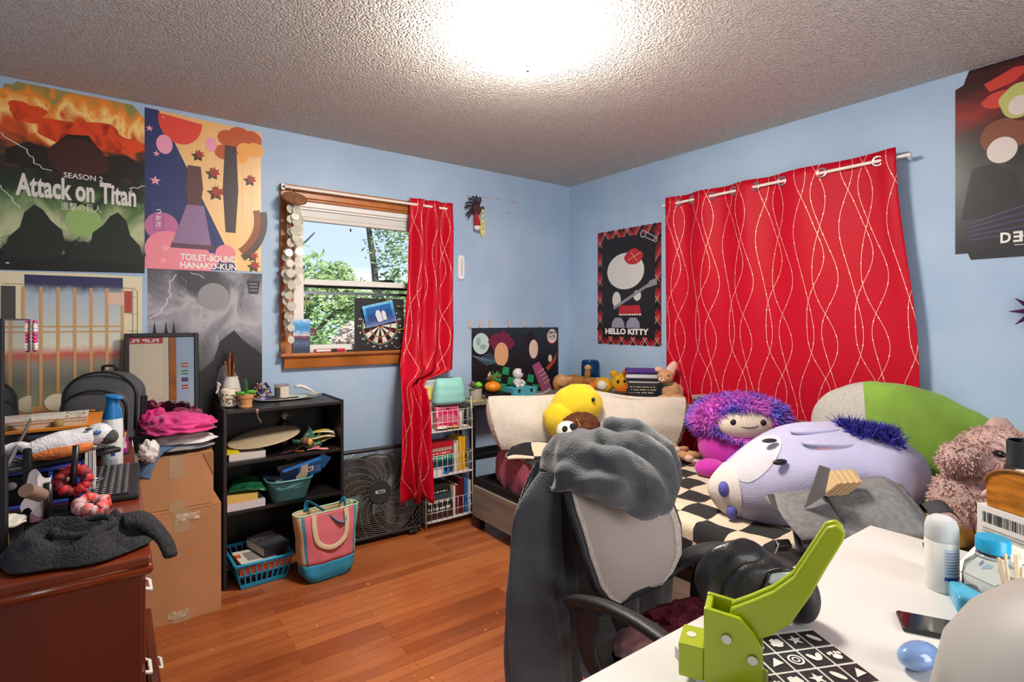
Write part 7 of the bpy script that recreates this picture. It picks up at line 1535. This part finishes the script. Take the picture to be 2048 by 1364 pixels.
def back(u, v):
    z = .585 + .355 * v; wd = interp([(0, .085), (.08, .13), (.2, .165), (.4, .183), (.7, .182), (.88, .165), (1, .11)], v)
    x = lerp(-1, 1, u) * wd; y = .135 + .165 * v ** 1.15 + .035 * sin(pi * v) * -1 * .6 - .035 * (abs(x) / .18) ** 2 * 1.0
    return (x, y, z)
q = MB(); q.grid(lambda u, v: back(lerp(.06, .94, u), v), 40, 40, uvs=lambda u, v: (u * .36, v * .44)); q.build('back_mesh', mesh_m, t, smooth=True, solid=.004)
for s_ in (0, 1):
    q = MB(); q.grid(lambda u, v: back(lerp(0, .06, u) if s_ == 0 else lerp(.94, 1, u), v), 3, 40); q.build('mesh_border', hole, t, smooth=True, solid=.005)
P_ = [back(0, v / 20) for v in range(21)] + [back(1, 1 - v / 20) for v in range(21)]
q = MB(); q.tube([(p[0] * 1.03, p[1] + .014, p[2]) for p in P_], .012, 8, closed=True); q.build('back_frame', cp, t, smooth=True)
MB().tube(spline([(0, .17, .60), (0, .22, .52), (0, .16, .435), (0, .05, .42)], 6), .026, 10, flat=.6).build('back_support', cp, t, smooth=True)
def seat(u, v):
    a = 2 * pi * u; c, s_ = cos(a), sin(a); e = 4; x = abs(c) ** (2 / e) * (1 if c > 0 else -1); y = abs(s_) ** (2 / e) * (1 if s_ > 0 else -1); k = sin(pi * lerp(.06, .94, v)) ** .35
    return (x * .235 * k, y * .225 * k - .03, lerp(.405, .475, v) - .02 * sm(-.1, -.25, y * .225) + .008 * (abs(x)) ** 2)
q = MB(); q.grid(seat, 60, 12, cu=True); q.tri([seat(i / 60, 1) for i in range(60)]); q.tri([seat(i / 60, 0) for i in range(60)][::-1]); q.build('seat', M('seat_mesh', '#8f857f', .8, nz=(600, .3), bump=(500, .3)), t, smooth=True, angle=60)
for sx in (-1, 1):
    P_ = spline([(sx * .17, .185, .575), (sx * .215, .15, .615), (sx * .242, .09, .652), (sx * .25, .0, .676), (sx * .252, -.10, .682), (sx * .252, -.22, .668)], 6)
    q = MB(); q.tube(P_, [.040 - .006 * i / len(P_) for i in range(len(P_))], 12, flat=.42, up=(0, 0, 1)); q.build('armrest', cp, t, smooth=True)
for sx in (-1, 1): MB().tube(spline([(sx * .243, .07, .65), (sx * .235, .10, .57), (sx * .215, .09, .48), (sx * .17, .05, .425)], 6), .034, 12, flat=.4, up=(1, 0, 0)).build('arm_bracket', cp, t, smooth=True)
MB().cyl((0, -.02, .41), (0, -.02, .10), .026, n=14).build('gas_column', cp, t, smooth=True, angle=40)
for i in range(5):
    a = 2 * pi * i / 5 + .3; c, s_ = cos(a), sin(a)
    MB().tube([(.02 * c, -.02 + .02 * s_, .10), (.27 * c, -.02 + .27 * s_, .065)], [.024, .016], 8, flat=.8).build('star_leg', cp, t, smooth=True); w_ = MB().ell((.275 * c, -.02 + .275 * s_, .028), (.03, .03, .027), 14, 10).build('caster', cp, t, smooth=True)
hd = M('plush_grey', '#4a4e52', .85, nz=(6, .4), bump=(190, .5), sheen=.45)
t = T('hoodie', 'dark grey plush hoodie draped over the top of the office chair', 'clothing', (1.18, 1.16, .93))
def drape(u, v):
    # v runs from behind the chair back, over its top, down the front
    u = lerp(.03, 1, u); ys = interp([(0, .095), (.3, .09), (.42, .055), (.5, .0), (.58, -.06), (.72, -.10), (1, -.135)], v)
    fr = interp([(0, .02), (.12, .0), (.3, -.055), (.5, -.11), (.66, -.125), (.8, -.10), (.92, -.05), (1, .0)], u)
    zs = interp([(0, -.42), (.3, -.06), (.42, .02), (.5, .045), (.58, .035), (.72, -.01)], v) if v < .72 else lerp(-.01, fr - .0, (v - .72) / .28)
    x = lerp(-.235, .205, u); zs -= (.10 * sm(.22, 0, u) + .11 * sm(.80, 1, u)) * sm(.75, .5, v) + .03 * sm(.12, 0, u) + .07 * sm(.9, 1, u)
    zs += .025 * sin(pi * u) - .01
    ph = u * 9 + 2.2 * v + 1.6 * nv((u * 2, v * 2, 4)); f = .034 * abs(sin(ph * 1.1)) * sm(.25, .5, v)
    ys -= f * sm(.45, .7, v) + .012 * nv((u * 4, v * 5, 9)) + .03 * sm(.72, .95, v) * sin(pi * u) * sm(1, .93, v); zs += f * .8 * sm(.7, .45, v)
    for e in (sm(.16, 0, u), sm(.86, 1, u)): ys = lerp(ys, .01, e * .85); zs = lerp(zs, -.075, e * .8)
    if v > .93: ys += .035 * (v - .93) / .07
    return (x, ys, zs)
hq = MB(); hq.grid(drape, 90, 80)
for pts, r_ in (([(-.13, -.06, .0), (-.07, -.13, -.015), (.0, -.16, -.07), (.06, -.16, -.105), (.10, -.15, -.075), (.085, -.14, -.035)], .034), ([(-.05, -.04, .035), (.02, -.11, .015), (.085, -.15, -.03), (.12, -.14, -.09)], .030), ([(.02, .0, .05), (.09, -.06, .03), (.14, -.11, -.02), (.16, -.12, -.09)], .028), ([(-.18, -.02, -.05), (-.13, -.10, -.055), (-.06, -.145, -.10), (.02, -.165, -.135)], .030)):
    P_ = spline(pts, 7); hq.tube([p + Vector((-.012, -.016, .030)) for p in P_], [r_ * (.5 + .6 * sin(pi * (i + 1) / (len(P_) + 1)) ** .6) for i in range(len(P_))], 14)
ho = hq.build('hood_drape', hd, t, smooth=True, solid=.022)
cl = bpy.data.textures.new('crumple', 'CLOUDS'); cl.noise_scale = .085; cl.noise_depth = 1
md = ho.modifiers.new('r', 'REMESH'); md.mode = 'VOXEL'; md.voxel_size = .0065; md.use_smooth_shade = True
md = ho.modifiers.new('d', 'DISPLACE'); md.texture = cl; md.strength = .045; md.mid_level = .5; md.texture_coords = 'LOCAL'
md = ho.modifiers.new('m', 'SMOOTH'); md.factor = .6; md.iterations = 7
def sleeve(nm, pts, wds, seed, fl=.42, folds=5):
    P_ = spline(pts, 8); k = len(P_); q = MB()
    def fn(u, v):
        i = min(k - 1, int(v * (k - 1))); f = v * (k - 1) - i; p = P_[i].lerp(P_[min(k - 1, i + 1)], f); w_ = interp([(j / (len(wds) - 1), x) for j, x in enumerate(wds)], v)
        a = 2 * pi * u; r_ = 1 + .13 * sin(a * folds + seed + 2 * nv((v * 2, seed, 0))) * sm(0, .3, v) + .06 * nv((cos(a), sin(a), v * 6), 1.5, seed)
        x, y = cos(a) * w_ * r_, sin(a) * w_ * fl * r_; an = radians(-36); return (p.x + x * cos(an) - y * sin(an), p.y + x * sin(an) + y * cos(an), p.z)
    q.grid(fn, 44, 60, cu=True); q.tri([fn(i / 44, 1) for i in range(44)]); return q.build(nm, hd, t, smooth=True)
sleeve('sleeve', [(-.185, -.0, -.02), (-.235, .01, -.13), (-.245, .005, -.30), (-.245, -.0, -.48), (-.235, -.01, -.70), (-.23, -.01, -.86)], [.035, .062, .075, .085, .088, .08], 1)
sleeve('front_panel', [(-.17, .03, -.02), (-.15, .04, -.15), (-.13, .045, -.35), (-.115, .05, -.60), (-.11, .05, -.80)], [.03, .05, .06, .062, .06], 4, .5, 4)
sleeve('sleeve', [(.15, .0, -.02), (.205, -.01, -.14), (.235, -.015, -.28), (.245, -.01, -.44), (.24, .0, -.60)], [.04, .05, .05, .052, .05], 2)
sleeve('rear_panel', [(.02, .10, -.05), (.03, .125, -.25), (.04, .13, -.5), (.04, .13, -.72)], [.15, .19, .2, .2], 7, .12, 9)
# things on the seat
wine = M('wine_lace', '#7a1c34', .75, nz=(120, .5), bump=(260, .8)); rosy = M('dusty_pink', '#b98a8c', .8)
o = cloth_blob((0, 0, .03), (.13, .07, .045), 71, .25, 2.6, 60, 34, 1.2, flat=.0).build('lace_garment', wine, smooth=True); o.location = (1.26, .895, .483); o.rotation_euler = (0, 0, radians(-25)); tag(o, 'wine red lace garment crumpled on the chair seat', 'clothing')
o = cloth_blob((0, 0, .02), (.10, .06, .03), 74, .25, 2.4, 50, 30, 1.0, flat=.0).build('pink_garment', rosy, smooth=True); o.location = (1.09, .915, .485); o.rotation_euler = (0, 0, .3); tag(o, 'dusty pink garment beside the lace one on the chair seat', 'clothing')
o = cloth_blob((0, 0, .015), (.11, .05, .022), 77, .25, 2.4, 50, 30, 1.0, flat=.0).build('wine_garment', M('wine_satin', '#6a1f36', .5), smooth=True); o.location = (1.07, .80, .487); o.rotation_euler = (0, 0, -.5); tag(o, 'wine red trimmed garment nearest the front edge of the chair seat', 'clothing')

# ------------------------------------------------ things on the desk
t = T('sticker_block', 'thick white paper block topped with black square sticker icons', 'paper block', (.885, .445, KZ2 + .0003), rz=radians(-25))
MB().bb(-.145, .13, -.105, .105, 0, .020).build('paper_stack', M('block_white', '#d3d1cc', .7, nz=(90, .1), stretch=(.05, .05, 3)), t, bevel=.001)
q = MB(); q.X = Matrix.Translation((0, 0, .0203)); q.mat(P('sheet_white', '#dcdad6')).rect(-.142, -.102, .128, .102, 1); sq = P('icon_black', '#201e20'); rr = random.Random(2); k = 0
for i in range(7):
    for j in range(4):
        x, y = -.136 + i * .038, -.096 + j * .049; q.mat(sq).poly([(x, y), (x + .034, y), (x + .034, y + .044), (x, y + .044)], 2); cx_, cy_ = x + .017, y + .022; q.mat(white); kk = (i * 3 + j * 2) % 7
        if kk == 0: q.star(cx_, cy_, .014, 4)
        elif kk == 1:
            q.disc(cx_, cy_ - .006, .008, .007, 4)
            for d_ in (-.010, -.004, .004, .010): q.disc(cx_ + d_, cy_ + .006 - abs(d_) * .3, .0028, .004, 4)
        elif kk == 2: q.ring(cx_, cy_, .010, .0135, 4, 20); q.ring(cx_, cy_, .004, .007, 4, 14)
        elif kk == 3: q.disc(cx_, cy_, .006, .013, 4, rot=.6)
        elif kk == 4: q.poly(blob(cx_, cy_, .012, .012, 2, i + j, amp=.5), 4)
        elif kk == 5: q.disc(cx_ - .006, cy_, .005, .011, 4, rot=.5); q.disc(cx_ + .006, cy_, .005, .011, 4, rot=-.5)
        else: q.poly([(cx_ - .012, cy_ - .01), (cx_ + .012, cy_ - .004), (cx_ + .004, cy_ + .012)], 4)
q.build('sticker_sheet', None, t)
lime = M('lime_plastic', '#a8b80e', .28, coat=.3); lbolt = M('bolt_steel', '#b9b9b4', .25, 1)
t = T('hand_press', 'lime green lever hand press standing on the sticker block', 'press', (.80, .488, KZ2 + .0212), rz=radians(-62))
t.scale = (.97, 1, .92)
q = MB(); side = [(-.045, 0), (.042, 0), (.042, .075), (.030, .10), (.010, .122), (-.045, .128)]
XZ = lambda y: Matrix(((1, 0, 0, 0), (0, 0, -1, y), (0, 1, 0, 0), (0, 0, 0, 1)))
for y in (-.022, .030): q.X = XZ(y); q.prism(side, 0, .010)
q.X = Matrix(); q.bb(-.045, -.034, -.022, .020, 0, .126); q.bb(-.045, .05, -.0315, .0295, 0, .012); q.bb(-.085, -.045, -.0315, .0295, 0, .058)
q.build('body', lime, t, bevel=.003)
MB().cyl((-.068, 0, .0575), (-.068, 0, .059), .008, n=16).build('screw_hole', M('hole_white', '#d8d6d0', .5), t)
LK_ = .87; lev = [(x * LK_ if x > 0 else x, z) for x, z in [(-.012, .088), (.02, .075), (.06, .095), (.095, .125), (.125, .175), (.150, .225), (.175, .272), (.178, .288), (.165, .296), (.150, .290), (.120, .238), (.098, .200), (.065, .170), (.030, .148), (-.005, .128)]]
for y in (-.006, .016):
    q = MB(); q.X = XZ(y); q.prism(lev, 0, .012); q.build('lever_plate', lime, t, bevel=.004, seg=3)
MB().tube([(.058, .004, .150), (.106, .004, .215), (.145, .004, .278)], .007, 8).build('lever_core', M('lime_dark', '#6f8410', .4), t, smooth=True)
for x, z in ((-.010, .085), (.028, .060)): MB().cyl((x, -.036, z), (x, .034, z), .0075, n=16).build('bolt', lbolt, t, smooth=True, angle=40)
MB().bb(.012, .036, -.018, .016, .02, .05).build('punch', M('lime_dark', ''), t, bevel=.003)
t = T('black_bag', 'small black leather bag with a clear round window behind the green press', 'bag', (1.02, .580, KZ2 + .0005), rz=radians(-30))
t.scale = (.84, .84, .92)
lea = M('black_leather', '#1d1d1f', .38, bump=(150, .12), coat=.1)
MB().ell((-.035, .01, .085), (.10, .052, .085), 36, 24, amp=.08, freq=2.2, fn=lambda p, d: (p.x, p.y, max(p.z, -.083))).build('rear_pouch', lea, t, smooth=True)
MB().ell((.0, -.025, .072), (.105, .045, .072), 36, 24, amp=.07, freq=2.4, fn=lambda p, d: (p.x, p.y, max(p.z, -.070))).build('front_pouch', lea, t, smooth=True)
MB().tube([(.055 * cos(a) + .035, -.066 + .02 * abs(cos(a)), .092 + .042 * sin(a)) for a in [2 * pi * i / 30 for i in range(30)]], .0045, 8, closed=True).build('window_rim', lea, t, smooth=True)
MB().ell((.035, -.058, .092), (.052, .010, .040), 28, 12).build('window', M('window_film', '#8fa9a8', .1, nz=(22, .5), col2='#c9cfc8', coat=.5), t, smooth=True)
q = MB(); q.X = Matrix(((1, 0, 0, 0), (0, 0, -1, -.0695), (0, 1, 0, 0), (0, 0, 0, 1))); q.mat(P('window_ink', '#2c3c40'))
for i in range(6): q.rect(.004 + i * .0105, .100 + .006 * sin(pi * i / 5), .011 + i * .0105, .110 + .006 * sin(pi * i / 5), 1)
q.build('window_print', None, t)
MB().tube(spline([(-.10, -.03, .03), (-.06, -.06, .07), (-.02, -.068, .10), (.0, -.06, .125)], 6), .0035, 8).build('zip', M('zip_black', ''), t, smooth=True)
MB().ell((.105, -.015, .055), (.038, .05, .055), 24, 16, fn=lambda p, d: (p.x, p.y, max(p.z, -.053))).build('side_pocket', M('leather_matte', '#2b2a2b', .55), t, smooth=True)
# deodorant stick
t = T('deodorant', 'white roll-on stick with a clear domed cap and blue label standing on the desk', 'deodorant', (1.475, .405, KZ2), rz=radians(-30))
def oval(t, nm, prof, m_, k=.72): return MB().lathe(prof, n=32).build(nm, m_, t, smooth=True, angle=40)
stw = M('stick_white', '#dcdad4', .35)
q = MB(); q.lathe([(0, 0), (.029, 0), (.031, .006), (.031, .108), (.028, .112), (0, .112)], n=32); q.build('body', stw, t, smooth=True, angle=40)
MB().lathe([(.0, .1125), (.026, .1125), (.026, .128), (.018, .14), (0, .143)], n=28).build('inner_stick', M('stick_cream', '#e2dfd8', .5), t, smooth=True, angle=50)
MB().lathe([(.030, .1095), (.031, .113), (.0305, .14), (.026, .154), (.014, .162), (0, .164)], n=32).build('cap', M('cap_clear', '#e9ecec', .08, trans=.35, ior=1.15), t, smooth=True)
q = MB(); q.mat(M('lab_pale', '#b9c6d2', .4)).lathe([(.0313, .035), (.0313, .098)], n=8, a0=radians(235), a1=radians(315)); q.mat(M('lab_navy', '#1f4f96', .4)).lathe([(.0315, .030), (.0315, .038)], n=8, a0=radians(235), a1=radians(315)); q.mat(M('lab_ink', '#5a6a80', .5))
for i in range(8): q.lathe([(.0315, .045 + i * .0062), (.0315, .0468 + i * .0062)], n=6, a0=radians(240), a1=radians(308 - 7 * (i % 3)))
q.build('label_print', None, t)
# bottle with blue cap
t = T('water_bottle', 'round clear plastic bottle with a bright blue cap on the desk', 'bottle', (1.475, .318, KZ2))
MB().lathe([(0, 0), (.046, 0), (.050, .008), (.050, .055), (.046, .080), (.030, .097), (.026, .104), (.026, .112), (.0235, .112), (.0235, .104), (.028, .094), (.044, .077), (.048, .055), (.048, .009), (0, .003)], n=36).build('bottle_body', M('pet_clear', '#e9efef', .06, trans=.92, ior=1.12), t, smooth=True)
MB().lathe([(0, .1128), (.028, .1128), (.029, .118), (.029, .138), (.026, .142), (0, .142)], n=36).build('cap', M('cap_cyan', '#1d9ac6', .3), t, smooth=True, angle=40); MB().lathe([(.0285, .1), (.0285, .106)], n=30).build('neck_ring', M('ring_clear', '#c9d6da', .2, trans=.4), t, smooth=True)
o = MB().box((0, 0, .019), (.085, .05, .038)).build('wipes_pack', M('pack_cyan', '#57b4da', .25, nz=(16, .3)), bevel=.008, smooth=True); o.location = (1.415, .345, KZ2 + .0003); o.rotation_euler = (0, 0, radians(25)); tag(o, 'light blue soft pack lying beside the clear bottle', 'pack')
t = T('phone', 'black smartphone lying flat near the clear bottle', 'phone', (1.275, .345, KZ2 + .0003), rz=radians(-62))
MB().bb(-.072, .072, -.035, .035, 0, .009).build('case', M('phone_case', '#26262a', .4), t, bevel=.004); MB().bb(-.069, .069, -.032, .032, .0088, .0096).build('screen', M('phone_screen', '#141214', .06, coat=.6), t)
o = MB().ell((0, 0, .022), (.040, .024, .022), 28, 18).build('blue_tube', M('blue_gloss', '#3c63a8', .12, coat=.6, nz=(14, .4), col2='#8fb0dc'), smooth=True); o.location = (1.105, .335, KZ2); o.rotation_euler = (0, 0, radians(-20)); tag(o, 'small glossy blue plastic case on the desk beside the pale dome', 'case')
t = T('plastic_dome', 'big pale grey translucent plastic dome at the near corner of the desk', 'container', (.93, .10, KZ2 + .0003))
MB().lathe([(0, .0), (.15, .0), (.16, .02), (.163, .10), (.15, .17), (.125, .215), (.09, .25), (.05, .277), (0, .290)], n=56).build('dome', M('dome_grey', '#cdc8c2', .5, trans=.3), t, smooth=True); MB().lathe([(.160, .015), (.166, .018), (.166, .032), (.161, .036)], n=48).build('rim', M('dome_rim', '#a59f9a', .4), t, smooth=True)
# right-hand pile
t = T('barcode_box', 'white cardboard box with a barcode at the far corner of the desk', 'box', (1.712, .285, KZ2 + .0003), rz=radians(62))
MB().bb(-.105, .10, -.055, .055, 0, .145).build('box_body', M('box_white', ''), t, bevel=.002)
q = MB(); q.X = Matrix(((1, 0, 0, 0), (0, 0, -1, 0), (0, 1, 0, 0), (0, 0, 0, 1))); q.X = Matrix(((-1, 0, 0, 0), (0, 0, 1, .0553), (0, 1, 0, 0), (0, 0, 0, 1))); q.mat(black); x = -.085; rr = random.Random(8)
while x < .085: w_ = rr.choice((.0012, .0018, .003)); q.rect(x, .105, x + w_, .13, 1); x += w_ + rr.choice((.0012, .002, .003))
q.mat(P('fine_print', '#9a9894')).rect(-.085, .09, .05, .093, 1); q.rect(-.085, .083, .03, .086, 1); q.build('barcode', None, t)
t = T('wooden_chest', 'small orange wooden chest with a white rounded lid on the barcode box', 'chest', (1.708, .288, KZ2 + .146), rz=radians(62))
wd_o = M('chest_wood', '#b5701f', .4, nz=(14, .4), stretch=(1, 1, 5))
prof = [(-.075, 0), (.075, 0), (.078, .055)] + [(.078 * cos(a), .055 + .045 * sin(a)) for a in [pi * i / 14 for i in range(1, 14)]] + [(-.078, .055)]
q = MB(); q.X = Matrix(((-1, 0, 0, 0), (0, 0, 1, 0), (0, 1, 0, 0), (0, 0, 0, 1))); q.prism(prof, .0445, .050); q.build('end_board', wd_o, t, bevel=.002); q = MB(); q.X = Matrix(((-1, 0, 0, 0), (0, 0, 1, 0), (0, 1, 0, 0), (0, 0, 0, 1))); q.prism(prof, -.050, -.0445); q.build('end_board', wd_o, t, bevel=.002)
MB().bb(-.076, .076, -.044, .044, 0, .055).build('chest_body', wd_o, t)
q = MB(); q.grid(lambda u, v: (.0765 * cos(pi * u), lerp(-.044, .044, v), .055 + .0435 * sin(pi * u)), 24, 4); q.build('lid', M('lid_white', '#d9d2c6', .6, nz=(20, .15)), t, smooth=True, solid=.003)
MB().tube([(.079 * cos(pi * i / 20), .052, .055 + .0455 * sin(pi * i / 20)) for i in range(21)], .003, 6).build('lid_edge', M('edge_brown', '#8a5a2c', .5), t, smooth=True); MB().bb(.076, .082, -.01, .01, .045, .065).build('clasp', M('clasp_dark', ''), t)
o = MB().bb(-.085, .085, -.06, .06, 0, .002)
q = MB(); q.bb(-.085, .085, -.0015, .0, 0, .115); q.X = Matrix(((-1, 0, 0, 0), (0, 0, 1, .0003), (0, 1, 0, 0), (0, 0, 0, 1))); q.mats = []; q.mi = 0; q.m = [0] * len(q.f); q.mats = [P('card_white', '#dedcd8')]; rr = random.Random(5)
for i in range(16): q.mat(P('doodle%d' % (i % 4), ('#3a62a8', '#4a4a55', '#7a5aa0', '#8fb8cc')[i % 4])).poly(blob(rr.uniform(-.05, .05), rr.uniform(.03, .08), rr.uniform(.003, .008), rr.uniform(.003, .007), 2, i, 14, .5), 1)
q.mat(P('doodle_line', '#b9b7b4')); q.ring(-.01, .085, .018, .0188, 1, 20); q.ring(.02, .08, .014, .0148, 1, 18)
o = q.build('greeting_card'); o.location = (1.575, .345, KZ2 + .003); o.rotation_euler = (radians(50), 0, radians(62)); tag(o, 'white card with small blue doodles leaning on the barcode box', 'card')
o = MB().box((0, 0, .032), (.06, .008, .064)).build('dark_notebook', M('slate_cover', '#4a464a', .5), bevel=.002); o.location = (1.56, .43, KZ2 + .001); o.rotation_euler = (radians(-15), 0, radians(60)); tag(o, 'small dark slate notebook propped behind the clear domed stick', 'notebook')
o = MB().box((0, 0, .03), (.05, .012, .06)).build('teal_packet', M('packet_teal', '#2e8e9c', .35, nz=(30, .4), col2='#c9d6d4'), bevel=.003); o.location = (1.66, .45, KZ2 + .001); o.rotation_euler = (radians(10), 0, radians(50)); tag(o, 'teal and white packet standing at the back edge of the desk', 'packet')
t = T('swab_jar', 'clear tumbler of wooden sticks behind the pale dome on the desk', 'jar', (1.345, .25, KZ2))
MB().lathe([(0, 0), (.034, 0), (.036, .09), (.0335, .09), (.032, .004), (0, .004)], n=28).build('tumbler', M('tumbler_clear', '#eeeae4', .05, trans=.9, ior=1.12), t, smooth=True, angle=40); rr = random.Random(7)
for i in range(7): a = rr.uniform(0, 6.28); MB().cyl((.012 * cos(a), .012 * sin(a), .006), (.032 * cos(a), .032 * sin(a), .15), .0025, n=6).build('stick', M('stick_pale', '#d9c3a0', .7), t)
o = MB().ell((0, 0, .018), .018, 20, 14).build('wax_ball', M('wax_yellow', '#d8cf9a', .5), smooth=True); o.location = (1.53, .30, KZ2); tag(o, 'pale yellow ball right beside the blue-capped bottle', 'ball')
t = T('pen_caddy', 'tall slim black caddy holding a red-capped bottle beyond the wooden chest', 'caddy', (2.235, .395, .001))
MB().lathe([(0, 0), (.05, 0), (.055, .965), (.051, .965), (.047, .01), (0, .01)], n=28).build('tower', M('caddy_black', '#26282c', .3), t, smooth=True, angle=40)
MB().lathe([(.055, .87), (.060, .875), (.060, .885), (.055, .89)], n=28).build('rim', M('caddy_black', ''), t, smooth=True)
o = MB().lathe([(0, 0), (.028, 0), (.028, .09), (.010, .12), (0, .12)], n=18).build('ink_bottle', M('ink_black', '#17171b', .3), smooth=True, angle=40); o.location = (2.235, .395, .86); tag(o, 'black squeeze bottle with a red cap standing in the tall black caddy', 'bottle')
MB().lathe([(.0102, .112), (.014, .114), (.014, .145), (0, .147)], n=14).build('cap', M('cap_red', '#c8321e', .4), o, smooth=True)
